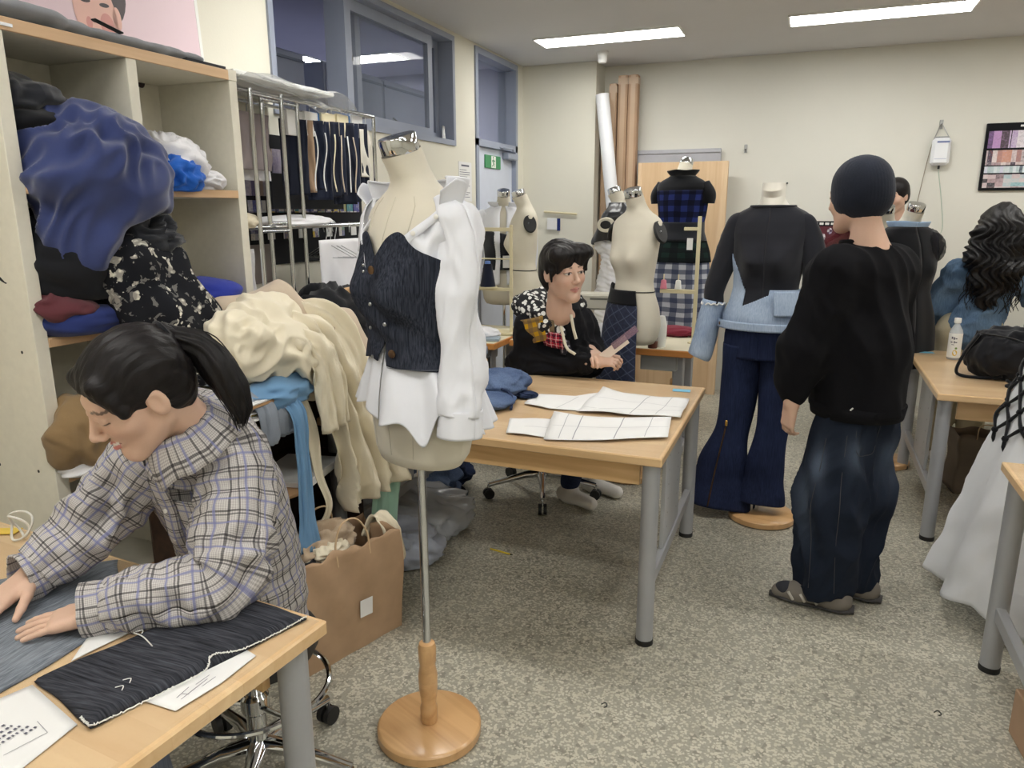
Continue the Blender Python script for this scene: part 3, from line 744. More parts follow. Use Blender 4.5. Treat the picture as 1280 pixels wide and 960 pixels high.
g = over_geo([(-1.76, 2.12, 1.20), (-1.63, 2.18, 1.15), (-1.55, 2.22, .98), (-1.52, 2.26, .78), (-1.50, 2.30, .60), (-1.49, 2.32, .47)], [.24, .28, .26, .26, .30, .34], (.25, 1, 0), 4, [.025, .03, .03, .035, .04, .04], 5, 56, 70)
tag(g.build('muslin_sheet', M_CREAM, None, True, solid=.003), 'long cream muslin sheet hanging from the heap towards the paper bag', 'fabric')
g = over_geo([(-1.70, 2.0, 1.16), (-1.56, 2.05, 1.12), (-1.51, 2.08, 1.0), (-1.505, 2.10, .80)], [.12, .14, .13, .14], (.25, 1, 0), 2, .018, 9, 30, 40)
tag(g.build('muslin_strip', M_CREAM, None, True, solid=.003), 'short cream muslin flap hanging in front of the long sheet', 'fabric')
g = over_geo([(-1.60, 2.02, .95), (-1.56, 2.02, .80), (-1.55, 2.03, .64), (-1.53, 2.05, .52), (-1.56, 2.04, .42), (-1.54, 2.06, .33)], [.03, .05, .035, .03, .035, .05], (.2, 1, 0), 1, .006, 6, 12, 50)
tag(g.build('cloth_strip', M_CREAM, None, True, solid=.002), 'narrow frayed cream cloth strip dangling down to the low shelf', 'fabric strip')
g = over_geo([(-1.72, 2.36, 1.02), (-1.60, 2.42, 1.0), (-1.54, 2.45, .85), (-1.52, 2.47, .6), (-1.55, 2.46, .3), (-1.58, 2.46, .12)], [.12, .16, .17, .16, .14, .13], (.2, 1, 0), 2, .02, 15, 30, 60)
tag(g.build('mint_chiffon', M_MINT, None, True, solid=.002), 'pale mint chiffon hanging down behind the muslin sheet', 'fabric')
g = over_geo([(-1.80, 1.86, 1.0), (-1.64, 1.86, .99), (-1.575, 1.865, .93), (-1.57, 1.87, .84), (-1.575, 1.875, .815)], [.2, .2, .17, .16, .16], (.15, 1, 0), 1, .01, 25, 26, 40)
tag(g.build('grey_cloth', fabric('grey_melange', (138, 146, 158), var=.15), None, True, solid=.004), 'grey melange cloth flap hanging out under the muslin heap', 'fabric')
heap('light_blue_cloth', 'light blue jersey bunched under the muslin heap', 'fabric', (-1.65, 1.95, .955), (.10, .16, .06), M_LBLUE, 52, .14, .8)
g = over_geo([(-1.60, 1.92, .95), (-1.54, 1.925, .90), (-1.53, 1.925, .75), (-1.53, 1.925, .55), (-1.52, 1.92, .40)], [.09, .06, .055, .06, .09], (.2, 1, 0), 1, .008, 27, 16, 50)
tag(g.build('light_blue_strip', M_LBLUE, None, True, solid=.003), 'long light blue jersey strip hanging down beside the seated woman', 'fabric strip')
M_CARD = plain('kraft_board', (176, 138, 98), .8, var=.08)
for i in range(7):
    m = [M_PAPER, fabric('yellow_card', (222, 208, 120), weave=300), M_PAPER, fabric('grey_magazine', (180, 184, 190), weave=300), M_PAPER, M_CARD, M_PAPER][i]
    g = Geo(); g.box((0, 0, 0), (.21, .28, .006 + .003 * (i % 2)), RNG.uniform(-.15, .15), .001)
    o = g.build('paper_stack_sheet', m); o.location = (-1.70 + RNG.uniform(-.02, .02), 1.84 + RNG.uniform(-.02, .02), .907 + i * .0088)
    tag(o, ['lowest white booklet under the grey cloth on the low shelf', 'yellow folder under the grey cloth on the low shelf', 'white booklet on the yellow folder', 'grey magazine in the stack on the low shelf', 'white booklet on the grey magazine', 'kraft folder in the stack on the low shelf', 'topmost white booklet under the grey cloth'][i], 'booklet', 'booklets on the low shelf')
g = Geo(); g.box((0, 0, 0), (.22, .3, .03), .2, .002); o = g.build('paper_pad', M_PAPER); o.location = (-1.72, 2.12, .598); tag(o, 'white paper pad lying on the middle board of the low shelf', 'paper pad')
g = Geo(); g.box((0, 0, 0), (.16, .22, .012), -.3, .002); o = g.build('kraft_folder', M_CARD); o.location = (-1.68, 1.90, .589); tag(o, 'kraft folder on the middle board of the low shelf', 'folder')
heap('tissue_scrap', 'white crumpled paper scrap on the lower board of the low shelf', 'paper', (-1.66, 2.02, .30), (.08, .11, .045), M_PAPER, 57, .25, 1.1)
heap('khaki_cloth', 'khaki cloth folded on a lower shelf behind the seated woman', 'fabric', (-1.99, 1.50, .90), (.10, .12, .115), M_KHAKI, 58, .2, .8)
heap('white_cloth', 'white folded cloth under the khaki cloth', 'fabric', (-1.98, 1.52, .80), (.10, .12, .03), M_WCLOTH, 59, .1, .6)
heap('black_cloth', 'black clothes piled beyond the muslin heap', 'clothes', (-1.98, 2.74, .95), (.20, .26, .27), M_BLK, 61, .14, .9)
heap('black_cloth', 'black clothes slumped below the muslin heap beside the mint chiffon', 'clothes', (-1.97, 2.80, .55), (.15, .25, .32), M_BLK2, 62, .16, 1.0)
heap('dark_trousers', 'slate blue denim folded on top of the black clothes', 'clothes', (-1.94, 2.92, 1.15), (.13, .16, .06), denim('slate_denim', (54, 62, 80), (84, 94, 112)), 63, .15, .8)
g = fold_roll('fur_trim', 'tan and black fur trim lying on the black clothes', [(-1.90, 2.74, 1.20), (-1.83, 2.80, 1.18), (-1.78, 2.86, 1.11), (-1.75, 2.90, 1.05)], [.02, .03, .028, .012], [.03, .035, .03, .015], fabric('tan_fur', (184, 152, 112), var=.4, scale=30, sheen=.5), 65, 'trim', .01)
heap('white_cloth', 'white cloth between the black clothes and the denim corset form', 'fabric', (-1.86, 3.0, .86), (.11, .14, .12), M_WCLOTH, 66, .16, .8)
heap('royal_blue_cloth', 'royal blue cloth wedged below the white cloth', 'fabric', (-1.90, 2.98, .62), (.10, .12, .12), M_DBLUE, 67, .16, .8)
# ------------------------------------------------------------------ chrome racks and hanging swatches behind the shelving
bd = thing('display_board', 'black display board covered with small fashion pictures behind the chrome racks', 'board', (XL + .02, 0, 0))
def mat_collage(name, base, cell, cols, kind='Object', thr=.35):
    t = NT(name); v = t.co(kind); sp = t.n('SeparateXYZ', {'Vector': v})
    cx = t.math('FLOOR', t.math('DIVIDE', sp.outputs[cell[2]], cell[0])); cz = t.math('FLOOR', t.math('DIVIDE', sp.outputs[2], cell[1]))
    wn = t.n('TexWhiteNoise', {'Vector': t.n('CombineXYZ', {0: cx, 1: cz, 2: 3.0}).outputs[0]}, noise_dimensions='3D')
    n = t.noise(v, 60, 4, .7)
    f = t.math('ADD', t.math('MULTIPLY', wn.outputs[0], .7), t.math('MULTIPLY', n, .3))
    c = t.ramp(f, [(i / (len(cols) - 1), c) for i, c in enumerate(cols)])
    return t.fin(c, .5)
g = Geo(); g.b2((-.012, 2.5, 1.3), (0, 3.66, 1.9)); g.build('board', M_BLK, bd, False)
M_COLL = mat_collage('picture_print', None, (.04, .09, 1), [(40, 36, 48), (150, 140, 170), (196, 186, 196), (90, 84, 130), (200, 176, 160), (60, 56, 70)])
M_SWAT = mat_collage('swatch_print', None, (.03, .05, 1), [(170, 60, 60), (60, 140, 160), (220, 190, 60), (60, 70, 150), (225, 220, 215), (70, 60, 110), (150, 190, 190)])
r = random.Random(5)
for k in range(10):
    y0 = 2.60 + k * .105; g = Geo(); g.b2((0, y0, 1.62), (.003, y0 + .085, 1.62 + r.uniform(.16, .22))); g.build('picture', M_COLL, bd, False)
for k in range(16):
    y0 = 2.60 + k * .065; g = Geo(); g.b2((0, y0, 1.545), (.003, y0 + .055, 1.60)); g.build('swatch', M_SWAT, bd, False)
for k in range(9):
    y0 = 2.62 + k * .115; g = Geo(); g.b2((0, y0, 1.42), (.003, y0 + .05, 1.48 + r.uniform(0, .03))); g.build('swatch_card', M_SWAT if k % 2 else M_PAPER, bd, False)

def ladder(name, label, x, y0, y1, ztop, rungs, rad=.0095):
    t_ = thing(name, label, 'rack', (x, (y0 + y1) / 2, 0), group='narrow chrome ladder stands')
    h = (y1 - y0) / 2
    for s_ in (-h, h): g = Geo(); g.tube([(0, s_, .0), (0, s_, ztop)], rad, 12); g.build('post', M_CHROME, t_)
    for z in rungs: g = Geo(); g.tube([(0, -h, z), (0, h, z)], .007, 10); g.build('rung', M_CHROME, t_)
    g = Geo(); g.b2((-.12, -h - .01, 0), (.12, -h + .01, .02)); g.b2((-.12, h - .01, 0), (.12, h + .01, .02)); g.build('foot', M_CHROME, t_)
ladder('ladder_stand', 'narrow chrome ladder stand next to the cream shelving', -2.08, 2.45, 2.635, 2.02, (1.47, .9, 2.0))
ladder('ladder_stand', 'chrome ladder stand behind the one next to the cream shelving', -2.14, 2.585, 2.815, 2.03, (1.50, .9, 2.0))
g = Geo(); g.b2((-2.38, 2.30, 2.045), (-2.02, 2.93, 2.062), .003); tag(g.build('white_board', M_WHITE), 'white board laid across the chrome racks beside the shelving', 'board')
hb = over_geo([(-2.03, 2.32, 2.043), (-2.04, 2.6, 2.03), (-2.05, 2.85, 2.035), (-2.06, 3.02, 2.0)], [.22, .24, .26, .2], (1, 0, 0), 2, .012, 44, 20, 50)
tag(hb.build('clear_plastic', glass('clear_film', (235, 238, 240), .28, .15), None, True, solid=.001), 'clear plastic film sagging under the white board', 'plastic film')
rk = thing('garment_rack', 'chrome garment rack carrying the dark fabric swatches', 'rack', (-2.13, 0, 0))
for y in (2.40, 3.42): g = Geo(); g.tube([(0, y, 0), (0, y, 2.025)], .010, 12); g.build('post', M_CHROME, rk)
g = Geo(); g.tube([(0, 2.40, 2.02), (0, 3.42, 2.02)], .010, 12); g.build('top_rail', M_CHROME, rk)
g = Geo(); g.tube([(0, 2.40, 1.485), (0, 3.42, 1.485)], .010, 12); g.build('lower_rail', M_CHROME, rk)
g = Geo(); g.tube([(0, 3.42, 2.02), (-.22, 3.42, 2.02)], .008, 10); g.tube([(-.22, 2.40, 2.02), (-.22, 3.42, 2.02)], .008, 10); g.tube([(0, 2.4, 2.02), (-.22, 2.4, 2.02)], .008, 10); g.build('rear_rail', M_CHROME, rk)
for y in (2.40, 3.42): g = Geo(); g.b2((-.25, y - .012, 0), (.2, y + .012, .025), .004); g.build('foot', M_CHROME, rk)
def mini(name, label, cat, lo_y, hi_y, zt, zb, x, mat, seed, folds=1.5, amp=.008, head=None, group=None, dx=0.0):
    t_ = thing(name, label, cat, (x, (lo_y + hi_y) / 2, zt), group=group); w_ = (hi_y - lo_y) / 2
    g = hang_geo((dx, -w_, 0), (-dx, w_, 0), zt - zb, folds, amp, seed, 20, 24); g.build('cloth', mat, t_, True, solid=.003)
    if head is not None:
        g = Geo(); g.b2((-.006, -w_ * .96, -.07), (.010, w_ * .96, .035), .002); g.build('header_card', head, t_)
    g = Geo(); g.tube([(0, 0, .03), (0, 0, .055), (0, .012, .066), (0, .0, .078)], .0025, 6); g.build('hook', M_STEEL, t_)
mini('grey_cloth', 'taupe grey cloth hanging on the garment rack beside the shelving', 'fabric', 2.47, 2.70, 1.95, 1.72, -2.20, fabric('taupe_cloth', (150, 140, 142)), 101, 1, .01)
mini('white_cloth', 'pale cloth hanging behind the taupe grey cloth', 'fabric', 2.50, 2.72, 1.93, 1.68, -2.24, M_WCLOTH, 103, 1, .01)
M_TAGC = plain('cream_card', (232, 222, 190), .8, var=.03); M_TAGB = plain('blue_card', (66, 118, 178), .7, var=.04)
M_NVY = fabric('navy_suiting', (36, 42, 60)); M_NVY2 = fabric('ink_suiting', (30, 34, 48)); M_TAN = fabric('tan_suiting', (176, 150, 126))
sw = [(M_NVY2, M_PAPER), (M_TAN, M_PAPER), (M_NVY, M_PAPER), (M_NVY, M_TAGB), (M_NVY2, M_TAGC), (M_NVY, M_TAGC), (M_NVY2, M_TAGC), (M_NVY, M_TAGB), (M_NVY2, M_PAPER)]
names = ['ink blue swatch with white header next to the taupe cloth', 'tan swatch with white header among the navy swatches', 'navy swatch with white header beside the tan one', 'navy swatch with blue header card beside the white headed one', 'ink swatch with cream header beside the blue headed one', 'navy swatch with cream header between two ink swatches', 'second ink swatch with cream header on the garment rack', 'navy swatch with blue header at the far end of the row', 'last ink swatch with white header at the end of the rack']
for k, (m, hcard) in enumerate(sw):
    y = 2.80 + k * .062
    mini('fabric_swatch', names[k], 'swatch', y - .05, y + .05, 1.945 + .004 * k, 1.62 - .006 * k + .02 * (k % 3), -2.155 - .012 * (k % 2), m, 110 + k, 1, .006, hcard, 'fabric swatches on the garment rack', dx=-.035)
for k, (y, c) in enumerate(((2.885, M_PAPER), (2.955, M_PAPER), (3.03, M_TAGC), (3.09, M_BEIGE), (3.15, M_PAPER), (3.20, M_BEIGE))):
    g = Geo(); g.grid(lambda u, v: np.c_[-2.105 + .006 * np.sin(6 * v), y + (u - .5) * .008 + .01 * np.sin(5 * v + k), 1.90 - v * .26], 3, 16)
    tag(g.build('ribbon_tie', c, None, True, solid=.002), ['white ribbon dangling in front of the navy swatch by the tan one', 'white ribbon dangling before the blue header card', 'cream ribbon dangling in front of the ink swatch', 'beige ribbon dangling between the cream headed swatches', 'white ribbon dangling beside the far beige ribbon', 'beige ribbon at the far end of the swatch row'][k], 'ribbon')
mini('white_sleeve', 'small off-white garment at the end of the swatch row', 'garment', 3.30, 3.39, 1.95, 1.72, -2.13, fabric('off_white_knit', (212, 208, 198)), 131, 1.2, .012)
g = Geo(); g.b2((-2.30, 2.78, 1.56), (-2.28, 3.34, 1.72), .003); tag(g.build('display_sheet', M_BLK2), 'plain black panel standing below the hanging swatches', 'panel')
heap('white_roll', 'white folded cloth resting on the lower rack rail', 'fabric', (-2.22, 2.85, 1.50), (.10, .26, .035), M_WCLOTH, 141, .1, .8)
heap('cream_cloth', 'cream cloth rolled on the rung next to the shelving', 'fabric', (-2.15, 2.42, 1.51), (.07, .07, .035), M_CREAM, 143, .1, .8)
for k, y in enumerate((2.96, 2.995, 3.03)):
    t_ = thing('wire_hanger', 'empty dark wire hanger on the lower rack rail', 'hanger', (-2.13, y, 1.485), group='wire hangers on the lower rack rail')
    g = Geo(); g.tube([(0, -.012, -.03), (0, -.02, .0), (0, 0, .018), (0, .018, 0), (0, .012, -.03), (0, 0, -.06), (0, 0, -.08)], .0022, 6, spl=24); g.build('hook', M_STEEL, t_)
    g = Geo(); g.tube([(0, 0, -.08), (-.14, .01, -.15), (.14, .01, -.15), (0, 0, -.08)], .002, 6); g.build('wire', M_STEEL, t_)
mini('white_garment', 'white cotton garment hanging from the lower rack rail', 'garment', 2.86, 3.36, 1.42, .95, -2.10, M_WCLOTH, 151, 2, .012)
mini('white_garment', 'narrow white garment hanging from the rung next to the shelving', 'garment', 2.36, 2.45, 1.40, .95, -2.12, M_WCLOTH, 153, 1, .01)
g = Geo(); g.b2((XL + .016, 2.56, 1.22), (XL + .022, 2.88, 1.40)); tag(g.build('taupe_picture', plain('taupe_card', (128, 118, 112), .7)), 'taupe card on the wall behind the chrome posts', 'card')
g = Geo(); g.add([(XL + .02, 2.60, 1.17), (XL + .02, 2.60, 1.10), (XL + .02, 2.70, 1.12), (XL + .02, 2.86, 1.17), (XL + .02, 2.90, 1.11), (XL + .02, 2.74, 1.08)], [(0, 1, 2), (2, 5, 4, 3), (0, 2, 3)]); tag(g.build('black_bow', M_BLK, None, False, solid=.004), 'black bow shape on the wall below the taupe card', 'bow')

# ------------------------------------------------------------------ back wall fittings
def cardboard(name, label, x0, x1, y0, y1, h, tape=True, group=None):
    t_ = thing(name, label, 'box', ((x0 + x1) / 2, (y0 + y1) / 2, 0), group=group); a, b = (x1 - x0) / 2, (y1 - y0) / 2
    g = Geo(); g.b2((-a, -b, 0), (a, b, h), .004); g.build('carton', MATS['cardboard'], t_)
    g = Geo(); g.b2((-.02, -b - .001, 0), (.02, b + .001, h + .001)); g.b2((-a - .0012, -b - .0015, h - .07), (a + .0012, b + .0015, h - .02)); g.build('tape', MATS['packing_tape'], t_, False)
MATS['cardboard'] = plain('cardboard_brown', (172, 142, 116), .85, var=.08, bump=.1); MATS['packing_tape'] = plain('brown_tape', (188, 162, 136), .35, var=.05)
cardboard('tall_carton', 'tallest brown cardboard carton standing against the back wall', -1.50, -1.42, 6.36, 6.44, 2.64)
cardboard('tall_carton', 'tall taped cardboard carton beside the tallest one', -1.585, -1.505, 6.36, 6.45, 2.64)
cardboard('tall_carton', 'slightly shorter dark cardboard carton behind the white tube', -1.66, -1.595, 6.36, 6.46, 2.58)
cardboard('tall_carton', 'narrow carton by the wall column', -1.73, -1.67, 6.40, 6.5, 2.45)
tb = thing('paper_roll', 'long white paper roll leaning against the wall column corner', 'roll', (0, 0, 0))
g = Geo(); g.tube([(-1.34, 6.12, 0), (-1.685, 6.23, 2.48)], .055, 24); g.build('roll', plain('white_roll_paper', (226, 228, 232), .4, var=.03), tb)
wp = thing('wooden_door_panel', 'pale wooden panel door leaning against the back wall', 'panel', (0, 0, 0))
M_BIRCH = wood('birch_veneer', (226, 196, 158), (212, 178, 138), 2, .5, .6)
g = Geo(); g.b2((-1.39, 6.35, 0), (-.66, 6.42, 1.94), .003); g.build('panel', M_BIRCH, wp)
g = Geo(); g.b2((-1.39, 6.345, 0), (-1.36, 6.35, 1.94)); g.b2((-.72, 6.345, 0), (-.66, 6.35, 1.94)); g.build('stile', wood('birch_edge', (232, 204, 168), (220, 188, 148), 2, .5), wp, False)
g = Geo(); g.b2((-1.50, 6.50, 1.6), (-.74, 6.545, 2.05), .004); g.b2((-1.50, 6.49, 2.02), (-.74, 6.5, 2.05)); tag(g.build('metal_backboard', plain('grey_metal_frame', (178, 180, 188), .4), None), 'grey metal framed board on the wall behind the wooden panel', 'board')
def wall_hook(label, x, z):
    t_ = thing('wall_hook', label, 'hook', (x, YB, z)); g = Geo(); g.b2((-.012, -.006, -.03), (.012, 0, .035), .002); g.build('plate', M_STEEL, t_)
    g = Geo(); g.tube([(0, -.006, .0), (0, -.03, -.02), (0, -.035, .0)], .005, 8); g.build('hook', M_STEEL, t_)
wall_hook('small metal hook on the back wall beside the wooden panel', -.55, 2.04)
wall_hook('metal hook on the back wall holding the hanging white box', .84, 2.17)
g = Geo(); g.tube([(-.209, YB, 1.765), (-.209, YB - .02, 1.765)], [.008, .006], 8); tag(g.build('wall_peg', M_BLACK), 'tiny dark peg on the back wall beside the black top', 'peg')
ib = thing('hanging_box', 'white plastic box with a blue line of print hanging on the back wall', 'box', (.852, YB - .045, 1.975))
g = Geo(); g.box((0, 0, 0), (.125, .05, .2), 0, .02); g.build('case', plain('ivory_plastic', (232, 235, 240), .4, var=.02), ib)
g = Geo(); g.b2((-.032, -.0262, .062), (.05, -.0255, .074)); g.build('blue_print', plain('blue_print', (110, 124, 170), .6), ib, False)
g = Geo(); g.b2((-.04, -.0262, -.055), (.04, -.0255, -.050)); g.build('fine_print', plain('pale_print', (190, 196, 214), .6), ib, False)
g = Geo(); g.tube([(0, -.0, -.1), (0, 0, -.125)], .008, 8); g.build('outlet', M_BLACK, ib)
g = Geo(); g.tube([(-.055, 0, .09), (-.02, .01, .19), (-.012, .015, .20), (-.005, .01, .19), (.05, 0, .09)], .0025, 6); g.build('hanging_cord', M_STEEL, ib)
g = Geo(); g.b2((-.045, -.012, .098), (.045, .012, .108), .003); g.build('handle', M_STEEL, ib)
g = Geo(); g.tube([(.852, YB - .045, 1.85), (.90, YB - .03, 1.62), (.93, YB - .03, 1.42), (.90, YB - .03, 1.35), (.83, YB - .03, 1.34), (.74, YB - .03, 1.42), (.68, YB - .03, 1.62)], .003, 6, spl=60); tag(g.build('power_cable', plain('pale_green_cable', (176, 190, 176), .5)), 'thin pale cable looping below the hanging white box', 'cable')
g = Geo(); g.tube([(.83, YB - .02, 2.16), (.78, YB - .02, 1.95), (.71, YB - .02, 1.30)], .003, 6, spl=40); tag(g.build('hanging_string', plain('brown_cord', (150, 140, 124), .5)), 'thin brown cord running down from the wall hook', 'cord')
pb = thing('poster_board', 'black framed board of garment pictures and colour swatches on the back wall', 'board', (1.134, YB, 1.69))
g = Geo(); g.b2((0, -.02, 0), (.75, 0, .475), .003); g.build('board', M_BLK, pb)
mc1 = mat_collage('garment_photos', None, (.05, .3, 0), [(120, 80, 150), (190, 150, 200), (70, 60, 64), (150, 110, 180), (230, 224, 230), (100, 80, 120)])
mc2 = mat_collage('fashion_photos', None, (.03, .2, 0), [(214, 110, 80), (70, 64, 84), (226, 214, 214), (150, 120, 130), (204, 150, 130), (190, 190, 210)])
mc3 = mat_collage('colour_chart', None, (.02, .2, 0), [(110, 112, 128), (206, 208, 226), (216, 224, 228), (170, 190, 196), (70, 80, 100), (150, 190, 220)])
mc4 = mat_collage('fabric_cards', None, (.05, .028, 0), [(200, 194, 200), (52, 52, 60), (196, 170, 176), (214, 206, 208), (150, 190, 200), (60, 56, 70)])
for (x0, x1, z0, z1, m) in ((.02, .16, .30, .42, mc1), (.165, .30, .30, .42, mc1), (.31, .36, .35, .42, M_PAPER), (.31, .36, .30, .335, M_PAPER), (.38, .70, .30, .42, mc1), (.02, .36, .18, .285, mc2), (.37, .7, .18, .285, mc2), (.02, .36, .125, .172, mc3), (.37, .7, .125, .172, mc3), (.02, .36, .02, .115, mc4), (.37, .7, .02, .115, mc4)):
    g = Geo(); g.b2((x0, -.022, z0), (x1, -.0205, z1)); g.build('picture', m, pb, False)
g = Geo(); g.b2((.21, -.0215, .445), (.45, -.0205, .458)); g.build('title_print', M_WHITE, pb, False)
p2 = thing('wall_poster', 'dark red poster with rows of small white pictures behind the black top', 'poster', (.0, YB, 1.08))
g = Geo(); g.b2((0, -.012, 0), (.42, 0, .385)); g.build('sheet', plain('dark_red_print', (92, 34, 46), .6, var=.2), p2, False)
g = Geo(); g.b2((.0, -.0125, .345), (.42, -.0121, .385)); g.build('title_band', M_BLK, p2, False)
g = Geo()
for k in range(9): g.b2((.02 + k * .042, -.0135, .356), (.05 + k * .042, -.0126, .374))
g.build('title_letters', M_WHITE, p2, False)
g = Geo()
for k in range(46):
    cx, cz = r.uniform(.02, .38), r.uniform(.04, .33); s_ = r.uniform(.012, .026); a = np.linspace(0, 2 * PI, 8, endpoint=False)
    g.add(np.c_[cx + s_ * np.cos(a), np.full(8, -.0128 - k * 2e-5), cz + s_ * 1.3 * np.sin(a)], [tuple(range(8))])
g.build('printed_pictures', mat_collage('tiny_print', None, (.02, .02, 0), [(220, 214, 226), (170, 160, 190), (240, 236, 236), (80, 60, 90), (200, 150, 150)]), p2, False)
# ------------------------------------------------------------------ worktables
M_TOP = wood('laminated_beech_top', (230, 200, 156), (210, 172, 124), 0, .28, .9, blocks=(.55, .075), coat=.35)
M_TOPE = wood('beech_edge', (220, 184, 134), (200, 160, 110), 0, .4, .9)
M_LEG = plain('grey_leg_paint', (164, 166, 170), .4, metal=.2, var=.03)
M_PLATE = plain('grey_plate', (170, 172, 175), .45, var=.03)
M_LABEL = plain('blue_sticker', (120, 186, 216), .6)
def worktable(label, x0, y0, lx, ly, rz=0.0, apron=(True, True), h=.735, group='beech worktables', sticker=None):
    t_ = thing('worktable', label, 'table', (x0, y0, 0), rz, group)      # local: x 0..lx, y 0..ly
    g = Geo(); g.b2((0, 0, h - .032), (lx, ly, h), .004); tp = g.build('tabletop', M_TOP, t_)
    g = Geo(); g.b2((.012, .012, h), (lx - .012, ly - .012, h + .0012)); g.build('clear_mat', glass('clear_vinyl', (235, 232, 220), .10, .06, .6), tp, False)
    for on, y in zip(apron, (.08, ly - .10)):
        if on: g = Geo(); g.b2((.10, y, h - .132), (lx - .09, y + .02, h - .034)); g.build('apron_board', M_TOPE, t_, False)
    for sx in (.045, lx - .045):
        for sy in (.06, ly - .06):
            g = Geo(); g.tube([(sx, sy, .012), (sx, sy, h - .032)], .031, 20); l_ = g.build('leg', M_LEG, t_)
            g = Geo(); g.lathe([(0, 0), (.033, 0), (.033, .02), (0, .02)], (sx, sy, 0), 20); g.build('foot_cap', M_BLACK, l_)
        g = Geo(); g.b2((sx - .015, .06, .20), (sx + .015, ly - .06, .25), .003); g.build('cross_rail', M_LEG, t_)
        g = Geo(); g.b2((sx - .008, ly * .30, .25), (sx + .008, ly * .62, h - .034), .002); pl = g.build('end_plate', M_PLATE, t_)
        g = Geo()
        for zz in np.arange(.32, .66, .06):
            for yy in (ly * .36, ly * .56):
                a = np.linspace(0, 2 * PI, 8, endpoint=False); g.add(np.c_[np.full(8, sx + .0085), yy + .004 * np.cos(a), zz + .004 * np.sin(a)], [tuple(range(8))]); g.add(np.c_[np.full(8, sx - .0085), yy + .004 * np.cos(a), zz + .004 * np.sin(a)], [tuple(range(8))[::-1]])
        o = g.build('plate_holes', M_BLACK, pl, False); o['kind'] = 'stuff'
    if sticker: g = Geo(); g.box((sticker[0], sticker[1], h + .0022), (.08, .05, .001), sticker[2]); g.build('number_sticker', M_LABEL, t_, False)
    return t_
worktable('beech worktable spread with white paper patterns', -1.80, 2.36, 1.40, 1.105, sticker=(1.305, 1.0, .1))
worktable('beech worktable carrying the black backpack and the bottle', .60, 3.73, 1.8, 1.2, sticker=(.09, 1.1, .1))
worktable('beech worktable corner beyond the white skirt', .655, 1.60, 1.8, 1.155, sticker=(.12, 1.05, .1))
LT_A = math.radians(-4.5); LT_C = np.array([-.848, 1.106]); _ux = np.array([math.cos(LT_A), math.sin(LT_A)]); _uy = np.array([-math.sin(LT_A), math.cos(LT_A)])
_o = LT_C - _ux * 1.12 - _uy * 1.05
worktable('beech worktable where the woman in the checked shirt works', _o[0], _o[1], 1.12, 1.05, LT_A, h=.74)

# ------------------------------------------------------------------ papers and cloth on the tables
M_PENCIL = plain('pencil_line', (150, 152, 158), .8)
def poly_sheet(name, label, pts, z, mat, lines=(), cat='paper', seed=0, lift=.004, lmat=None, th=.0008):
    p = np.array(pts, float); c = p.mean(0); t_ = thing(name, label, cat, (c[0], c[1], z)); p = p - c
    # triangulated fan with a slightly wavy surface
    n = len(p); rings = 7; nz = make_noise(seed, 5, 4.0); V = [np.array([0, 0])]; F = []
    q = []
    for i in range(n):
        for k in range(6): q.append(p[i] + (p[(i + 1) % n] - p[i]) * k / 6)
    q = np.array(q); m = len(q); V = [(0, 0)]
    for r_ in range(1, rings + 1): V += [tuple(x) for x in q * r_ / rings]
    V = np.array(V); zz = lift * (nz(np.c_[V, np.zeros(len(V))]) + 1.0)
    F = [(0, 1 + i, 1 + (i + 1) % m) for i in range(m)]
    for r_ in range(rings - 1):
        F += [(1 + r_ * m + i, 1 + (r_ + 1) * m + i, 1 + (r_ + 1) * m + (i + 1) % m, 1 + r_ * m + (i + 1) % m) for i in range(m)]
    g = Geo(); g.add(np.c_[V, zz], F); g.build('sheet', mat, t_, True, solid=th)
    for k, (a, b, wd) in enumerate(lines):
        a = np.array(a) - c; b = np.array(b) - c; T = np.linspace(0, 1, 14)[:, None]; L = a + (b - a) * T; nrm = np.array([-(b - a)[1], (b - a)[0]]); nrm = nrm / np.linalg.norm(nrm) * wd / 2
        vv = []
        for s_ in (-1, 1): vv.append(np.c_[L + s_ * nrm, lift * (nz(np.c_[L, np.zeros(14)]) + 1.0) + th + .0006])
        g = Geo(); g.add(np.concatenate(vv), [(i, i + 1, 15 + i, 14 + i) for i in range(13)]); g.build('drawn_line', lmat or M_PENCIL, t_, False)
    return t_
ZT = .7375
poly_sheet('paper_pattern', 'plain white paper pattern piece lying beside the larger lined one', [(-1.083, 2.848), (-1.105, 3.044), (-1.037, 3.058), (-.916, 3.063), (-.842, 3.16), (-.80, 2.85), (-.953, 2.812)], ZT, M_PAPER, [((-.93, 2.83), (-.90, 3.05), .002)], seed=1)
poly_sheet('paper_pattern', 'large lined white paper pattern nearer the far corner of the table', [(-.838, 2.809), (-.836, 3.234), (-.687, 3.182), (-.43, 3.166), (-.42, 2.861), (-.607, 2.829)], ZT + .003, M_PAPER, [((-.62, 2.84), (-.60, 3.16), .003), ((-.83, 3.02), (-.43, 3.02), .002), ((-.52, 2.86), (-.5, 3.15), .002), ((-.83, 2.9), (-.43, 2.93), .002)], seed=2, lift=.008)
poly_sheet('paper_pattern', 'short plain white paper pattern at the front edge of the table', [(-.994, 2.427), (-1.06, 2.628), (-.87, 2.684), (-.82, 2.441)], ZT, M_PAPER, [((-.96, 2.53), (-.84, 2.56), .002)], seed=3)
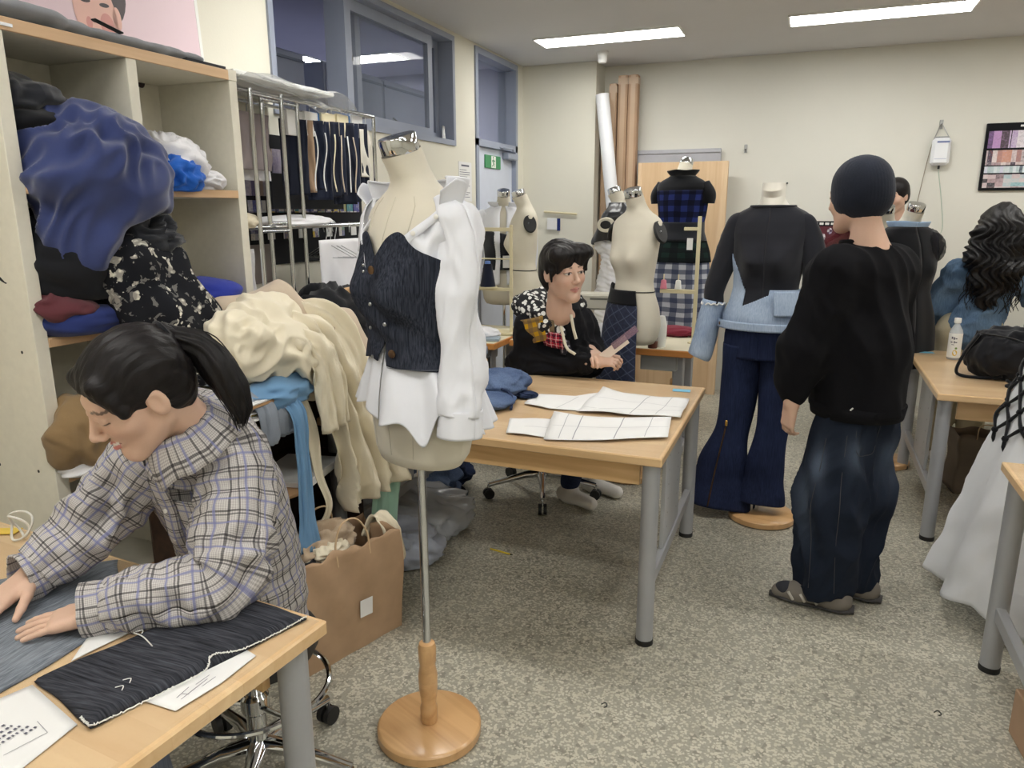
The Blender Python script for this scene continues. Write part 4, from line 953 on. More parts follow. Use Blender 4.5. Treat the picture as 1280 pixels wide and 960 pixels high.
poly_sheet('paper_pattern', 'long lined white paper pattern along the front edge of the table', [(-.837, 2.4), (-.917, 2.76), (-.803, 2.752), (-.452, 2.839), (-.42, 2.579), (-.552, 2.512), (-.629, 2.468)], ZT + .003, M_PAPER, [((-.74, 2.44), (-.79, 2.75), .0035), ((-.79, 2.43), (-.85, 2.75), .002), ((-.60, 2.49), (-.63, 2.79), .0035), ((-.86, 2.57), (-.44, 2.70), .002), ((-.5, 2.55), (-.52, 2.81), .002)], seed=4, lift=.006)
M_MIDDEN = denim('mid_blue_denim', (58, 74, 108), (104, 122, 152)); M_DKDEN = denim('dark_blue_denim', (30, 38, 60), (52, 64, 92))
heap('denim_bundle', 'rolled blue denim garment on the worktable behind the white shirt', 'garment', (-1.26, 3.0, .79), (.13, .17, .055), M_MIDDEN, 171, .12, .8, flat=.85)
heap('denim_bundle', 'folded blue denim lying under the rolled garment', 'garment', (-1.22, 2.78, .762), (.11, .13, .028), M_MIDDEN, 173, .12, .8)
heap('dark_denim_strap', 'dark denim strap end beside the rolled denim garment', 'garment', (-1.12, 2.97, .752), (.05, .04, .014), M_DKDEN, 175, .2, .8)
g = Geo(); g.tube([(-1.22, 2.86, .80), (-1.15, 2.84, .79), (-1.12, 2.80, .765), (-1.10, 2.74, .745)], .007, 6, spl=20); tag(g.build('denim_drawstring', M_DKDEN), 'thin dark cord trailing from the rolled denim garment', 'cord')
tb_ = thing('tool_box', 'black tool box with a clear blue-grey tray lid at the back of the worktable', 'tool box', (-1.60, 3.30, .7365), .0)
g = Geo(); g.box((0, 0, .045), (.24, .22, .09), 0, .008); g.build('base', plain('black_box_plastic', (26, 26, 28), .4), tb_)
g = Geo(); g.box((0, 0, .118), (.225, .205, .056), 0, .012); g.build('tray_lid', glass('blue_clear_lid', (150, 168, 196), .6, .25), tb_)
g = Geo()
for k in range(4): g.b2((-.09 + k * .05, -.06, .10), (-.05 + k * .05, .04, .125), .004)
o = g.build('contents', plain('tool_contents', (90, 110, 150), .6), tb_); o['kind'] = 'stuff'
g = Geo(); g.box((.0, 0, .150), (.1, .06, .010), .4, .002); g.build('orange_piece', plain('orange_card', (236, 132, 56), .6), tb_)
g = Geo(); g.tube([(.11, -.05, .12), (.15, -.05, .11), (.16, -.03, .09), (.13, -.03, .08)], .004, 6, spl=16); g.build('orange_clasp', plain('amber_clip', (206, 160, 96), .5), tb_)

# left table: denim pieces, papers
M_SLUB = denim('black_slub_denim', (24, 25, 30), (78, 80, 88), (14, 300, 14), .75, rot=(0, 0, 0), blotch=3)
M_CHAM = denim('grey_blue_chambray', (92, 98, 107), (148, 155, 164), (300, 30, 30), .7, rot=(0, 0, .5))
M_THREAD = fabric('white_thread', (220, 220, 216))
def quad_cloth(A, B, C, D, z, n=60, seed=0, amp=.004, edge=.006, h=.010):
    A, B, C, D = [np.array(q, float) for q in (A, B, C, D)]; nz = make_noise(seed, 6, 5.0); ez = make_noise(seed + 1, 6, 6.0); g = Geo()
    def fn(u, v):
        p = A * ((1 - u) * (1 - v))[:, None] + B * (u * (1 - v))[:, None] + C * (u * v)[:, None] + D * ((1 - u) * v)[:, None]
        q = np.c_[p, np.zeros(len(p))]; p = p + edge * np.c_[ez(q), ez(q + 5)]
        e = np.minimum(np.minimum(u, 1 - u), np.minimum(v, 1 - v)); dome = np.minimum(e / .06, 1) ** .5
        return np.c_[p, z + h * dome * .6 + amp * (nz(q) + .8) * dome]
    g.grid(fn, n, n, (1, 1)); return g
dd = thing('trouser_leg', 'black slub denim trouser panel with overlocked white edge on the table', 'fabric', (0, 0, 0))
quad_cloth((-1.005, .69), (-1.205, .745), (-1.09, 1.12), (-.885, 1.09), .743, 70, 5, .004, .005, .016).build('panel', M_SLUB, dd, True, solid=.003)
ep = [(-1.035, .70, .752), (-1.01, .690, .756), (-.995, .70, .752), (-.962, .80, .75), (-.940, .87, .752), (-.95, .90, .762), (-.925, .945, .752), (-.90, 1.02, .75), (-.885, 1.09, .75)]
P_, _ = spline(ep, 240); P_ += np.c_[.0015 * np.sin(np.arange(240) * 2.1), .0015 * np.cos(np.arange(240) * 1.7), .0011 * np.sin(np.arange(240) * 2.6)]
g = Geo(); g.tube(P_, .0013, 5); g.build('overlock_edge', M_THREAD, dd)
g = Geo(); g.tube([(-1.15, .905, .7585), (-1.12, .90, .760), (-1.08, .885, .7585)], .0012, 6, spl=20); g.build('frayed_slit', M_THREAD, dd)
g = Geo()
for a in ((-1.045, .79), (-1.04, .77), (-1.15, .91)): g.tube([(a[0], a[1], .7580), (a[0] + .012, a[1] + .006, .7605), (a[0] + .018, a[1] - .002, .7585)], .0009, 5, spl=8)
o = g.build('loose_threads', M_THREAD, dd); o['kind'] = 'stuff'
g = quad_cloth((-1.225, .665), (-1.86, .72), (-1.47, 1.135), (-1.238, .93), .7425, 70, 9, .003, .006, .006)
tag(g.build('chambray_panel', M_CHAM, None, True, solid=.003), 'grey blue chambray cloth spread under the woman\'s hands', 'fabric')
ps = poly_sheet('instruction_sheet', 'white instruction sheet with printed lines at the near corner of the table', [(-1.30, .45), (-1.199, .735), (-1.035, .692), (-1.01, .47)], .7425, M_PAPER, [((-1.075, .60), (-1.06, .66), .0012), ((-1.06, .66), (-1.10, .672), .0012)], seed=6, lift=.001)
g = Geo(); r = random.Random(3)
for ln in range(6):
    a0 = np.array([-1.088 - ln * .013, .66 - ln * .004]) - np.array([-1.136, .58675]); dr = np.array([-.06, -1.0]); dr /= np.linalg.norm(dr); s_ = 0
    while s_ < (.02, .085, .075, .06, .09, .05)[ln]:
        wl = r.uniform(.004, .007); p = a0 + dr * s_; g.box((p[0], p[1] , .0035), (.0048, wl * .7, .0003), .06); s_ += wl + .0022
o = g.build('printed_text', M_INK, ps, False); o['kind'] = 'stuff'
poly_sheet('paper_strip', 'white paper strip showing between the two denim pieces', [(-1.255, .90), (-1.20, .975), (-1.18, .914), (-1.20, .81)], .7425, M_PAPER, seed=7, lift=.001)
ph = poly_sheet('handwritten_sheet', 'white sheet with handwriting sticking out under the black denim panel', [(-.98, .775), (-.93, .96), (-.895, .95), (-.895, .86), (-.912, .775)], .7425, M_PAPER, [((-.925, .80), (-.925, .86), .0012), ((-.935, .80), (-.938, .83), .0012), ((-.918, .84), (-.916, .87), .0012), ((-.932, .84), (-.93, .87), .0012), ((-.922, .815), (-.935, .812), .0012)], seed=8, lift=.001, lmat=M_INK)
g = Geo(); g.box((-1.87, 1.15, .7445), (.06, .035, .002), .4); tag(g.build('yellow_note', plain('yellow_card_note', (228, 196, 84), .7)), 'small yellow card at the far edge of the table by the shelving', 'card')
cw = thing('tape_loop', 'pale loop of cable standing at the back of the table by the shelving', 'cable', (-1.80, 1.13, .706))
g = Geo(); a = np.linspace(0, 2 * PI, 40); g.tube(np.c_[.032 * np.cos(a), .010 * np.cos(a * 2), .07 + .032 * np.sin(a)], .003, 6); g.tube(np.c_[.036 * np.cos(a), .014 + .010 * np.sin(a * 2), .073 + .034 * np.sin(a)], .003, 6); g.build('loop', plain('white_cable', (224, 222, 214), .5), cw)

# stool under the left table (only its column, ring and a caster show)
st0 = thing('work_stool', 'chrome stool the woman in the checked shirt sits on', 'stool', (-1.30, 1.36, 0))
g = Geo(); g.tube([(0, 0, .10), (0, 0, .40)], [.028, .022], 16); g.build('column', M_CHROME, st0)
g = Geo(); g.lathe([(0, .40), (.17, .40), (.18, .42), (.18, .45), (.16, .47), (0, .475)], (0, 0, 0), 28); g.build('seat', plain('black_vinyl', (30, 30, 32), .5), st0)
g = Geo(); g.lathe([(.03, .22), (.038, .23), (.038, .27), (.03, .28)], (0, 0, 0), 18); g.build('collar', M_CHROME, st0)
def star_base(par, R_=.29, rot=0.0, z=.10):
    for k in range(5):
        a = rot + k * 2 * PI / 5; d = np.array([math.cos(a), math.sin(a)])
        g = Geo(); g.tube([(0, 0, z + .02), (*(d * .10), z + .015), (*(d * R_), z - .02)], [.026, .020, .014], 10, r2=[.030, .020, .013]); l_ = g.build('base_arm', M_CHROME, par)
        g = Geo(); c = d * R_; t_ = np.array([-d[1], d[0]])
        g.tube([(c[0], c[1], z - .02), (c[0], c[1], .045)], .007, 8); g.build('caster_stem', M_CHROME, l_)
        g = Geo(); w0 = np.array([c[0], c[1], .029])
        for s_ in (-1, 1): g.tube([w0 + np.array([*(t_ * .005 * s_), 0]), w0 + np.array([*(t_ * .022 * s_), 0])], .0285, 16)
        g.build('caster', M_BLACK, l_)
star_base(st0, .27, .2)
g = Geo(); a = np.linspace(0, 2 * PI, 49); g.tube(np.c_[.2 * np.cos(a), .2 * np.sin(a), np.full(49, .30)], .008, 8); g.build('foot_ring', M_CHROME, st0)
for s_ in range(3):
    an = s_ * 2 * PI / 3 - .4; g = Geo(); g.tube([(.03 * math.cos(an), .03 * math.sin(an), .25), (.2 * math.cos(an), .2 * math.sin(an), .30)], .007, 8); g.build('ring_spoke', M_CHROME, st0)
st1 = thing('office_stool', 'chrome five star stool under the young man behind the worktable', 'stool', (-1.29, 3.68, 0))
g = Geo(); g.tube([(0, 0, .08), (0, 0, .40)], [.03, .022], 16); g.build('column', M_CHROME, st1)
g = Geo(); g.lathe([(0, .40), (.18, .40), (.2, .42), (.2, .45), (.17, .475), (0, .48)], (0, 0, 0), 28); g.build('seat', plain('black_vinyl', (30, 30, 32), .5), st1)
star_base(st1, .31, -1.22)

# ------------------------------------------------------------------ paper bag with scraps
M_KRAFT = plain('kraft_paper', (178, 148, 118), .75, var=.07, scale=14, bump=.15, bscale=60)
pbg = thing('paper_bag', 'brown kraft paper shopping bag full of muslin scraps', 'bag', (-1.50, 2.02, 0), math.radians(72))
BL, BW, BH = .43, .21, .41; nzb = make_noise(12, 6, 5.0)
def bag_wall():
    per = []; L, W = BL / 2, BW / 2
    for a, b, n in (((-L, -W), (L, -W), 26), ((L, -W), (L, W), 14), ((L, W), (-L, W), 26), ((-L, W), (-L, -W), 14)):
        for k in range(n): per.append(np.array(a) + (np.array(b) - np.array(a)) * k / n)
    per = np.array(per); m = len(per); V = []; F = []; nv = 24
    for j in range(nv + 1):
        t = j / nv; z = BH * t; s_ = 1 + .05 * math.sin(t * 2.6)
        p = per * s_; q = np.c_[p, np.full(m, z)]
        d = .010 * nzb(q) * (.3 + t) ; side = np.abs(per[:, 0]) > L - 1e-3
        nrm = np.where(side[:, None], np.c_[np.sign(per[:, 0]), np.zeros(m)], np.c_[np.zeros(m), np.sign(per[:, 1])])
        gus = np.where(side, -.045 * t * np.maximum(0, 1 - np.abs(per[:, 1]) / W), 0)
        bow = np.where(~side, .018 * t * (1 - (per[:, 0] / L) ** 2), 0)
        p = p + nrm * (d + gus + bow)[:, None]
        zz = z + (.022 * nzb(np.c_[per * 2, np.zeros(m) + 4]) if j == nv else .006 * nzb(q * 2) * t)
        V.append(np.c_[p, np.broadcast_to(zz, (m,))])
    V = np.concatenate(V)
    for j in range(nv):
        for i in range(m): F.append((j * m + i, j * m + (i + 1) % m, (j + 1) * m + (i + 1) % m, (j + 1) * m + i))
    F.append(tuple(range(m))[::-1]); g = Geo(); g.add(V, F); return g
bag_wall().build('bag', M_KRAFT, pbg, None, solid=.0015)
M_CORD = plain('kraft_cord', (206, 178, 142), .8)
for y, lean in ((-BW / 2 - .012, .01), (BW / 2 + .01, -.02)):
    g = Geo(); g.tube([(-.07, y, .36), (-.068, y + lean, .44), (-.03, y + lean * 2, .50), (.03, y + lean * 2, .50), (.068, y + lean, .44), (.07, y, .36)], .0035, 8, spl=40); g.build('handle', M_CORD, pbg)
g = Geo(); g.box((.03, -BW / 2 - .027, .17), (.055, .001, .065), 0, 0, R=np.array(Matrix.Rotation(.05, 3, 'Y'))); st = g.build('white_label', M_PAPER, pbg, False)
heap('muslin_scrap', 'crumpled tan muslin scrap inside the paper bag', 'scrap', (-1.54, 2.02, .36), (.07, .13, .085), fabric('tan_muslin', (188, 168, 144)), 181, .3, 1.1)
heap('muslin_scrap', 'dark scrap of cloth at the near end inside the paper bag', 'scrap', (-1.51, 1.92, .335), (.06, .08, .05), M_BLK, 183, .2, 1.0)
heap('muslin_scrap', 'pale muslin scrap lying on the tan one inside the bag', 'scrap', (-1.49, 1.97, .375), (.05, .08, .035), M_CREAM, 184, .3, 1.0)
g = over_geo([(-1.46, 2.17, .36), (-1.43, 2.20, .435), (-1.385, 2.21, .40), (-1.365, 2.215, .32), (-1.355, 2.22, .25)], [.06, .08, .08, .09, .08], (.3, .95, 0), 1, .008, 33, 16, 40)
tag(g.build('muslin_scrap', M_CREAM, None, True, solid=.002), 'cream muslin strip hanging over the corner of the paper bag', 'scrap')

# clothes heaped on the floor under the worktable
heap('denim_heap', 'heap of blue denim clothes on the floor under the worktable', 'clothes', (-1.92, 3.30, .12), (.26, .24, .12), M_MIDDEN, 191, .2, 1.1)
heap('denim_heap', 'dark blue denim on the floor beside the blue heap', 'clothes', (-1.90, 3.56, .09), (.2, .16, .09), M_DKDEN, 193, .22, 1.1)
M_FILM = glass('grey_film', (200, 204, 210), .55, .25)
heap('grey_garment', 'grey folded garment inside the clear plastic bag on the floor', 'garment', (-1.80, 2.92, .085), (.22, .2, .07), fabric('mid_grey_cloth', (112, 116, 120)), 195, .12, .8)
heap('plastic_bag', 'clear plastic garment bag with folded clothes on the floor', 'bag', (-1.74, 2.98, .10), (.30, .26, .10), M_FILM, 197, .10, 1.0, power=.75)
heap('pale_cloth', 'pale blue grey cloth on the floor beside the paper bag', 'fabric', (-1.66, 2.66, .09), (.24, .16, .10), fabric('pale_grey_cloth', (168, 174, 188)), 199, .18, 1.0)
heap('cream_scrap', 'small cream scrap at the edge of the denim heap', 'scrap', (-1.68, 3.33, .04), (.06, .07, .035), M_CREAM, 201, .2, 1.0)
g = Geo(); g.tube([(-1.72, 3.48, .06), (-1.66, 3.46, .03), (-1.64, 3.40, .02), (-1.69, 3.38, .02)], .009, 8, spl=24); tag(g.build('black_strap', M_BLK), 'black strap loop on the floor beside the denim heap', 'strap')
pn = thing('pencil', 'yellow pencil lying on the floor under the worktable', 'pencil', (-1.215, 2.90, .0045), math.radians(-10))
g = Geo(); g.tube([(-.06, 0, 0), (.05, 0, 0)], .004, 6); g.build('body', plain('yellow_paint', (222, 196, 60), .5), pn)
g = Geo(); g.tube([(.05, 0, 0), (.066, 0, 0)], [.004, .0008], 6); g.build('tip', M_BLACK, pn)
for k, (x, y, lab) in enumerate(((.49, 2.37, 'dark thread snippet on the floor between the tables'), (-.50, 2.02, 'tiny dark thread snippet on the floor in front of the worktable'), (-.52, 1.60, 'short dark thread crumb on the floor near the form base'))):
    g = Geo(); g.tube([(x, y, .002), (x + .012, y + .01, .004), (x + .02, y - .004, .003), (x + .012, y - .012, .002)], .0016, 5, spl=14); tag(g.build('thread_snippet', M_BLK), lab, 'thread')
# ------------------------------------------------------------------ dress forms
FZ = np.array([.785, .79, .80, .83, .90, 1.00, 1.08, 1.14, 1.20, 1.27, 1.33, 1.40, 1.45, 1.478, 1.50, 1.52, 1.54, 1.57, 1.62])
FA = np.array([.06, .11, .14, .158, .170, .158, .132, .120, .126, .140, .150, .160, .168, .160, .128, .088, .063, .051, .046])
FB = np.array([.03, .065, .09, .105, .116, .108, .092, .084, .092, .102, .104, .098, .086, .075, .066, .060, .056, .054, .052])
FC = np.array([0, 0, 0, .006, .012, .008, 0, 0, -.002, -.006, -.006, 0, .008, .012, .014, .012, .006, -.010, -.032])
def form_pt(z, th, off=0.0, wz=1.0):
    z = np.asarray(z, float); th = np.asarray(th, float)
    a = np.interp(z, FZ, FA) + off; b = np.interp(z, FZ, FB) + off; cy = np.interp(z, FZ, FC)
    x = a * np.cos(th); y = cy + b * np.sin(th)
    fr = np.clip(-np.sin(th), 0, 1)
    bust = .040 * np.exp(-((z - 1.265) / .062) ** 2) * (np.exp(-((x - .072) / .052) ** 2) + np.exp(-((x + .072) / .052) ** 2)) * fr ** .7
    return np.stack([x, y - bust, z], -1)
M_LINEN = fabric('linen_form', (214, 208, 192), var=.04, weave=900, bump=.2)
M_FWOOD = wood('varnished_base', (214, 172, 122), (190, 146, 98), 0, .3, .7, coat=.3)
M_SEAM = fabric('form_seam', (196, 190, 174))
def make_form(label, loc, rz, dz=0.07, base=True, caps=(), neck='chrome', waist=False, mat=None, group=None, zlow=.785, tilt=.0):
    t_ = thing('dress_form', label, 'mannequin', (loc[0], loc[1], 0), rz, group); mat = mat or M_LINEN
    zs = np.concatenate([FZ[:4], np.linspace(.85, 1.57, 44), [1.60, 1.62]]); g = Geo()
    def fn(u, v):
        z = np.interp(v, np.linspace(0, 1, len(zs)), zs); p = form_pt(z, u * 2 * PI)
        k = np.clip((z - 1.54) / .08, 0, 1); p[:, 2] += k * p[:, 1] * .35   # neck cut slopes towards the front
        p[:, 2] += dz; return p
    g.grid(fn, 65, len(zs)); bd_ = g.build('torso', mat, t_, True)
    ctr = np.array([0, -.032, 1.62 + dz - .032 * .35])
    Rn = np.array(Matrix.Rotation(math.atan(.35), 3, 'X'))
    if neck == 'chrome':
        g = Geo(); g.lathe([(0, -.002), (.0475, -.002), (.0485, .0), (.0485, .036), (.046, .040), (0, .0405)], (0, 0, 0), 32)
        v = np.concatenate(g.v) @ Rn.T + ctr; f = g.f; g = Geo(); g.add(v, f); g.build('neck_cap', M_CHROME, t_)
    for s_ in caps:
        g = Geo(); g.lathe([(0, .0), (.062, .0), (.066, .006), (.060, .016), (0, .018)], (0, 0, 0), 28, .72, 1.0)
        R_ = np.array(Matrix.Rotation(s_ * math.radians(68), 3, 'Y')) @ np.array(Matrix.Rotation(PI / 2, 3, 'Z')); v = np.concatenate(g.v) @ R_.T + np.array([s_ * .163, .004, 1.415 + dz]); f = g.f; g = Geo(); g.add(v, f); ac = g.build('arm_cap', M_BLACK, t_)
        g = Geo(); g.tube([np.array([s_ * .178, -.01, 1.42 + dz]), np.array([s_ * .186, -.01, 1.424 + dz])], .004, 8); g.build('screw', M_STEEL, ac)
    if waist:
        g = Geo(); th = np.linspace(0, 2 * PI, 64); g.tube(form_pt(np.full(64, 1.09), th, .001) + np.array([0, 0, dz]), .003, 6); g.build('waist_tape', M_BLK, t_)
    if base:
        g = Geo(); g.tube([(0, 0, .05), (0, 0, .80 + dz)], .0125, 20); g.build('pole', M_CHROME if base == 1 else M_CHROME, t_)
        g = Geo(); g.lathe([(0, .04), (.024, .04), (.026, .05), (.026, .09), (.022, .10), (.023, .115), (.028, .15), (.029, .20), (.023, .235), (.026, .245), (.027, .29), (.023, .305), (.014, .31), (0, .31)], (0, 0, 0), 28); g.build('turned_handle', M_FWOOD, t_)
        g = Geo(); g.lathe([(0, 0), (.15, 0), (.157, .006), (.157, .030), (.152, .036), (.148, .0375), (0, .0385)], (0, 0, 0), 64); g.build('base_disc', M_FWOOD, t_)
    return t_
def garment(par, name, mat, th0, th1, ztop, zbot, off, dz, nu=90, nv=50, solid=.0025, pinch=None, uvs=None):
    """sheet wrapped round a form; th0/th1 may depend on the height fraction, ztop/zbot on the angle, off on (th, v, z)"""
    g = Geo()
    def fn(u, v):
        a = th0(v) if callable(th0) else th0; b = th1(v) if callable(th1) else th1
        th = a + (b - a) * u; zt = ztop(th); zb = zbot(th); z = zt + (zb - zt) * v
        p = form_pt(np.maximum(z, .90), th, off(th, v, z)); p[:, 2] = z + dz; return p
    g.grid(fn, nu, nv, uvs or (1.0, .6)); return g.build(name, mat, par, True, solid=solid)
def deg(x): return np.radians(x)
FR = -PI / 2      # the front of a form

# --- the form in the foreground: white shirt, black slub denim corset
DZ = .085
fm = make_form('linen dress form in an open white shirt and black denim corset', (-.955, 1.705), math.radians(-22), DZ)
g = Geo()
for ph_ in (0, .5, -.5, PI):
    zz = np.linspace(.83, 1.50, 60); g.tube(form_pt(zz, np.full(60, FR + ph_), .0006) + np.array([0, 0, DZ]), .0011, 5)
    o = g.build('seam', M_SEAM, fm); g = Geo()
M_SHIRT = fabric('white_poplin', (224, 226, 233), var=.03, weave=1200, bump=.1, sheen=.1); M_VEST = denim('corset_slub_denim', (26, 29, 38), (66, 70, 82), (260, 260, 6), .8)
nzs = make_noise(301, 6, 6.0); nzs2 = make_noise(302, 6, 13.0)
def sh_off(th, v, z):
    q = np.stack([np.cos(th) * .25, np.sin(th) * .25, z * 1.0], 1); dg = q @ np.array([[.7, 0, .7], [0, 1, 0], [-.5, 0, .5]])
    return .012 - .022 * sabs(nzs(dg), .03) - .010 * sabs(nzs2(dg), .03) + .010
sh_t = thing('white_shirt', 'white button shirt pulled open and worn on the foreground dress form', 'shirt', (-.955, 1.705, 0), math.radians(-22))
op = lambda v: deg(5) + deg(66) * np.clip(1 - v / .72, 0, 1) ** 1.7
op2 = lambda v: deg(5) + deg(46) * np.clip(1 - v / .72, 0, 1) ** 1.2
# front/back of the shirt above the corset: opening widens towards the shoulders
garment(sh_t, 'shirt_body', M_SHIRT, lambda v: FR + op(v), lambda v: FR + 2 * PI - op2(v), lambda th: np.full_like(th, 1.496) + .004 * np.cos(2 * th), lambda th: np.full_like(th, 1.22), sh_off, DZ, 120, 50)
# collar: turned ribbon along the top edge
def collar(par, tha, thb, zc, h, flare, mat, dz, name='collar', seed=1):
    nz = make_noise(seed, 5, 5.0); g = Geo()
    def fn(u, v):
        th = tha + (thb - tha) * u; p = form_pt(np.full_like(th, zc), th, .010 + flare * np.sin(v * PI * .8)); p[:, 2] += dz + h * np.sin(v * PI * .62) * 1.1 + .004 * nz(p * 2)
        return p
    g.grid(fn, 70, 12); return g.build(name, mat, par, True, solid=.0025)
collar(sh_t, FR + deg(68), FR + deg(292), 1.490, .05, .018, M_SHIRT, DZ)
for s_ in (-1, 1):   # collar points standing up over the shoulders
    a0 = FR + s_ * deg(62); g = Geo()
    def fn(u, v):
        th = a0 + s_ * (u - .15) * deg(34); p = form_pt(np.full_like(th, 1.478), th, .012 + .030 * v * (1 - .3 * u))
        p[:, 2] += DZ + .062 * v * (1 - .45 * (u - .4) ** 2) - .05 * np.maximum(0, .5 - u) * v; return p
    g.grid(fn, 20, 14); g.build('collar_point', M_SHIRT, sh_t, True, solid=.003)
# front plackets
for s_ in (-1, 1):
    g = Geo(); v_ = np.linspace(0, .95, 40); th = FR + s_ * (op(v_) if s_ > 0 else op2(v_)); z = 1.496 + (1.22 - 1.496) * v_
    P0 = form_pt(z, th, .018); P1 = form_pt(z, th + s_ * deg(13), .020); g.add(np.concatenate([P0, P1]) + np.array([0, 0, DZ]), [(i, i + 1, 41 + i, 40 + i) for i in range(39)]); g.build('placket', M_SHIRT, sh_t, True, solid=.003)
M_BTN = plain('pearl_button', (224, 222, 216), .3); M_BTN2 = metal('dark_stud', (120, 96, 76), .3)
def disc_on(par, name, p, n, r_, mat, h=.003):
    p = np.array(p, float); n = np.array(n, float); n /= np.linalg.norm(n); g = Geo(); g.tube([p, p + n * h * .7, p + n * h], [r_, r_, r_ * .7], 14, up=(0, 0, 1)); return g.build(name, mat, par)
for k, v_ in enumerate((.16, .30)):
    th = np.array([FR + float(op(np.array(v_))) + deg(6)]); z = np.array([1.496 + (1.22 - 1.496) * v_]); p = form_pt(z, th, .026)[0] + np.array([0, 0, DZ]); disc_on(sh_t, 'button', p, (math.cos(th[0]), math.sin(th[0]), .1), .006, M_BTN)
# sleeve on the form's left side (flat, empty)
def sleeve_disp(seed, amp):
    nz = make_noise(seed, 6, 9.0); n2 = make_noise(seed + 5, 7, 22.0); n3 = make_noise(seed + 6, 7, 14.0)
    return lambda th, t, L: amp * .55 * (.25 - 1.3 * sabs(n3(np.stack([np.cos(th) * .09 + L * .25, np.sin(th) * .09, np.full_like(th, L * .55)], 1)), .04)) + amp * .25 * n2(np.stack([np.cos(th) * .08, np.sin(th) * .08, np.full_like(th, L * .4)], 1)) + amp * (nz(np.stack([np.cos(th) * .06, np.sin(th) * .06, np.full_like(th, L * .3)], 1)) - 1.2 * sabs(nz(np.stack([np.cos(th) * .05, np.sin(th) * .05, np.full_like(th, L * .2 + 4)], 1))))
g = Geo(); g.tube([(.118, .012, 1.575), (.165, .008, 1.525), (.190, .0, 1.42), (.198, -.01, 1.27), (.198, -.02, 1.12), (.200, -.03, 1.05)], [.022, .044, .055, .055, .054, .052], 40, [.040, .060, .062, .060, .058, .055], sleeve_disp(305, .015), False, spl=70); g.build('sleeve', M_SHIRT, sh_t, True, solid=.0025)
g = Geo(); g.tube([(.200, -.028, 1.065), (.203, -.034, .995)], [.054, .056], 28, [.058, .060], sleeve_disp(306, .003), False, spl=12); g.build('cuff', M_SHIRT, sh_t, True, solid=.003)
# skirt of the shirt below the corset: folds and a pointed hem
nzp = make_noise(309, 6, 1.2)
def pep_off(th, v, z): return .012 + v * (.035 + .020 * np.sin(7 * th + 2.5 * np.sin(th * 2 + 1)) + .010 * np.sin(13 * th + 1)) - .004 * sabs(nzs(np.stack([np.cos(th) * .3, np.sin(th) * .3, z], 1)))
def pep_bot(th):
    t_ = (np.degrees(th - FR) + 180) % 360 - 180
    return .955 - .03 * np.exp(-((t_ - 0) / 22.0) ** 2) - .075 * np.exp(-((t_ - 42) / 10.0) ** 2) + .03 * np.exp(-((t_ - 58) / 9.0) ** 2) - .055 * np.clip((t_ - 60) / 40, 0, 1) + .02 * np.exp(-((t_ + 25) / 15.0) ** 2) - .03 * np.clip(-t_ / 180, 0, 1)
garment(sh_t, 'shirt_tail', M_SHIRT, FR + deg(-4), FR + 2 * PI - deg(6), lambda th: np.full_like(th, 1.13), pep_bot, pep_off, DZ, 160, 40)
# corset
co = thing('denim_corset', 'strapless black slub denim corset buttoned over the white shirt', 'corset', (-.955, 1.705, 0), math.radians(-22))
nzv = make_noise(311, 6, 4.0)
def ang(th): return (np.degrees(th - FR) + 180) % 360 - 180
def ve_top(th):
    t_ = ang(th); return 1.385 + .03 * np.exp(-((np.abs(t_) - 22) / 13.0) ** 2) - .035 * np.exp(-(t_ / 7.0) ** 2) - .055 * np.clip((np.abs(t_) - 30) / 60, 0, 1)
def ve_off(th, v, z):
    q = np.stack([np.cos(th) * .2, np.sin(th) * .2, z * 2.2], 1); t_ = ang(th)
    drag = np.exp(-((t_ - 10) / 45.0) ** 2) * .008 * np.sin((z * 60) + t_ * .09) * np.exp(-((z - 1.20) / .06) ** 2)
    return .022 + .014 * v - .006 * sabs(nzv(q)) + drag
def ve_bot(th): t_ = ang(th); return 1.080 + .012 * np.exp(-((t_ + 20) / 20.0) ** 2) - .012 * np.clip(t_ / 90, 0, 1)
garment(co, 'left_panel', M_VEST, lambda v: FR + deg(2) + deg(8) * np.clip((v - .62) / .38, 0, 1), FR + PI, ve_top, ve_bot, ve_off, DZ, 90, 60, .004)
garment(co, 'right_panel', M_VEST, FR - PI, lambda v: FR + deg(7) - deg(13) * np.clip((v - .62) / .38, 0, 1), ve_top, ve_bot, lambda th, v, z: ve_off(th, v, z) - .005, DZ, 90, 60, .004)
for k, (t_, z, r_) in enumerate(((8, 1.325, .0105), (18, 1.115, .0105), (4, 1.24, .005), (-8, 1.175, .005), (15, 1.19, .005), (-7, 1.10, .005), (-3, 1.335, .004), (-2, 1.320, .004))):
    th = np.array([FR + deg(t_)]); p = form_pt(np.array([z]), th, .040 if z > 1.15 else .042)[0] + np.array([0, 0, DZ]); disc_on(co, 'stud' if r_ > .008 else 'rivet', p, (math.cos(th[0]), math.sin(th[0]), 0), r_, M_BTN2 if r_ > .008 else M_STEEL, .004)
g = Geo(); th = np.linspace(FR + deg(12), FR + deg(150), 80); g.tube(form_pt(np.full(80, 1.078), th, .0395) + np.array([0, 0, DZ]), .0009, 5); o = g.build('hem_stitch', plain('grey_stitch', (90, 94, 104), .8), co)

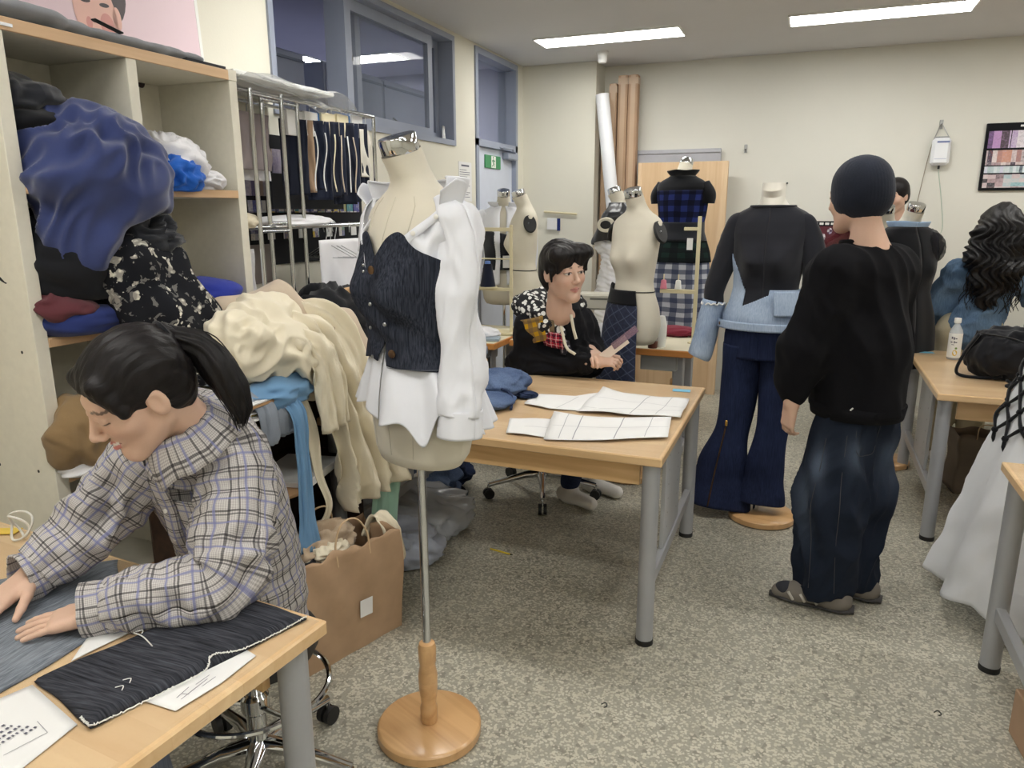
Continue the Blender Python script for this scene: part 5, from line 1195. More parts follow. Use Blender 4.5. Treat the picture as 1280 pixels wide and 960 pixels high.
# --- black top over flared jeans
M_PLA = plain('ivory_fibreglass', (232, 228, 218), .4, var=.02)
DB = .045
f2 = make_form('ivory mannequin in the black top and flared jeans', (-.175, 3.77), math.radians(-6), DB, base=False, neck='none', mat=M_PLA)
g = Geo(); g.tube([(0, -.01, 1.55), (0, -.01, 1.675)], [.056, .052], 28, caps=False); g.tube([(0, -.01, 1.674), (0, -.01, 1.60)], [.052, .040], 28); g.build('neck_tube', M_PLA, f2)
g = Geo(); g.tube([(.03, 0, .04), (.03, 0, .85)], .014, 16); g.build('pole', M_CHROME, f2)
g = Geo(); g.lathe([(0, 0), (.155, 0), (.165, .006), (.165, .03), (.155, .038), (0, .04)], (.06, 0, 0), 56); g.build('base_disc', M_FWOOD, f2)
M_JERS = fabric('black_jersey', (36, 37, 43), var=.08); M_LDEN = denim('bleached_denim', (126, 144, 172), (176, 192, 212), (240, 240, 30), .45); M_JEAN = denim('indigo_jean', (24, 30, 52), (44, 54, 86), (300, 300, 12), .6)
tp = thing('jersey_sweater', 'black jersey sweater pieced with torn light blue denim on the ivory mannequin', 'sweater', (-.175, 3.77, 0), math.radians(-6))
nzt = make_noise(321, 6, 5.0)
top_off = lambda th, v, z: .018 + .026 * np.clip(v - .3, 0, 1) - .008 * sabs(nzt(np.stack([np.cos(th) * .2, np.sin(th) * .2, z * .7], 1)))
garment(tp, 'jersey_body', M_JERS, FR, FR + 2 * PI, lambda th: np.full_like(th, 1.524), lambda th: np.full_like(th, 1.0), top_off, DB, 120, 60)
g = Geo(); th = np.linspace(0, 2 * PI, 60); g.tube(form_pt(np.full(60, 1.524), th, .018) + np.array([0, 0, DB]), .006, 8); g.build('neckband', M_JERS, tp)
def dn_top(th):
    t_ = ang(th); rag = .008 * np.sin(t_ * 1.9) + .005 * np.sin(t_ * 4.7)
    a = np.where(t_ < -30, 1.13 + .16 * np.clip((-t_ - 30) / 40, 0, 1) + rag, 1.06 + .055 * np.clip((t_ + 30) / 40, 0, 1) + rag * .3)
    return np.where(t_ > 12, 1.14, a)
garment(tp, 'denim_panel', M_LDEN, FR + deg(-115), FR + deg(100), dn_top, lambda th: .945 + .004 * np.sin(8 * th), lambda th, v, z: top_off(th, np.clip((1.513 - z) / .5, 0, 1), z) + .006, DB, 160, 40, .004)
garment(tp, 'waistband', M_LDEN, FR + deg(-112), FR + deg(98), lambda th: np.full_like(th, .985), lambda th: np.full_like(th, .945), lambda th, v, z: .062 + 0 * th, DB, 90, 6, .004)
garment(tp, 'denim_pocket', M_LDEN, FR + deg(18), FR + deg(72), lambda th: np.full_like(th, 1.135), lambda th: np.full_like(th, 1.02), lambda th, v, z: .055 + 0 * th, DB, 30, 14, .005)
p = form_pt(np.array([.965]), np.array([FR + deg(-60)]), .066)[0] + np.array([0, 0, DB]); disc_on(tp, 'button', p, (math.cos(FR + deg(-60)), math.sin(FR + deg(-60)), 0), .009, M_BTN2)
for s_, end in ((-1, ((-.245, -.02, 1.10), (-.285, -.04, .86))), (1, ((.215, -.02, 1.14), (.225, -.06, .98)))):
    e, w_ = np.array(end[0]), np.array(end[1])
    g = Geo(); g.tube([(s_ * .110, 0, 1.520), (s_ * .155, 0, 1.482), (s_ * .185, 0, 1.38), e + np.array([0, 0, .08]), e], [.030, .052, .058, .052, .050], 24, None, sleeve_disp(330 + s_, .006), False, spl=50); sl = g.build('sleeve', M_JERS, tp, True, solid=.003)
    g = Geo(); g.tube([e + (w_ - e) * -.05, e + (w_ - e) * .5, w_, w_ + np.array([-.01 * s_ * -1, 0, -.03])], [.056, .058, .062, .06], 24, None, sleeve_disp(334 + s_, .006), False, spl=30); g.build('denim_cuff', M_LDEN, tp, True, solid=.004)
    g = Geo(); an = np.linspace(0, 2 * PI, 80); rr = .057 + .004 * np.sin(9 * an); g.tube(np.c_[e[0] + rr * np.cos(an), e[1] + rr * np.sin(an), e[2] + .004 * np.sin(13 * an)], .004, 6); g.build('frayed_edge', M_THREAD, tp)
jn = thing('flared_jeans', 'dark indigo flared jeans with ankle zips on the ivory mannequin', 'jeans', (-.175, 3.77, 0), math.radians(-6))
garment(jn, 'jean_top', M_JEAN, FR, FR + 2 * PI, lambda th: np.full_like(th, 1.06), lambda th: np.full_like(th, .80), lambda th, v, z: .016 + 0 * th, DB, 90, 24)
jd = make_noise(341, 6, 6.0)
jdisp = lambda a: (lambda th, t, L: a * t * np.sin(3 * th + 1.5) + .006 * jd(np.stack([np.cos(th) * .08, np.sin(th) * .08, np.full_like(th, L * .6)], 1)))
g = Geo(); g.tube([(-.085, .005, .90), (-.095, 0, .74), (-.115, -.01, .48), (-.155, -.02, .25), (-.175, -.03, .055)], [.10, .092, .083, .13, .165], 36, [.105, .095, .075, .095, .12], jdisp(.012), False, up=(1, 0, 0), spl=60); lg = g.build('leg', M_JEAN, jn, True, solid=.003)
g2 = Geo(); g2.tube([(.085, .005, .90), (.085, 0, .74), (.075, .0, .48), (.05, .0, .25), (.035, .0, .10)], [.10, .088, .078, .10, .12], 36, [.105, .092, .072, .085, .10], jdisp(.010), False, up=(1, 0, 0), spl=60); lg2 = g2.build('leg', M_JEAN, jn, True, solid=.003)
g = Geo(); g.tube([(-.128, -.098, .50), (-.165, -.125, .25), (-.185, -.150, .07)], .004, 6, spl=20); g.build('zip', M_BTN2, lg)
g = Geo(); g.box((-.128, -.102, .51), (.012, .006, .03), 0, .002); g.build('zip_pull', metal('brass', (214, 176, 96), .25), lg)

# --- linen form with half a navy quilted skirt
f3 = make_form('bare linen form with a navy quilted skirt pinned to one side', (-.90, 4.12), math.radians(-30), .02, caps=(-1, 1), waist=True)
def mat_quilt():
    t = NT('navy_quilted_denim'); v = t.co('UV'); sp = t.n('SeparateXYZ', {'Vector': v}); k = 15.0
    a = t.math('FRACT', t.math('ADD', t.math('MULTIPLY', t.math('ADD', sp.outputs[0], sp.outputs[1]), k), 50.0)); b = t.math('FRACT', t.math('ADD', t.math('MULTIPLY', t.math('SUBTRACT', sp.outputs[0], sp.outputs[1]), k), 50.0))
    ln = t.math('MAXIMUM', t.math('LESS_THAN', a, .10), t.math('LESS_THAN', b, .10)); n = t.noise(t.co(), 60, 3)
    c = t.mix(t.math('MULTIPLY', ln, .35), t.ramp(n, [(.3, (28, 34, 54)), (.7, (42, 50, 76))]), lin((110, 118, 142)))
    t.bump(t.math('SUBTRACT', 1.0, ln), .3, .004); return t.fin(c, .85)
sk = thing('quilted_skirt', 'navy quilted skirt with black waistband pinned on the linen form', 'skirt', (-.90, 4.12, 0), math.radians(-30))
garment(sk, 'skirt_panel', mat_quilt(), FR - deg(150), FR + deg(38), lambda th: 1.06 + .02 * np.cos(3 * th), lambda th: .50 + 0 * th, lambda th, v, z: .016 + .05 * v + .012 * v * np.sin(5 * th), .02, 70, 40, .004, uvs=(.5, .55))
garment(sk, 'waistband', M_BLK, FR - deg(120), FR + deg(38), lambda th: 1.10 + .03 * np.exp(-((ang(th) + 70) / 25.0) ** 2), lambda th: 1.02 + 0 * th, lambda th, v, z: .022 + 0 * th, .02, 60, 8, .005)
# --- form in the black leather capelet and white ruched dress
f4 = make_form('dress form wearing a black capelet with round cut-outs over white', (-1.27, 5.22), math.radians(-100), .06)
M_LEATH = plain('black_leather', (30, 31, 36), .35, bump=.3, bscale=80); nzl = make_noise(351, 6, 4.0)
cp = thing('black_capelet', 'black leather capelet with a ringed armhole on the white ruched form', 'capelet', (-1.27, 5.22, 0), math.radians(-100))
garment(cp, 'capelet_body', M_LEATH, FR, FR + 2 * PI, lambda th: 1.545 + 0 * th, lambda th: 1.27 + .02 * np.cos(th * 2), lambda th, v, z: .014 + .03 * v + .012 * nzl(np.stack([np.cos(th) * .3, np.sin(th) * .3, z], 1)), .06, 90, 40, .004)
for s_ in (1, -1):
    cc = np.array([s_ * .205, .0, 1.455]); g = Geo(); g.lathe([(.030, 0), (.058, 0), (.06, .006), (.052, .012), (.030, .012)], (0, 0, 0), 32, .85, 1.15); R_ = np.array(Matrix.Rotation(s_ * PI / 2.15, 3, 'Y')); v = np.concatenate(g.v) @ np.array(Matrix.Rotation(0, 3, 'Z')).T @ R_.T + cc; f = g.f; g = Geo(); g.add(v, f); rg_ = g.build('armhole_ring', M_LINEN, cp)
    g = Geo(); g.lathe([(0, .004), (.036, .004), (.034, .016), (0, .018)], (0, 0, 0), 24, .8, 1.15); v = np.concatenate(g.v) @ R_.T + cc; f = g.f; g = Geo(); g.add(v, f); g.build('arm_plug', M_BLACK, rg_)
wd = thing('white_ruched_dress', 'white ruched dress under the black capelet', 'dress', (-1.27, 5.22, 0), math.radians(-100))
nzr = make_noise(353, 6, 8.0)
garment(wd, 'ruched_body', M_WCLOTH, FR, FR + 2 * PI, lambda th: 1.30 + 0 * th, lambda th: .60 + 0 * th, lambda th, v, z: .010 + .05 * v + .004 * np.sin(z * 190 + 3 * np.sin(th * 3)) + .014 * nzr(np.stack([np.cos(th) * .2, np.sin(th) * .2, z], 1)), .06, 80, 120, .003)
# --- two forms by the left wall
f5 = make_form('linen form in a white shirt and black bustier by the pale door', (-2.17, 5.27), math.radians(20), .055)
w5 = thing('white_blouse', 'white collared blouse on the form by the pale door', 'blouse', (-2.17, 5.27, 0), math.radians(20))
garment(w5, 'blouse_body', M_SHIRT, FR + deg(8), FR + 2 * PI - deg(8), lambda th: 1.53 + 0 * th, lambda th: .95 + 0 * th, lambda th, v, z: .014 + .02 * v + .008 * np.sin(6 * th), .055, 70, 40, .003)
collar(w5, FR + deg(20), FR + deg(340), 1.525, .03, .03, M_SHIRT, .055)
for s_ in (-1, 1): g = Geo(); g.tube([(s_ * .13, 0, 1.53), (s_ * .19, 0, 1.47), (s_ * .21, 0, 1.25), (s_ * .2, -.02, 1.05)], [.045, .06, .05, .04], 16, spl=24); g.build('sleeve', M_SHIRT, w5, True)
b5 = thing('black_bustier', 'black bustier with a white tag on the blouse by the pale door', 'bustier', (-2.17, 5.27, 0), math.radians(20))
garment(b5, 'bustier_body', M_BLK2, FR, FR + 2 * PI, lambda th: 1.33 + .02 * np.sin(2 * th), lambda th: 1.06 + 0 * th, lambda th, v, z: .026 + .01 * v, .055, 60, 20, .004)
g = Geo(); g.box((.05, -.150, 1.18), (.11, .004, .09), .35); g.build('white_tag', M_PAPER, b5, False)
f6 = make_form('bare linen form with a black waist tape standing by the wall column', (-1.915, 5.02), math.radians(-55), .045, caps=(1, -1), waist=True)
# --- form in the checked shirt, seen from behind
f7 = make_form('dress form seen from behind in a navy and black checked shirt', (-.875, 5.50), math.radians(165), .26)
M_NPL = plaid('navy_buffalo_check', (46, 58, 122), [(.25, .5, (18, 19, 26), 2)], .085, weave=.3)
M_GPL = plaid('dark_green_check', (32, 50, 46), [(.25, .5, (20, 22, 26), 2)], .085, weave=.3)
M_WPL = plaid('white_navy_check', (196, 200, 210), [(.25, .5, (44, 54, 84), 2)], .075, weave=.2)
c7 = thing('checked_shirt', 'long navy checked patchwork shirt worn by the form near the wooden panel', 'shirt', (-.875, 5.50, 0), math.radians(165))
garment(c7, 'shirt_yoke', M_BLK, FR, FR + 2 * PI, lambda th: 1.53 + 0 * th, lambda th: 1.42 + 0 * th, lambda th, v, z: .016 + .01 * v, .26, 60, 12, .003)
garment(c7, 'shirt_back', M_NPL, FR, FR + 2 * PI, lambda th: 1.43 + 0 * th, lambda th: 1.20 + 0 * th, lambda th, v, z: .028 + .01 * v, .26, 60, 20, .003, uvs=(1.0, .25))
garment(c7, 'shirt_waist', M_BLK2, FR, FR + 2 * PI, lambda th: 1.21 + 0 * th, lambda th: 1.08 + 0 * th, lambda th, v, z: .040 + .02 * v, .26, 60, 12, .003)
garment(c7, 'green_panel', M_GPL, FR, FR + 2 * PI, lambda th: 1.09 + 0 * th, lambda th: .93 + 0 * th, lambda th, v, z: .05 + .01 * v + .008 * np.sin(6 * th), .26, 60, 12, .003, uvs=(1.0, .2))
garment(c7, 'shirt_tail', M_WPL, FR, FR + 2 * PI, lambda th: .94 + 0 * th, lambda th: .40 + 0 * th, lambda th, v, z: .045 + .03 * v + .012 * np.sin(6 * th + 1), .26, 60, 30, .003, uvs=(1.0, .6))
for s_ in (-1, 1): g = Geo(); g.tube([(s_ * .15, 0, 1.73), (s_ * .19, 0, 1.66), (s_ * .19, 0, 1.60)], [.05, .055, .05], 16, spl=16); g.build('cut_sleeve', M_BLK, c7, True)
collar(c7, FR + deg(20), FR + deg(340), 1.53, .035, .03, M_BLK, .26)
# ------------------------------------------------------------------ people
def bounded(f, c, r_):
    c = np.array(c, np.float32)
    def g(p):
        d = np.sqrt(((p - c) ** 2).sum(1)) - r_; out = d + .06; m = d < .02
        if m.any(): out[m] = f(p[m])
        return out
    return g
def head_sdf(fem=False, smile=0.0):
    jw = .94 if fem else 1.0; fs = []
    fs += [el((0, -.015, .035), (.074, .095, .088)), el((0, .026, -.030), (.060 * jw, .064, .082))]
    for s_ in (-1, 1):
        fs += [rc((s_ * .048 * jw, -.002, -.050), (s_ * .014, .064, -.098), .021, .015), el((s_ * .036, .054, -.020 + .004 * smile), (.027, .026, .022))]
    fs += [el((0, .068, -.099), (.020 * jw, .017, .015))]
    f = union(fs, .028)
    f = union([f, (rc((-.036, .072, .031), (.036, .072, .031), .012, .012), .02)], .02)
    f = cut(f, union([el((s_ * .031, .106, .010), (.019, .016, .010)) for s_ in (-1, 1)], .005), .016)
    det = [(rc((0, .086, .016), (0, .107, -.020), .0065, .0095), .012), (el((0, .109, -.025), (.0105, .0095, .0085)), .008)]
    for s_ in (-1, 1):
        det += [(el((s_ * .0115, .098, -.029), (.0075, .010, .0075)), .006), (el((s_ * .031, .0755, .008), (.0138, .0138, .0128)), .004), (rc((s_ * .018, .0895, .0145), (s_ * .044, .0815, .0125), .0035, .0030), .006)]
    mz = -.060
    for s_ in (-1, 1):
        det += [(rc((0, .0925, mz + .003), (s_ * (.021 + .005 * smile), .0815 - .003 * smile, mz + .007 * smile), .0052, .0028), .005), (rc((0, .0905, mz - .0065), (s_ * (.017 + .004 * smile), .0815, mz - .003 + .005 * smile), .0060, .0030), .005)]
    f = union([f] + det, .006)
    if smile: f = cut(f, rc((-.020, .095, mz + .0015), (.020, .095, mz + .0015), .0030, .0030), .004)
    for s_ in (-1, 1):
        R_ = np.array(Matrix.Rotation(s_ * .25, 3, 'Z'))
        ear = cut(el((s_ * .0775, -.010, -.004), (.0075, .019, .031), R_), el((s_ * .0845, -.005, .0), (.0055, .011, .019), R_), .004)
        f = union([f, (ear, .008)], .008)
    neck = rc((0, -.036, -.055), (0, -.055, -.19), .048 if fem else .050, .052 if fem else .056)
    return bounded(union([f, (neck, .03)], .03), (0, -.01, -.03), .24)
def face_col(q, skin, lip, hairc, closed=False, smile=0.0):
    c = np.tile(np.array(skin, float), (len(q), 1)); x, y, z = q[:, 0], q[:, 1], q[:, 2]; ax = np.abs(x)
    def put(m, col, a=1.0): c[m] = c[m] * (1 - a) + np.array(col) * a
    bl = np.exp(-(((ax - .040) / .020) ** 2 + ((z + .025) / .020) ** 2)) * (y > .02); c[:] = c * (1 - .25 * bl[:, None]) + np.array([skin[0], skin[1] * .72, skin[2] * .72]) * (.25 * bl[:, None])
    mz = -.060 + .007 * smile * np.clip(ax / .024, 0, 1); put((y > .072) & (ax < .023 + .004 * smile) & (z < mz + .0095 * (1 - ax / .03)) & (z > mz - .0135 * (1 - (ax / .026) ** 2)), lip, .85)
    put((y > .072) & (ax < .023 + .004 * smile) & (np.abs(z - mz - .000) < (.0012 if not smile else .0008)), (.12, .03, .03), .8)
    if smile: put((y > .070) & (ax < .020) & (np.abs(z - mz - .0015) < .0030), (.80, .78, .74), .9)
    zb = .030 + .006 * np.exp(-((ax - .035) / .012) ** 2); put((y > .05) & (ax > .014) & (ax < .052) & (np.abs(z - zb) < .0032), hairc, .75)
    ex = ax - .031
    if closed: put((y > .055) & (np.abs(ex) < .016) & (np.abs(z - (.0045 + 18 * ex ** 2 * .3)) < .0017), (.03, .02, .02), .85)
    else:
        w_ = .0052 * np.sqrt(np.clip(1 - (ex / .0145) ** 2, 0, 1)); zc = .0075; put((y > .06) & (np.abs(ex) < .0145) & (np.abs(z - zc) < w_), (.62, .58, .55)); put((y > .06) & (np.sqrt(ex ** 2 + (z - zc) ** 2) < .0058) & (np.abs(z - zc) < w_ + .0005), (.018, .012, .010))
        put((y > .055) & (np.abs(ex) < .017) & (np.abs(z - zc - w_ - .001) < .0016), (.03, .02, .02), .85)
    return c
def hand(W, d, n, left=True, curls=(.15, .15, .15, .18), thumb=.5, spread=.10, scale=1.0, thumb_out=.7):
    d, _, n = frame(d, n); s_ = np.cross(d, n) * (1 if left else -1); W = np.array(W, float); fs = []; S = scale
    pal = []
    for o in (.026, .009, -.009, -.026): pal.append(rc(W + s_ * o * .55 * S, W + d * .088 * S + s_ * o * S, .0165 * S, .0115 * S))
    fs.append(union(pal, .016))
    for i, (o, L) in enumerate(((.027, .070), (.009, .078), (-.009, .072), (-.026, .056))):
        p = W + d * .086 * S + s_ * o * S; a = spread * (1.5 - i); dd = d * math.cos(a) + s_ * math.sin(a); ang_ = curls[i] * .6; ch = []
        r_ = (.0088, .0090, .0086, .0076)[i] * S
        for k, fr in enumerate((.45, .30, .25)):
            v = dd * math.cos(ang_) - n * math.sin(ang_); q = p + v * L * fr * S; ch.append(rc(p, q, r_ * (1 - .10 * k), r_ * (1 - .10 * (k + 1)))); p = q; ang_ += curls[i] * 1.1
        fs.append((union(ch, .003), .0045))
    p = W + d * .022 * S + s_ * .020 * S; v1 = d * math.cos(thumb_out) + s_ * math.sin(thumb_out) - n * .25 * thumb; v1 /= np.linalg.norm(v1); q = p + v1 * .042 * S; v2 = v1 * .8 + d * .5 - n * .3 * thumb; v2 /= np.linalg.norm(v2); r2_ = q + v2 * .032 * S; v3 = v2 + d * .25 - n * .2 * thumb; v3 /= np.linalg.norm(v3)
    fs += [(rc(p, q, .0150 * S, .0105 * S), .010), (rc(q, r2_, .0105 * S, .0092 * S), .004), (rc(r2_, r2_ + v3 * .026 * S, .0092 * S, .0070 * S), .004)]
    return union(fs, .006)
M_SKIN = attr_mat('skin', .55, .08, .05, 500, .35, .03)
def hair_mat(name, col, stretch=(260, 18, 60)):
    t = NT(name); n = t.noise(t.co('Object', stretch), 1.0, 4, .6)
    c = lin(col); t.bump(n, .5, .003)
    m = t.fin(t.ramp(n, [(.3, tuple(x * .5 for x in c[:3]) + (1,)), (.7, tuple(min(1, x * 1.35) for x in c[:3]) + (1,))]), .45); t.b.inputs['Specular IOR Level'].default_value = .22; return m
M_HAIR = hair_mat('black_hair', (26, 23, 24)); M_HAIR2 = hair_mat('black_hair_long', (22, 20, 21), (120, 120, 10))
def place(o, c, R_): m = Matrix(np.array(R_).tolist()).to_4x4(); m.translation = Vector([float(v) for v in c]); o.matrix_basis = m; return o
SKIN_W = (.66, .44, .33); SKIN_M = (.62, .41, .31)
def fold_disp(seed, amp, f, stretch=(1, 1, 1), fine=.35):
    n1 = make_noise(seed, 7, f * 1.9); n2 = make_noise(seed + 1, 7, f * 4.2); w_ = make_noise(seed + 2, 5, f * .8); st = np.array(stretch)
    def d(V):
        q = V * st; q = q + .06 * np.stack([w_(q), w_(q + 3), w_(q + 6)], 1); return amp * (.45 - 1.9 * sabs(n1(q), .04)) + amp * fine * (.3 - 1.3 * sabs(n2(q), .06))
    return d
def seam_tube(name, pts, r_, mat, par, n=40): g = Geo(); g.tube(pts, r_, 6, spl=n); return g.build(name, mat, par, True)

# ---- the woman at the left table: checked shirt, ponytail, looking down at her work
wm = thing('person', 'woman with a black ponytail in a grey checked shirt bent over the worktable', 'person', (0, 0, 0))
HC = np.array([-1.200, 1.02, 1.203]); HR = rotm(math.radians(156), math.radians(30), math.radians(-7)); HS = .98
nb = HC + HR @ np.array([0, -.045, -.165]) * HS
hw = xform(head_sdf(True, 1.0), HC, HR); hwS = lambda p: hw((p - HC.astype(np.float32)) / HS + HC.astype(np.float32)) * HS
SL, EL, WL = np.array([-1.125, 1.19, 1.02]), np.array([-1.052, 1.05, .80]), np.array([-1.235, .918, .783])
SR, ER, WR = np.array([-1.36, 1.16, .99]), np.array([-1.425, 1.06, .87]), np.array([-1.478, .945, .797])
body = union([hwS, (rc(nb, (-1.20, 1.17, 1.03), .050, .06), .03), (rc((-1.21, 1.22, .98), (-1.23, 1.34, .55), .055, .065), .05), (rc(SL, EL, .038, .036), .04), (rc(EL, WL, .036, .027), .02), (rc(SR, ER, .030, .028), .02), (rc(ER, WR, .028, .026), .02), (rc(SL, SR, .04, .04), .03),
              (bounded(hand(WL, (-.78, -.62, -.12), (.0, -.05, 1), True, (.10, .08, .08, .05), .5, .12, .98), WL, .25), .012), (bounded(hand(WR, (.05, -.98, -.22), (-.1, 0, 1), False, (.25, .3, .3, .3), .6, .06, .98), WR, .25), .012)], .03)
def wcol(V):
    c = np.tile(np.array(SKIN_W), (len(V), 1)); q = ((V - HC) @ HR) / HS; m = np.linalg.norm(q, axis=1) < .19; c[m] = face_col(q[m], SKIN_W, (.62, .20, .20), (.03, .025, .025), True, 1.0); return c
sdf_obj('body', body, (-1.62, .70, .50), (-.98, 1.45, 1.40), .0028, M_SKIN, wm, 1, wcol)
# hair: swept back into a ponytail
hs = union([el((0, -.020, .045), (.083, .104, .090)), el((0, -.055, .0), (.074, .066, .085)), (rc((.045, .060, .082), (.070, .050, .015), .016, .012), .02), (rc((-.045, .060, .082), (-.070, .050, .015), .016, .012), .02)], .03)
hs = cut(hs, el((0, .125, -.030), (.090, .085, .116)), .008); hs = cut(hs, union([el((s_ * .075, .012, -.062), (.03, .050, .056)) for s_ in (-1, 1)], .01), .012)
tie = np.array([0, -.112, .070])
hs = union([hs, (rc((0, -.09, .06), tie, .035, .020), .02), (rc((.060, .060, .070), (.078, .062, .000), .012, .004), .012)], .02)
nh = make_noise(401, 8, 1.0)
hd = lambda V: .0022 * nh(V * np.array([55, 9, 22])) + .0012 * nh(V * np.array([110, 14, 40]) + 3)
place(sdf_obj('hair', hs, (-.12, -.17, -.14), (.12, .15, .17), .0035, M_HAIR, wm, 1, None, hd), HC, HR * HS)
pt = [HC + HR @ tie * HS, (-1.125, 1.115, 1.285), (-1.095, 1.13, 1.245), (-1.072, 1.14, 1.20), (-1.058, 1.145, 1.16), (-1.055, 1.14, 1.125)]
g = Geo(); g.tube(pt, [.019, .028, .033, .031, .022, .006], 40, None, lambda th, t, L: .0030 * np.sin(9 * th + 2 * math.sin(t * 5)) + .0016 * np.sin(23 * th), spl=50); g.build('ponytail', M_HAIR2, wm, True)
r = np.random.default_rng(8); g = Geo()
for k in range(70):
    a = r.uniform(0, 2 * PI); o = r.uniform(.5, 1.1); off = [np.array([math.cos(a), math.sin(a) * .6, math.sin(a)]) * .030 * o * w_ for w_ in (.4, 1, 1.1, 1.05, .9, .5)]
    g.tube([np.array(p) + q for p, q in zip(pt, off)], [.0012, .0014, .0012, .001, .0008, .0004], 4, spl=16)
o = g.build('hair_strands', M_HAIR2, wm, True); o['kind'] = 'stuff'
g = Geo(); a = np.linspace(0, 2 * PI, 30); g.tube(np.array([HC + HR @ (tie + np.array([.024 * math.cos(x), 0, .024 * math.sin(x)])) * HS for x in a]), .006, 8); g.build('hair_tie', M_BLK, wm)
# shirt
M_CHECK = plaid('grey_check', (204, 200, 198), [(.16, .075, (40, 38, 44), 2), (.30, .05, (52, 50, 56), 1), (.62, .09, (120, 124, 168), 2), (.86, .05, (70, 66, 70), 0)], .050, weave=.42)
def wr(seed, amp, el_=None):
    nz = make_noise(seed, 7, 8.0); n3 = make_noise(seed + 9, 7, 16.0)
    def f(th, t, L):
        q = np.stack([np.cos(th) * .10, np.sin(th) * .10, np.full_like(th, L) + .03 * np.cos(th)], 1); a = amp
        if el_ is not None: a = amp * (1 + 1.3 * math.exp(-((t - el_) / .16) ** 2))
        return a * (.5 - 1.7 * sabs(nz(q), .06)) + a * .4 * (.2 - sabs(n3(q)))
    return f
g = Geo(); g.tube([(-1.28, 1.36, .44), (-1.28, 1.36, .60), (-1.27, 1.31, .80), (-1.255, 1.25, .94), (-1.235, 1.19, 1.05), (-1.21, 1.135, 1.10), (-1.20, 1.11, 1.135)], [.138, .142, .145, .155, .140, .096, .066], 72, [.125, .13, .13, .13, .118, .095, .066], wr(411, .011), False, up=(1, 0, 0), spl=80); g.build('shirt_body', M_CHECK, wm, True, solid=.003)
for nm, path, rr, sd, el_ in (('sleeve', [(-1.18, 1.185, 1.065), (-1.135, 1.185, 1.035), (-1.10, 1.15, .95), (-1.065, 1.085, .85), (-1.065, 1.045, .808), (-1.12, 1.00, .800), (-1.19, .95, .798), (-1.232, .921, .790)], [.05, .076, .082, .082, .076, .068, .060, .048], 421, .5),
                              ('sleeve', [(-1.29, 1.165, 1.05), (-1.345, 1.16, 1.01), (-1.395, 1.12, .94), (-1.43, 1.06, .875), (-1.455, 1.01, .835), (-1.475, .955, .805)], [.06, .080, .078, .074, .066, .052], 425, .55)):
    g = Geo(); g.tube(path, rr, 48, None, wr(sd, .010, el_), False, spl=90); g.build(nm, M_CHECK, wm, True, solid=.003)
for path, rr, sd in (([(-1.215, .935, .792), (-1.255, .905, .786), (-1.268, .895, .785)], [.052, .054, .054], 431), ([(-1.470, .965, .808), (-1.482, .930, .798), (-1.484, .92, .797)], [.054, .055, .055], 433)):
    g = Geo(); g.tube(path, rr, 40, [x * .82 for x in rr], wr(sd, .004), False, spl=16); g.build('cuff', M_CHECK, wm, True, solid=.004)
def strip_geo(path, wv, w_, n=40, bulge=.006, seed=0):
    P, (W_,) = spline(path, n, [np.broadcast_to(w_, (len(path),))]); wv = np.array(wv, float); nz = make_noise(seed, 5, 9.0); g = Geo()
    if wv.ndim == 1: wv = np.tile(wv, (len(path), 1))
    Wv, _ = spline(wv, n)
    T = np.gradient(P, axis=0); T /= np.linalg.norm(T, axis=1)[:, None]; Wv = Wv / np.linalg.norm(Wv, axis=1)[:, None]; Nn = np.cross(T, Wv)
    def fn(u, v):
        i = np.clip((v * (n - 1)).round().astype(int), 0, n - 1); return P[i] + ((u - .5) * W_[i])[:, None] * Wv[i] + (bulge * np.cos((u - .5) * PI) + .003 * nz(P[i] + u[:, None] * .05))[:, None] * Nn[i]
    g.grid(fn, 9, n, (float(np.mean(w_)), float(np.linalg.norm(np.diff(P, axis=0), axis=1).sum()))); return g
# collar: stand and turned-down leaf round the neck, open at the throat
def neck_collar(par, c0, axis, front, rr, mat, gap=34, seed=0, name='collar'):
    az, ay, ax_ = frame(axis, front); ay_ = np.array(front, float) - (np.array(front, float) @ az) * az; ay_ /= np.linalg.norm(ay_); ax_ = np.cross(ay_, az); nz = make_noise(seed, 5, 9.0); g = Geo(); c0 = np.array(c0, float)
    prof = np.array(rr)       # (radius, height) from the inner foot over the top edge to the outer point
    def fn(u, v):
        a = math.radians(gap) + (2 * PI - 2 * math.radians(gap)) * u; t = v * (len(prof) - 1); i = np.minimum(t.astype(int), len(prof) - 2); f = t - i
        R_ = prof[i, 0] * (1 - f) + prof[i + 1, 0] * f; h_ = prof[i, 1] * (1 - f) + prof[i + 1, 1] * f
        pt_ = np.exp(-(np.minimum(u, 1 - u) / .07) ** 2) * np.clip((v - .5) * 2, 0, 1); h_ = h_ - .035 * pt_; R_ = R_ + .006 * nz(np.c_[np.cos(a) * .2, np.sin(a) * .2, v * .2])
        return c0 + np.outer(h_, az) + (R_ * np.cos(a))[:, None] * ay_ + (R_ * np.sin(a))[:, None] * ax_
    g.grid(fn, 80, 16, (.45, .12)); return g.build(name, mat, par, True, solid=.003)
neck_collar(wm, (-1.195, 1.12, 1.085), (-.03, -.45, .9), (-.5, -.86, 0), [(.070, -.02), (.066, .02), (.068, .052), (.080, .050), (.098, .020), (.112, -.015)], M_CHECK, 30, 3)
strip_geo([(-1.21, 1.05, 1.01), (-1.225, 1.085, .93), (-1.24, 1.115, .85), (-1.25, 1.16, .76)], (1, .1, 0), .04, 30, .004, 5).build('placket', M_CHECK, wm, True, solid=.004)
strip_geo([(-1.165, 1.09, .955), (-1.165, 1.12, .865)], (1, .18, 0), .085, 16, .006, 7).build('pocket', M_CHECK, wm, True, solid=.003)
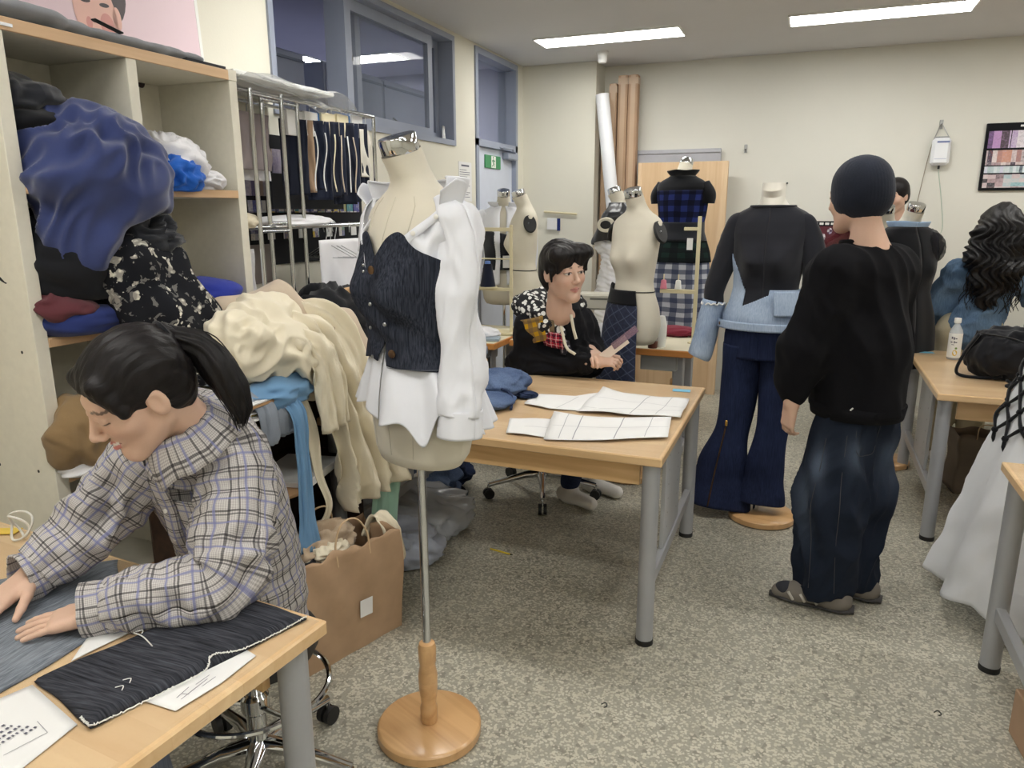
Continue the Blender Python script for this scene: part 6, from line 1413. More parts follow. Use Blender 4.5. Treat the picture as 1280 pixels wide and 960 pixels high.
for p in ((-1.225, 1.078, .93), (-1.24, 1.108, .85)): disc_on(wm, 'button', p, (0, -1, .2), .005, M_BTN)
jeans_w = union([rc((-1.38, 1.36, .52), (-1.45, 1.0, .54), .075, .062), rc((-1.25, 1.36, .52), (-1.32, .98, .54), .075, .062), rc((-1.45, 1.0, .54), (-1.45, 1.05, .08), .060, .050), rc((-1.32, .98, .54), (-1.32, 1.06, .08), .060, .050), rc((-1.37, 1.37, .55), (-1.26, 1.37, .55), .08, .08)], .05)
sdf_obj('trousers', jeans_w, (-1.56, .85, .03), (-1.10, 1.55, .75), .012, denim('washed_grey_denim', (88, 96, 112), (132, 142, 158)), wm, 2)
for x in (-1.45, -1.32): sdf_obj('shoe', union([rc((x, 1.08, .035), (x, .93, .03), .035, .034), rc((x, 1.08, .05), (x, 1.07, .09), .034, .034)], .02), (x - .07, .84, -.01), (x + .07, 1.16, .15), .008, M_WHITE, wm, 2)

# ---- the young man seated behind the worktable
ym = thing('person', 'young man in a patched black hoodie seated behind the worktable holding a card', 'person', (0, 0, 0))
HC = np.array([-1.085, 3.39, 1.262]); HR = rotm(math.radians(-130), math.radians(3), math.radians(5)); HS = 1.13; HCm = HC.copy(); HRm = HR.copy()
hm = xform(head_sdf(False), HC, HR); hmS = lambda p: hm((p - HCm.astype(np.float32)) / 1.13 + HCm.astype(np.float32)) * 1.13
nb = HC + HR @ np.array([0, -.045, -.17]) * HS
SRm, ERm, WRm = np.array([-1.30, 3.52, .97]), np.array([-1.29, 3.50, .78]), np.array([-.945, 3.44, .822])
SLm, ELm, WLm = np.array([-1.11, 3.74, .955]), np.array([-1.03, 3.70, .79]), np.array([-.985, 3.52, .865])
body = union([hmS, (rc(nb, (-1.16, 3.58, 1.0), .049, .060), .03), (rc((-1.17, 3.62, .98), (-1.25, 3.70, .55), .11, .12), .05), (rc(SRm, SLm, .07, .07), .05), (rc(SRm, ERm, .05, .045), .04), (rc(ERm, WRm, .034, .029), .02), (rc(SLm, ELm, .04, .036), .04), (rc(ELm, WLm, .034, .029), .02),
              (bounded(hand(WRm, (.93, -.12, .18), (-.15, -.55, .82), False, (.6, .75, .8, .85), .9, .03, 1.05, .5), WRm, .26), .012), (bounded(hand(WLm, (.55, -.80, -.10), (.0, -.1, 1), True, (.35, .4, .45, .5), .8, .05, 1.05, .5), WLm, .26), .012)], .03)
def mcol(V):
    c = np.tile(np.array(SKIN_M), (len(V), 1)); q = ((V - HCm) @ HRm) / 1.13; m = np.linalg.norm(q, axis=1) < .19; c[m] = face_col(q[m], SKIN_M, (.55, .24, .22), (.04, .03, .03)); return c
sdf_obj('body', body, (-1.45, 3.20, .52), (-.62, 3.88, 1.46), .0036, M_SKIN, ym, 1, mcol)
hs = union([el((0, -.020, .045), (.089, .110, .097)), el((0, -.065, -.015), (.078, .058, .085)), (el((-.052, .058, .085), (.05, .05, .038)), .03), (el((.052, .058, .085), (.05, .05, .038)), .03)], .03)
hs = cut(hs, el((0, .140, -.055), (.080, .085, .105)), .008); hs = cut(hs, el((0, .132, .045), (.026, .05, .055)), .012); hs = cut(hs, union([el((s_ * .082, .022, -.060), (.03, .045, .060)) for s_ in (-1, 1)], .01), .008)
fr = []
for (x0, x1, z1) in ((-.020, -.040, .040), (-.035, -.058, .030), (-.050, -.070, .012), (.020, .040, .040), (.035, .058, .030), (.050, .070, .012)): fr.append((rc((x0, .085, .085), (x1, .092 - abs(x1) * .45, z1), .017, .007), .012))
hs = union([hs] + fr + [(rc((s_ * .080, .030, .02), (s_ * .080, .030, -.025), .011, .005), .01) for s_ in (-1, 1)], .01)
place(sdf_obj('hair', hs, (-.13, -.16, -.14), (.13, .16, .17), .0045, M_HAIR, ym, 1, None, lambda V: .0026 * nh(V * np.array([45, 20, 9]))), HC, HR * HS)
M_HOOD = fabric('black_sweatshirt', (27, 27, 30), var=.15, scale=14, sheen=.03, spec=.08)
hd_ = union([rc((-1.18, 3.63, .95), (-1.25, 3.72, .50), .155, .18), rc(SRm + np.array([.03, .02, -.03]), SLm - np.array([.03, .0, .03]), .105, .105), (rc(SRm, ERm + np.array([-.04, .02, -.01]), .095, .092), .06), (rc(ERm + np.array([-.04, .02, -.01]), WRm + (ERm - WRm) * .12, .092, .066), .05), (rc(SLm, ELm, .09, .085), .06), (rc(ELm, WLm + (ELm - WLm) * .15, .085, .055), .05)], .05)
hd_ = cut(hd_, rc((-1.09, 3.46, 1.16), (-1.13, 3.53, 1.06), .060, .048), .015)
sdf_obj('hoodie', hd_, (-1.58, 3.22, .32), (-.80, 3.98, 1.18), .008, M_HOOD, ym, 2, None, fold_disp(441, .016, 3.2, (1, 1, .8)))
for W_, E_ in ((WRm, ERm), (WLm, ELm)):
    d_ = (E_ - W_) / np.linalg.norm(E_ - W_); g = Geo(); g.tube([W_ + d_ * .015, W_ + d_ * .06], [.046, .052], 20, caps=False); g.build('cuff', M_HOOD, ym, True, solid=.008)
def mat_patch(name, a, b, sc):
    t = NT(name); n = t.noise(t.co(), sc, 3, .6); v = t.n('TexVoronoi', {'Vector': t.co(), 'Scale': sc}); return t.fin(t.mix(t.math('GREATER_THAN', v.outputs['Distance'], .42), lin(a), lin(b)), .9)
M_BW = mat_patch('black_white_print', (226, 226, 222), (30, 30, 34), 34.0)
hood = union([rc((-1.33, 3.56, 1.07), (-1.25, 3.73, 1.08), .075, .08), rc((-1.25, 3.73, 1.08), (-1.13, 3.73, 1.06), .08, .06), rc((-1.33, 3.56, 1.07), (-1.20, 3.44, 1.02), .07, .05), rc((-1.20, 3.44, 1.02), (-1.11, 3.43, .95), .05, .035)], .05)
hood = cut(hood, rc((-1.085, 3.42, 1.22), (-1.13, 3.51, 1.04), .072, .055), .015)
sdf_obj('hood', hood, (-1.48, 3.30, .85), (-.95, 3.88, 1.22), .007, M_BW, ym, 2, None, fold_disp(445, .012, 4.0))
def patch_quad(name, c, ux, uy, w_, h_, mat, seed):
    c, ux, uy = [np.array(v, float) for v in (c, ux, uy)]; ux /= np.linalg.norm(ux); uy /= np.linalg.norm(uy); nn = np.cross(ux, uy); nz = make_noise(seed, 5, 12.0); g = Geo()
    g.grid(lambda u, v: c + np.outer((u - .5) * w_, ux) + np.outer((v - .5) * h_, uy) + np.outer(.006 * nz(np.c_[u * .2, v * .2, u * 0]) - .03 * (u - .5) ** 2 - .02 * (v - .5) ** 2, nn), 10, 10, (w_, h_)); return g.build(name, mat, ym, True, solid=.006)
M_YCH = plaid('yellow_check', (226, 178, 48), [(.5, .5, (120, 100, 78), 2)], .05, weave=.25); M_RCH = plaid('red_check', (196, 52, 76), [(.3, .3, (40, 30, 44), 2), (.7, .1, (230, 200, 200), 2)], .03, weave=.3); M_GCH = mat_patch('grey_leaf_print', (150, 146, 152), (44, 42, 50), 60.0)
patch_quad('yellow_patch', (-1.252, 3.412, .965), (.9, -.35, .25), (-.15, -.25, 1), .15, .13, M_YCH, 1)
patch_quad('brown_patch', (-1.16, 3.40, .99), (.95, -.2, -.1), (0, -.25, 1), .05, .08, plain('brown_mesh_patch', (122, 104, 78), .8), 2)
patch_quad('red_patch', (-1.145, 3.405, .925), (.95, -.15, -.1), (0, -.2, 1), .11, .08, M_RCH, 3)
patch_quad('grey_patch', (-1.085, 3.43, .875), (.8, .1, -.3), (-.25, -.2, 1), .07, .12, M_GCH, 4)
M_LACE = fabric('ivory_lace', (226, 220, 200))
seam_tube('drawstring', [(-1.055, 3.42, 1.055), (-1.035, 3.40, .99), (-1.02, 3.40, .94)], .0075, M_LACE, ym); seam_tube('drawstring', [(-1.10, 3.40, 1.0), (-1.065, 3.385, .90), (-1.02, 3.39, .865)], .0075, M_LACE, ym)
tr = union([rc((-1.30, 3.70, .52), (-.98, 3.50, .52), .095, .075), rc((-1.17, 3.82, .52), (-.86, 3.70, .52), .095, .075), rc((-.98, 3.50, .52), (-1.10, 3.60, .12), .072, .055), rc((-.86, 3.70, .52), (-1.02, 3.80, .12), .072, .055), rc((-1.30, 3.72, .56), (-1.18, 3.82, .56), .13, .13)], .05)
sdf_obj('trousers', tr, (-1.48, 3.36, .05), (-.72, 3.98, .72), .012, M_DKDEN, ym, 2)
M_SNK = plain('pale_sneaker', (216, 212, 206), .6)
for c_, a in (((-1.10, 3.60), -.5), ((-1.02, 3.80), -.4)):
    d_ = np.array([math.cos(a), math.sin(a), 0]); p = np.array([*c_, .04]); sdf_obj('shoe', union([rc(p - d_ * .05, p + d_ * .16, .042, .036), rc(p, p + np.array([0, 0, .05]), .045, .045)], .03), p - .26, p + .26, .01, M_SNK, ym, 2)
cd = thing('pattern_card', 'translucent pink ruler card held by the young man', 'card', (-.842, 3.435, .895)); Rc = np.array(Matrix.Rotation(math.radians(-40), 3, 'Y') @ Matrix.Rotation(math.radians(75), 3, 'X'))
g = Geo(); g.box((0, 0, 0), (.17, .045, .002), 0, 0, R=Rc); g.build('card', plain('cream_pattern_card', (222, 206, 190), .6), cd, False)
g = Geo(); g.box(Rc @ np.array([.08, .012, .003]), (.15, .035, .002), 0, 0, R=Rc); g.build('clear_edge', glass('pink_film', (150, 122, 138), .5, .2), cd, False)

# ---- the standing man in black sweater and beanie, seen from behind
sm = thing('person', 'man in black beanie and sweater and wide dark jeans standing with his back turned', 'person', (0, 0, 0))
HC = np.array([.150, 3.09, 1.592]); HR = rotm(math.radians(52), math.radians(6), 0); HS = 1.0; HCs, HRs = HC.copy(), HR.copy()
hsd = xform(head_sdf(False), HC, HR); hsS = lambda p: hsd(p)
nb = HC + HR @ np.array([0, -.045, -.16]) * HS
SLs, ELs, WLs = np.array([.095, 2.95, 1.325]), np.array([.015, 2.93, 1.04]), np.array([-.012, 2.93, .83]); SRs, ERs, WRs = np.array([.305, 3.22, 1.32]), np.array([.33, 3.25, 1.03]), np.array([.28, 3.36, .90])
body = union([hsS, (rc(nb, (.205, 3.07, 1.36), .056, .07), .03), (rc((.21, 3.08, 1.34), (.23, 3.06, .9), .10, .11), .05), (rc(SLs, SRs, .06, .06), .05), (rc(SLs, ELs, .045, .042), .04), (rc(ELs, WLs, .04, .030), .02), (rc(SRs, ERs, .045, .042), .04), (rc(ERs, WRs, .04, .03), .02), (rc((.17, 2.98, .88), (.16, 2.96, .1), .07, .04), .03), (rc((.29, 3.13, .88), (.26, 3.10, .1), .07, .04), .03),
              (bounded(hand(WLs, (-.10, .05, -1), (-.8, -.6, 0), True, (.5, .55, .6, .6), .8, .03, 1.0, .5), WLs, .26), .012), (bounded(hand(WRs, (-.5, .6, -.4), (.5, .5, .5), False, (.5, .5, .5, .5), .8, .03, 1.0, .5), WRs, .26), .012)], .03)
def scol(V): c = np.tile(np.array(SKIN_M), (len(V), 1)); q = ((V - HCs) @ HRs); m = np.linalg.norm(q, axis=1) < .19; c[m] = face_col(q[m], SKIN_M, (.55, .24, .22), (.04, .03, .03)); return c
sdf_obj('body', body, (-.12, 2.78, .05), (.48, 3.48, 1.74), .0048, M_SKIN, sm, 1, scol)
M_KNIT = fabric('black_knit', (32, 36, 47), var=.2, scale=20, weave=400, bump=.5, sheen=.1); M_SWEAT = fabric('black_sweater', (20, 20, 23), var=.15, scale=10, weave=500, bump=.4, sheen=.02, spec=.08)
bn = cut(union([el((0, -.022, .050), (.092, .112, .104)), el((0, -.024, -.010), (.088, .106, .080))], .04), (lambda p: p[:, 2] - .28 * p[:, 1] + .078), .01)
place(sdf_obj('beanie', bn, (-.13, -.17, -.12), (.13, .14, .18), .005, M_KNIT, sm, 2, None, lambda V: .0006 * np.sin(np.arctan2(V[:, 0], V[:, 1]) * 70)), HC, HR * HS)
sw_ = union([rc((.205, 3.075, 1.31), (.215, 3.05, 1.05), .135, .165), (rc((.215, 3.05, 1.05), (.222, 3.035, .80), .165, .172), .05), (rc(SLs + np.array([.02, .03, -.01]), SRs - np.array([.02, .03, .01]), .095, .095), .07), (rc(SLs, ELs, .092, .088), .06), (rc(ELs, WLs + np.array([0, 0, .09]), .088, .070), .05), (rc(WLs + np.array([0, 0, .09]), WLs + np.array([0, 0, .03]), .060, .045), .02), (rc(SRs, ERs, .09, .085), .06), (rc(ERs, WRs, .085, .06), .05)], .06)
sw_ = cut(sw_, rc((.168, 3.10, 1.50), (.195, 3.08, 1.41), .070, .058), .012); _tors = sw_; sw_ = union([cut(sw_, (lambda p: np.maximum(p[:, 2] - .80, -(np.sqrt((p[:, 0] - .222) ** 2 + (p[:, 1] - 3.035) ** 2) - .20) * -1)), .01)], .01)
sdf_obj('sweater', sw_, (-.14, 2.74, .68), (.52, 3.52, 1.50), .008, M_SWEAT, sm, 2, None, fold_disp(451, .013, 2.2, (1, 1, .7)))
g = Geo(); a = np.linspace(0, 2 * PI, 40); g.tube(np.c_[.185 + .075 * np.cos(a), 3.085 + .075 * np.sin(a), 1.425 + .012 * np.cos(a + 2.2)], .009, 8); g.build('neckband', M_SWEAT, sm, True)
g = Geo(); g.tube([(.222, 3.035, .785), (.222, 3.035, .835)], [.160, .168], 40, [.160, .168], caps=False); g.build('hem_rib', M_SWEAT, sm, True, solid=.012)
g = Geo(); g.tube([(.19, 2.868, .835), (.198, 2.866, .845)], .003, 6); g.build('white_thread_mark', M_THREAD, sm)
def jcol(V):
    base = np.array([.012, .017, .030]); lt = np.array([.085, .11, .155]); f = np.zeros(len(V))
    for c_, s_ in (((.08, 2.90, .42), (.05, .06, .14)), ((.235, 2.88, .66), (.06, .05, .07)), ((.36, 3.05, .60), (.05, .08, .10)), ((.10, 2.86, .62), (.03, .05, .1))): f += np.exp(-(((V - np.array(c_)) / np.array(s_)) ** 2).sum(1))
    nz = make_noise(461, 6, 6.0); f = np.clip(f * (.75 + .35 * nz(V)), 0, 1) ** 1.2
    return base + (lt - base) * f[:, None]
jn_ = union([rc((.19, 3.0, .78), (.155, 2.94, .45), .108, .128), (rc((.155, 2.93, .45), (.165, 2.94, .10), .125, .115), .05), rc((.275, 3.10, .78), (.275, 3.10, .45), .105, .115), (rc((.275, 3.10, .45), (.275, 3.09, .09), .115, .100), .05), rc((.21, 3.02, .82), (.25, 3.07, .82), .112, .112)], .04)
jn_ = cut(jn_, el((.2, 3.0, -.06), (.6, .6, .115)), .01)
sdf_obj('jeans', jn_, (-.04, 2.72, .03), (.48, 3.32, 1.0), .007, attr_mat('washed_dark_jean', .9, 0, .25, 700, .15, .25), sm, 2, jcol, fold_disp(463, .020, 2.6, (1, 1, .55)))
def snap(f, pts, off=.0):
    p = np.array(pts, np.float32)
    for _ in range(12):
        d = f(p); gr = np.stack([f(p + np.array(e, np.float32) * .004) - f(p - np.array(e, np.float32) * .004) for e in ((1, 0, 0), (0, 1, 0), (0, 0, 1))], 1) / .008; p = p - ((d - off)[:, None] * gr / (np.maximum((gr ** 2).sum(1), .2))[:, None]).astype(np.float32)
    return p.astype(float)
M_TOPS = plain('tan_topstitch', (58, 58, 62), .8); M_SH1 = plain('grey_sneaker', (120, 114, 106), .7); M_SH2 = plain('sneaker_sole', (60, 58, 58), .7); M_SH3 = plain('silver_overlay', (186, 182, 174), .4); M_SH4 = plain('sneaker_mesh', (44, 46, 54), .8)
def stitch(name, pts, n=50): g = Geo(); P_, _ = spline(pts, n); g.tube(snap(jn_, P_, .005), .0013, 5); g.build(name, M_TOPS, sm, True)
stitch('side_seam', [(.19, 2.86, .74), (.185, 2.80, .50), (.19, 2.80, .30), (.20, 2.82, .12)]); stitch('leg_seam', [(.11, 2.87, .72), (.08, 2.80, .50), (.09, 2.80, .30), (.10, 2.82, .12)])
stitch('pocket_stitch', [(.225, 2.86, .80), (.232, 2.86, .68), (.27, 2.88, .665), (.32, 2.93, .68), (.325, 2.94, .80)])
for i, (hx, hy, a) in enumerate(((.20, 2.93, math.radians(176)), (.31, 3.07, math.radians(168)))):
    d_ = np.array([math.cos(a), math.sin(a), 0]); p = np.array([hx, hy, .045])
    sh_ = sdf_obj('shoe', cut(union([rc(p - d_ * .03, p + d_ * .13, .048, .040), rc(p + d_ * .13 - np.array([0, 0, .008]), p + d_ * .20 - np.array([0, 0, .012]), .040, .028), rc(p, p + np.array([0, 0, .05]), .045, .04)], .03), el(p - np.array([0, 0, .25]), (.6, .6, .218)), .004), p - .30, p + .30, .007, M_SH1, sm, 2)
    g = Geo(); P_ = [p - d_ * .085, p - d_ * .03, p + d_ * .08, p + d_ * .16, p + d_ * .235]; g.tube([np.array([q[0], q[1], .014]) for q in P_], [.012] * 5, 20, [.03, .052, .046, .042, .012], spl=24, up=(0, 0, 1)); g.build('sole', M_SH2, sh_, True)
    g = Geo(); sd_ = np.array([-d_[1], d_[0], 0]) * (1 if a > 0 else -1)
    for k in range(3): q0 = p + d_ * (.05 + .045 * k); g.tube([q0 + sd_ * .046 - np.array([0, 0, .018]), q0 + d_ * .02 + sd_ * .044 + np.array([0, 0, .012])], .006, 6); g.tube([q0 - sd_ * .046 - np.array([0, 0, .018]), q0 + d_ * .02 - sd_ * .044 + np.array([0, 0, .012])], .006, 6)
    o = g.build('overlay', M_SH3, sh_, True); o['kind'] = 'stuff'
    sdf_obj('toe_mesh', el(p + d_ * .165 + np.array([0, 0, .004]), (.050, .034, .030)), p + d_ * .165 - .07, p + d_ * .165 + .07, .006, M_SH4, sh_, 1)
    sdf_obj('tongue', rc(p + d_ * .06 + np.array([0, 0, .040]), p + d_ * .115 + np.array([0, 0, .016]), .022, .022), p - .16, p + .22, .007, M_SH3, sh_, 1)

# ---- the woman with long wavy hair at the far table, from behind
wr_ = thing('person', 'woman with long wavy black hair in a blue denim jacket leaning over the far table', 'person', (0, 0, 0))
HC = np.array([1.045, 5.24, 1.45]); HR = rotm(math.radians(-14), math.radians(18), 0)
body = union([xform(head_sdf(True), HC, HR), (rc(HC + HR @ np.array([0, -.045, -.16]), (1.03, 5.20, 1.2), .055, .08), .04), (rc((1.03, 5.20, 1.15), (.93, 5.12, .85), .10, .11), .05), (rc((.84, 5.16, 1.17), (.74, 5.22, .92), .045, .04), .04), (rc((.74, 5.22, .92), (.68, 5.34, .80), .038, .028), .02), (rc((1.22, 5.18, 1.17), (1.36, 5.25, .92), .045, .04), .04), (rc((1.36, 5.25, .92), (1.34, 5.42, .80), .038, .028), .02), (bounded(hand((.68, 5.34, .79), (-.1, .7, -.3), (0, 0, 1), True), (.68, 5.34, .79), .25), .012), (bounded(hand((1.34, 5.42, .79), (-.1, .8, -.3), (0, 0, 1), False), (1.34, 5.42, .79), .25), .012)], .03)
sdf_obj('body', body, (.55, 4.95, .70), (1.50, 5.65, 1.62), .008, M_SKIN, wr_, 1, lambda V: np.tile(np.array(SKIN_W), (len(V), 1)))
M_JKT = denim('jacket_denim', (70, 92, 118), (112, 136, 162), (160, 160, 20), .4)
jk = union([rc((1.035, 5.19, 1.14), (.95, 5.12, .86), .135, .155), (rc((.86, 5.17, 1.17), (1.20, 5.19, 1.17), .085, .085), .06), (rc((.85, 5.16, 1.16), (.755, 5.20, .96), .082, .080), .05), (rc((.755, 5.20, .96), (.69, 5.30, .82), .08, .06), .04), (rc((1.21, 5.18, 1.16), (1.35, 5.24, .95), .085, .085), .05), (rc((1.35, 5.24, .95), (1.345, 5.40, .82), .082, .06), .04)], .05)
sdf_obj('denim_jacket', jk, (.55, 4.90, .62), (1.52, 5.58, 1.36), .010, M_JKT, wr_, 2, None, fold_disp(471, .016, 3.0))
tw = union([rc((.87, 5.12, .80), (.85, 5.15, .1), .10, .07), rc((1.02, 5.13, .80), (1.03, 5.16, .1), .10, .07), rc((.88, 5.12, .84), (1.01, 5.13, .84), .115, .115)], .04)
sdf_obj('trousers', tw, (.68, 4.95, .03), (1.2, 5.32, 1.0), .014, fabric('beige_cotton', (186, 176, 150)), wr_, 2)
for x in (.85, 1.03): sdf_obj('shoe', union([rc((x, 5.12, .04), (x, 5.30, .035), .042, .036), rc((x, 5.15, .04), (x, 5.15, .1), .045, .045)], .03), (x - .08, 5.02, -.01), (x + .08, 5.40, .17), .012, M_SNK, wr_, 2)
hl = union([el((1.045, 5.225, 1.485), (.105, .125, .105)), rc((1.035, 5.13, 1.42), (1.01, 5.06, 1.22), .115, .115), rc((1.01, 5.06, 1.22), (.99, 5.03, 1.04), .11, .065), rc((1.12, 5.15, 1.38), (1.16, 5.10, 1.24), .07, .05), rc((.95, 5.16, 1.36), (.91, 5.10, 1.26), .06, .04)], .07)
nl = make_noise(481, 8, 3.0)
sdf_obj('hair', hl, (.74, 4.86, .92), (1.30, 5.42, 1.62), .009, M_HAIR2, wr_, 1, None, lambda V: .014 * np.sin(V[:, 0] * 150 + 5 * np.sin(V[:, 2] * 38)) * np.clip((1.52 - V[:, 2]) / .1, .15, 1) + .014 * nl(V * np.array([2, 2, 1])))
r = np.random.default_rng(12); g = Geo()
for k in range(170):
    a = r.uniform(-2.9, -.2); x0 = 1.045 + .10 * math.cos(a) * r.uniform(.7, 1.05); y0 = 5.21 + .125 * math.sin(a) * r.uniform(.9, 1.05); zt = 1.46 + .05 * r.uniform(-1, 1); ze = r.uniform(.96, 1.25); ph = r.uniform(0, 6); z = np.linspace(zt, ze, 26); t = (zt - z) / (zt - .96)
    g.tube(np.c_[x0 + (x0 - 1.03) * .55 * t - .04 * t + .013 * np.sin(z * 48 + ph) * t ** .5, y0 - .11 * np.clip(t * 1.6, 0, 1) + .010 * np.cos(z * 48 + ph), z], np.linspace(.005, .0018, 26), 5)
o = g.build('hair_strands', M_HAIR2, wr_, True); o['kind'] = 'stuff'
# ---- the person at the far wall, mostly hidden
fp = thing('person', 'dark haired person in black partly hidden behind the man in the beanie', 'person', (0, 0, 0))
HC = np.array([.555, 6.22, 1.645]); HR = rotm(math.radians(150), math.radians(8), 0)
body = union([xform(head_sdf(False), HC, HR), (rc(HC + np.array([0, .03, -.16]), (.52, 6.28, 1.36), .06, .09), .04), (rc((.52, 6.28, 1.34), (.52, 6.29, .9), .11, .11), .05)], .03)
def fcol(V): q = (V - HC) @ HR; c = np.tile(np.array(SKIN_M), (len(V), 1)); m = np.linalg.norm(q, axis=1) < .19; c[m] = face_col(q[m], SKIN_M, (.55, .25, .23), (.04, .03, .03)); return c
sdf_obj('body', body, (.34, 6.04, .85), (.70, 6.46, 1.75), .008, M_SKIN, fp, 1, fcol)
hs = cut(cut(union([el((0, -.020, .045), (.086, .107, .095)), el((0, -.06, -.01), (.076, .06, .07))], .03), el((0, .135, -.05), (.085, .085, .115)), .01), el((0, .02, -.14), (.2, .15, .08)), .01)
place(sdf_obj('hair', hs, (-.12, -.15, -.12), (.12, .14, .17), .007, M_HAIR, fp, 1), HC, HR)
sdf_obj('black_jacket', union([rc((.52, 6.28, 1.33), (.52, 6.29, .80), .14, .16), rc((.36, 6.28, 1.36), (.68, 6.28, 1.36), .09, .09), rc((.35, 6.28, 1.34), (.30, 6.24, 1.0), .075, .065), rc((.69, 6.28, 1.34), (.74, 6.24, 1.0), .075, .065)], .05), (.12, 6.05, .58), (.90, 6.54, 1.50), .012, M_BLK, fp, 2, None, fold_disp(491, .012, 3.0))
sdf_obj('trousers', union([rc((.45, 6.28, .8), (.45, 6.28, .04), .095, .07), rc((.59, 6.28, .8), (.59, 6.28, .04), .095, .07)], .03), (.3, 6.13, -.01), (.74, 6.44, .95), .016, M_DKDEN, fp, 2)
# ------------------------------------------------------------------ right side: white skirt, backpack, bottle
ws = thing('dress_form', 'dress form in a wide white skirt with a black knotted net over it', 'mannequin', (1.13, 3.26, 0), math.radians(-20))
g = Geo(); g.grid(lambda u, v: form_pt(np.interp(v, [0, 1], [.80, 1.57]), u * 2 * PI) + np.array([0, 0, .05]), 49, 40); g.build('torso', M_LINEN, ws, True)
g = Geo(); g.tube([(0, 0, .04), (0, 0, .85)], .0125, 16); g.build('pole', M_CHROME, ws)
g = Geo(); g.lathe([(0, 0), (.15, 0), (.157, .006), (.157, .03), (.142, .038), (0, .04)], (0, 0, 0), 48); g.build('base_disc', M_BLACK, ws)
wsk = thing('white_skirt', 'full white cotton skirt reaching nearly to the floor beside the beech table', 'skirt', (1.13, 3.26, 0))
nsk = make_noise(501, 6, 1.4); nsk2 = make_noise(502, 6, 3.0)
def skirt(u, v):
    th = u * 2 * PI; z = 1.10 - v * 1.03; R_ = .28 + .26 * v
    q = np.stack([np.cos(th), np.sin(th), z * .5], 1); R_ = R_ + v * (.035 * np.sin(9 * th + 2 * np.sin(2 * th)) + .03 * nsk(q)) - .012 * sabs(nsk2(q * np.array([1.5, 1.5, 2.5])))
    return np.stack([R_ * np.cos(th), R_ * np.sin(th), z + .02 * v * nsk(q + 4)], 1)
g = Geo(); g.grid(skirt, 181, 70, (3, 1)); g.build('skirt', fabric('white_skirt_cotton', (226, 228, 232), var=.03), wsk, True, solid=.003)
net = thing('black_net', 'black knotted rope net draped over the white skirt', 'net', (1.13, 3.26, 0))
def npt(th, z): v = (1.10 - z) / 1.03; return skirt(np.array([th / (2 * PI)]), np.array([v]))[0] * np.array([1.03, 1.03, 1]) + np.array([0, 0, .0])
NA = 22
for k in range(NA):
    a = k * 2 * PI / NA
    for sg in (-1, 1):
        pts = [npt((a + sg * j * PI / NA) % (2 * PI), 1.02 - j * .052 - .0 * j) for j in range(7)]
        g = Geo(); g.tube(pts, [.005, .0075, .005, .0075, .005, .0075, .005], 6, spl=30); g.build('rope', M_BLK, net, True)
kn = Geo(); kn.lathe([(0, -.012), (.009, -.009), (.013, 0), (.009, .009), (0, .012)], (0, 0, 0), 8); base_kn = None
for k in range(NA):
    for j in (2, 4, 6):
        p = npt(((k + (j % 2) * .5) * 2 * PI / NA) % (2 * PI), 1.02 - j * .052)
        if base_kn is None: base_kn = kn.build('knot', M_BLK, net, True); o = base_kn
        else: o = base_kn.copy(); COL.objects.link(o)
        o.location = [float(x) for x in p]
for k in range(NA):
    p = npt((k * 2 * PI / NA) % (2 * PI), .705); 
    if k == 0:
        g = Geo(); g.tube([(0, 0, 0), (0, 0, -.03), (.004, 0, -.055)], [.006, .008, .003], 6); base_t = g.build('tassel', M_BLK, net, True); o = base_t
    else: o = base_t.copy(); COL.objects.link(o)
    o.location = [float(x) for x in p]
# black backpack
bp = thing('backpack', 'black backpack lying on the beech worktable beside the bottle', 'backpack', (.96, 4.18, .737), math.radians(-12))
M_NYL = fabric('black_nylon', (26, 27, 32), rough=.7, var=.15, scale=5)
bps = union([el((.03, 0, .13), (.20, .13, .125)), rc((-.10, 0, .10), (.14, 0, .09), .09, .085), rc((-.08, .02, .19), (.12, .02, .15), .05, .05)], .06)
bps = cut(bps, el((0, 0, -.25), (.8, .8, .252)), .01)
sdf_obj('pack_body', bps, (-.25, -.2, -.02), (.3, .2, .32), .008, M_NYL, bp, 2, None, fold_disp(511, .016, 3.5))
g = Geo(); g.tube([(-.14, -.05, .22), (-.19, -.06, .12), (-.215, -.06, .03), (-.18, -.06, .006), (-.09, -.055, .006), (-.02, -.06, .02)], .018, 8, .008, spl=50, up=(0, 1, 0)); g.build('shoulder_strap', M_BLK, bp, True)
g = Geo(); g.tube([(-.15, .0, .23), (-.16, .0, .15), (-.14, .0, .08), (-.12, .0, .05)], .012, 8, .004, spl=30, up=(0, 1, 0)); g.build('side_strap', M_BLK, bp, True)
g = Geo(); g.tube([(.0, -.14, .02), (.02, -.17, .012), (.0, -.20, .006), (.012, -.215, .005)], .008, 6, spl=20); g.build('strap_end', M_BLK, bp, True)
g = Geo(); g.tube([(-.13, -.055, .225), (.0, -.095, .215), (.12, -.10, .17), (.2, -.07, .12)], .004, 6, spl=30); g.build('zip', M_BLACK, bp, True)
g = Geo(); g.box((-.13, -.075, .105), (.012, .012, .02), 0, .003); g.build('buckle', M_STEEL, bp)
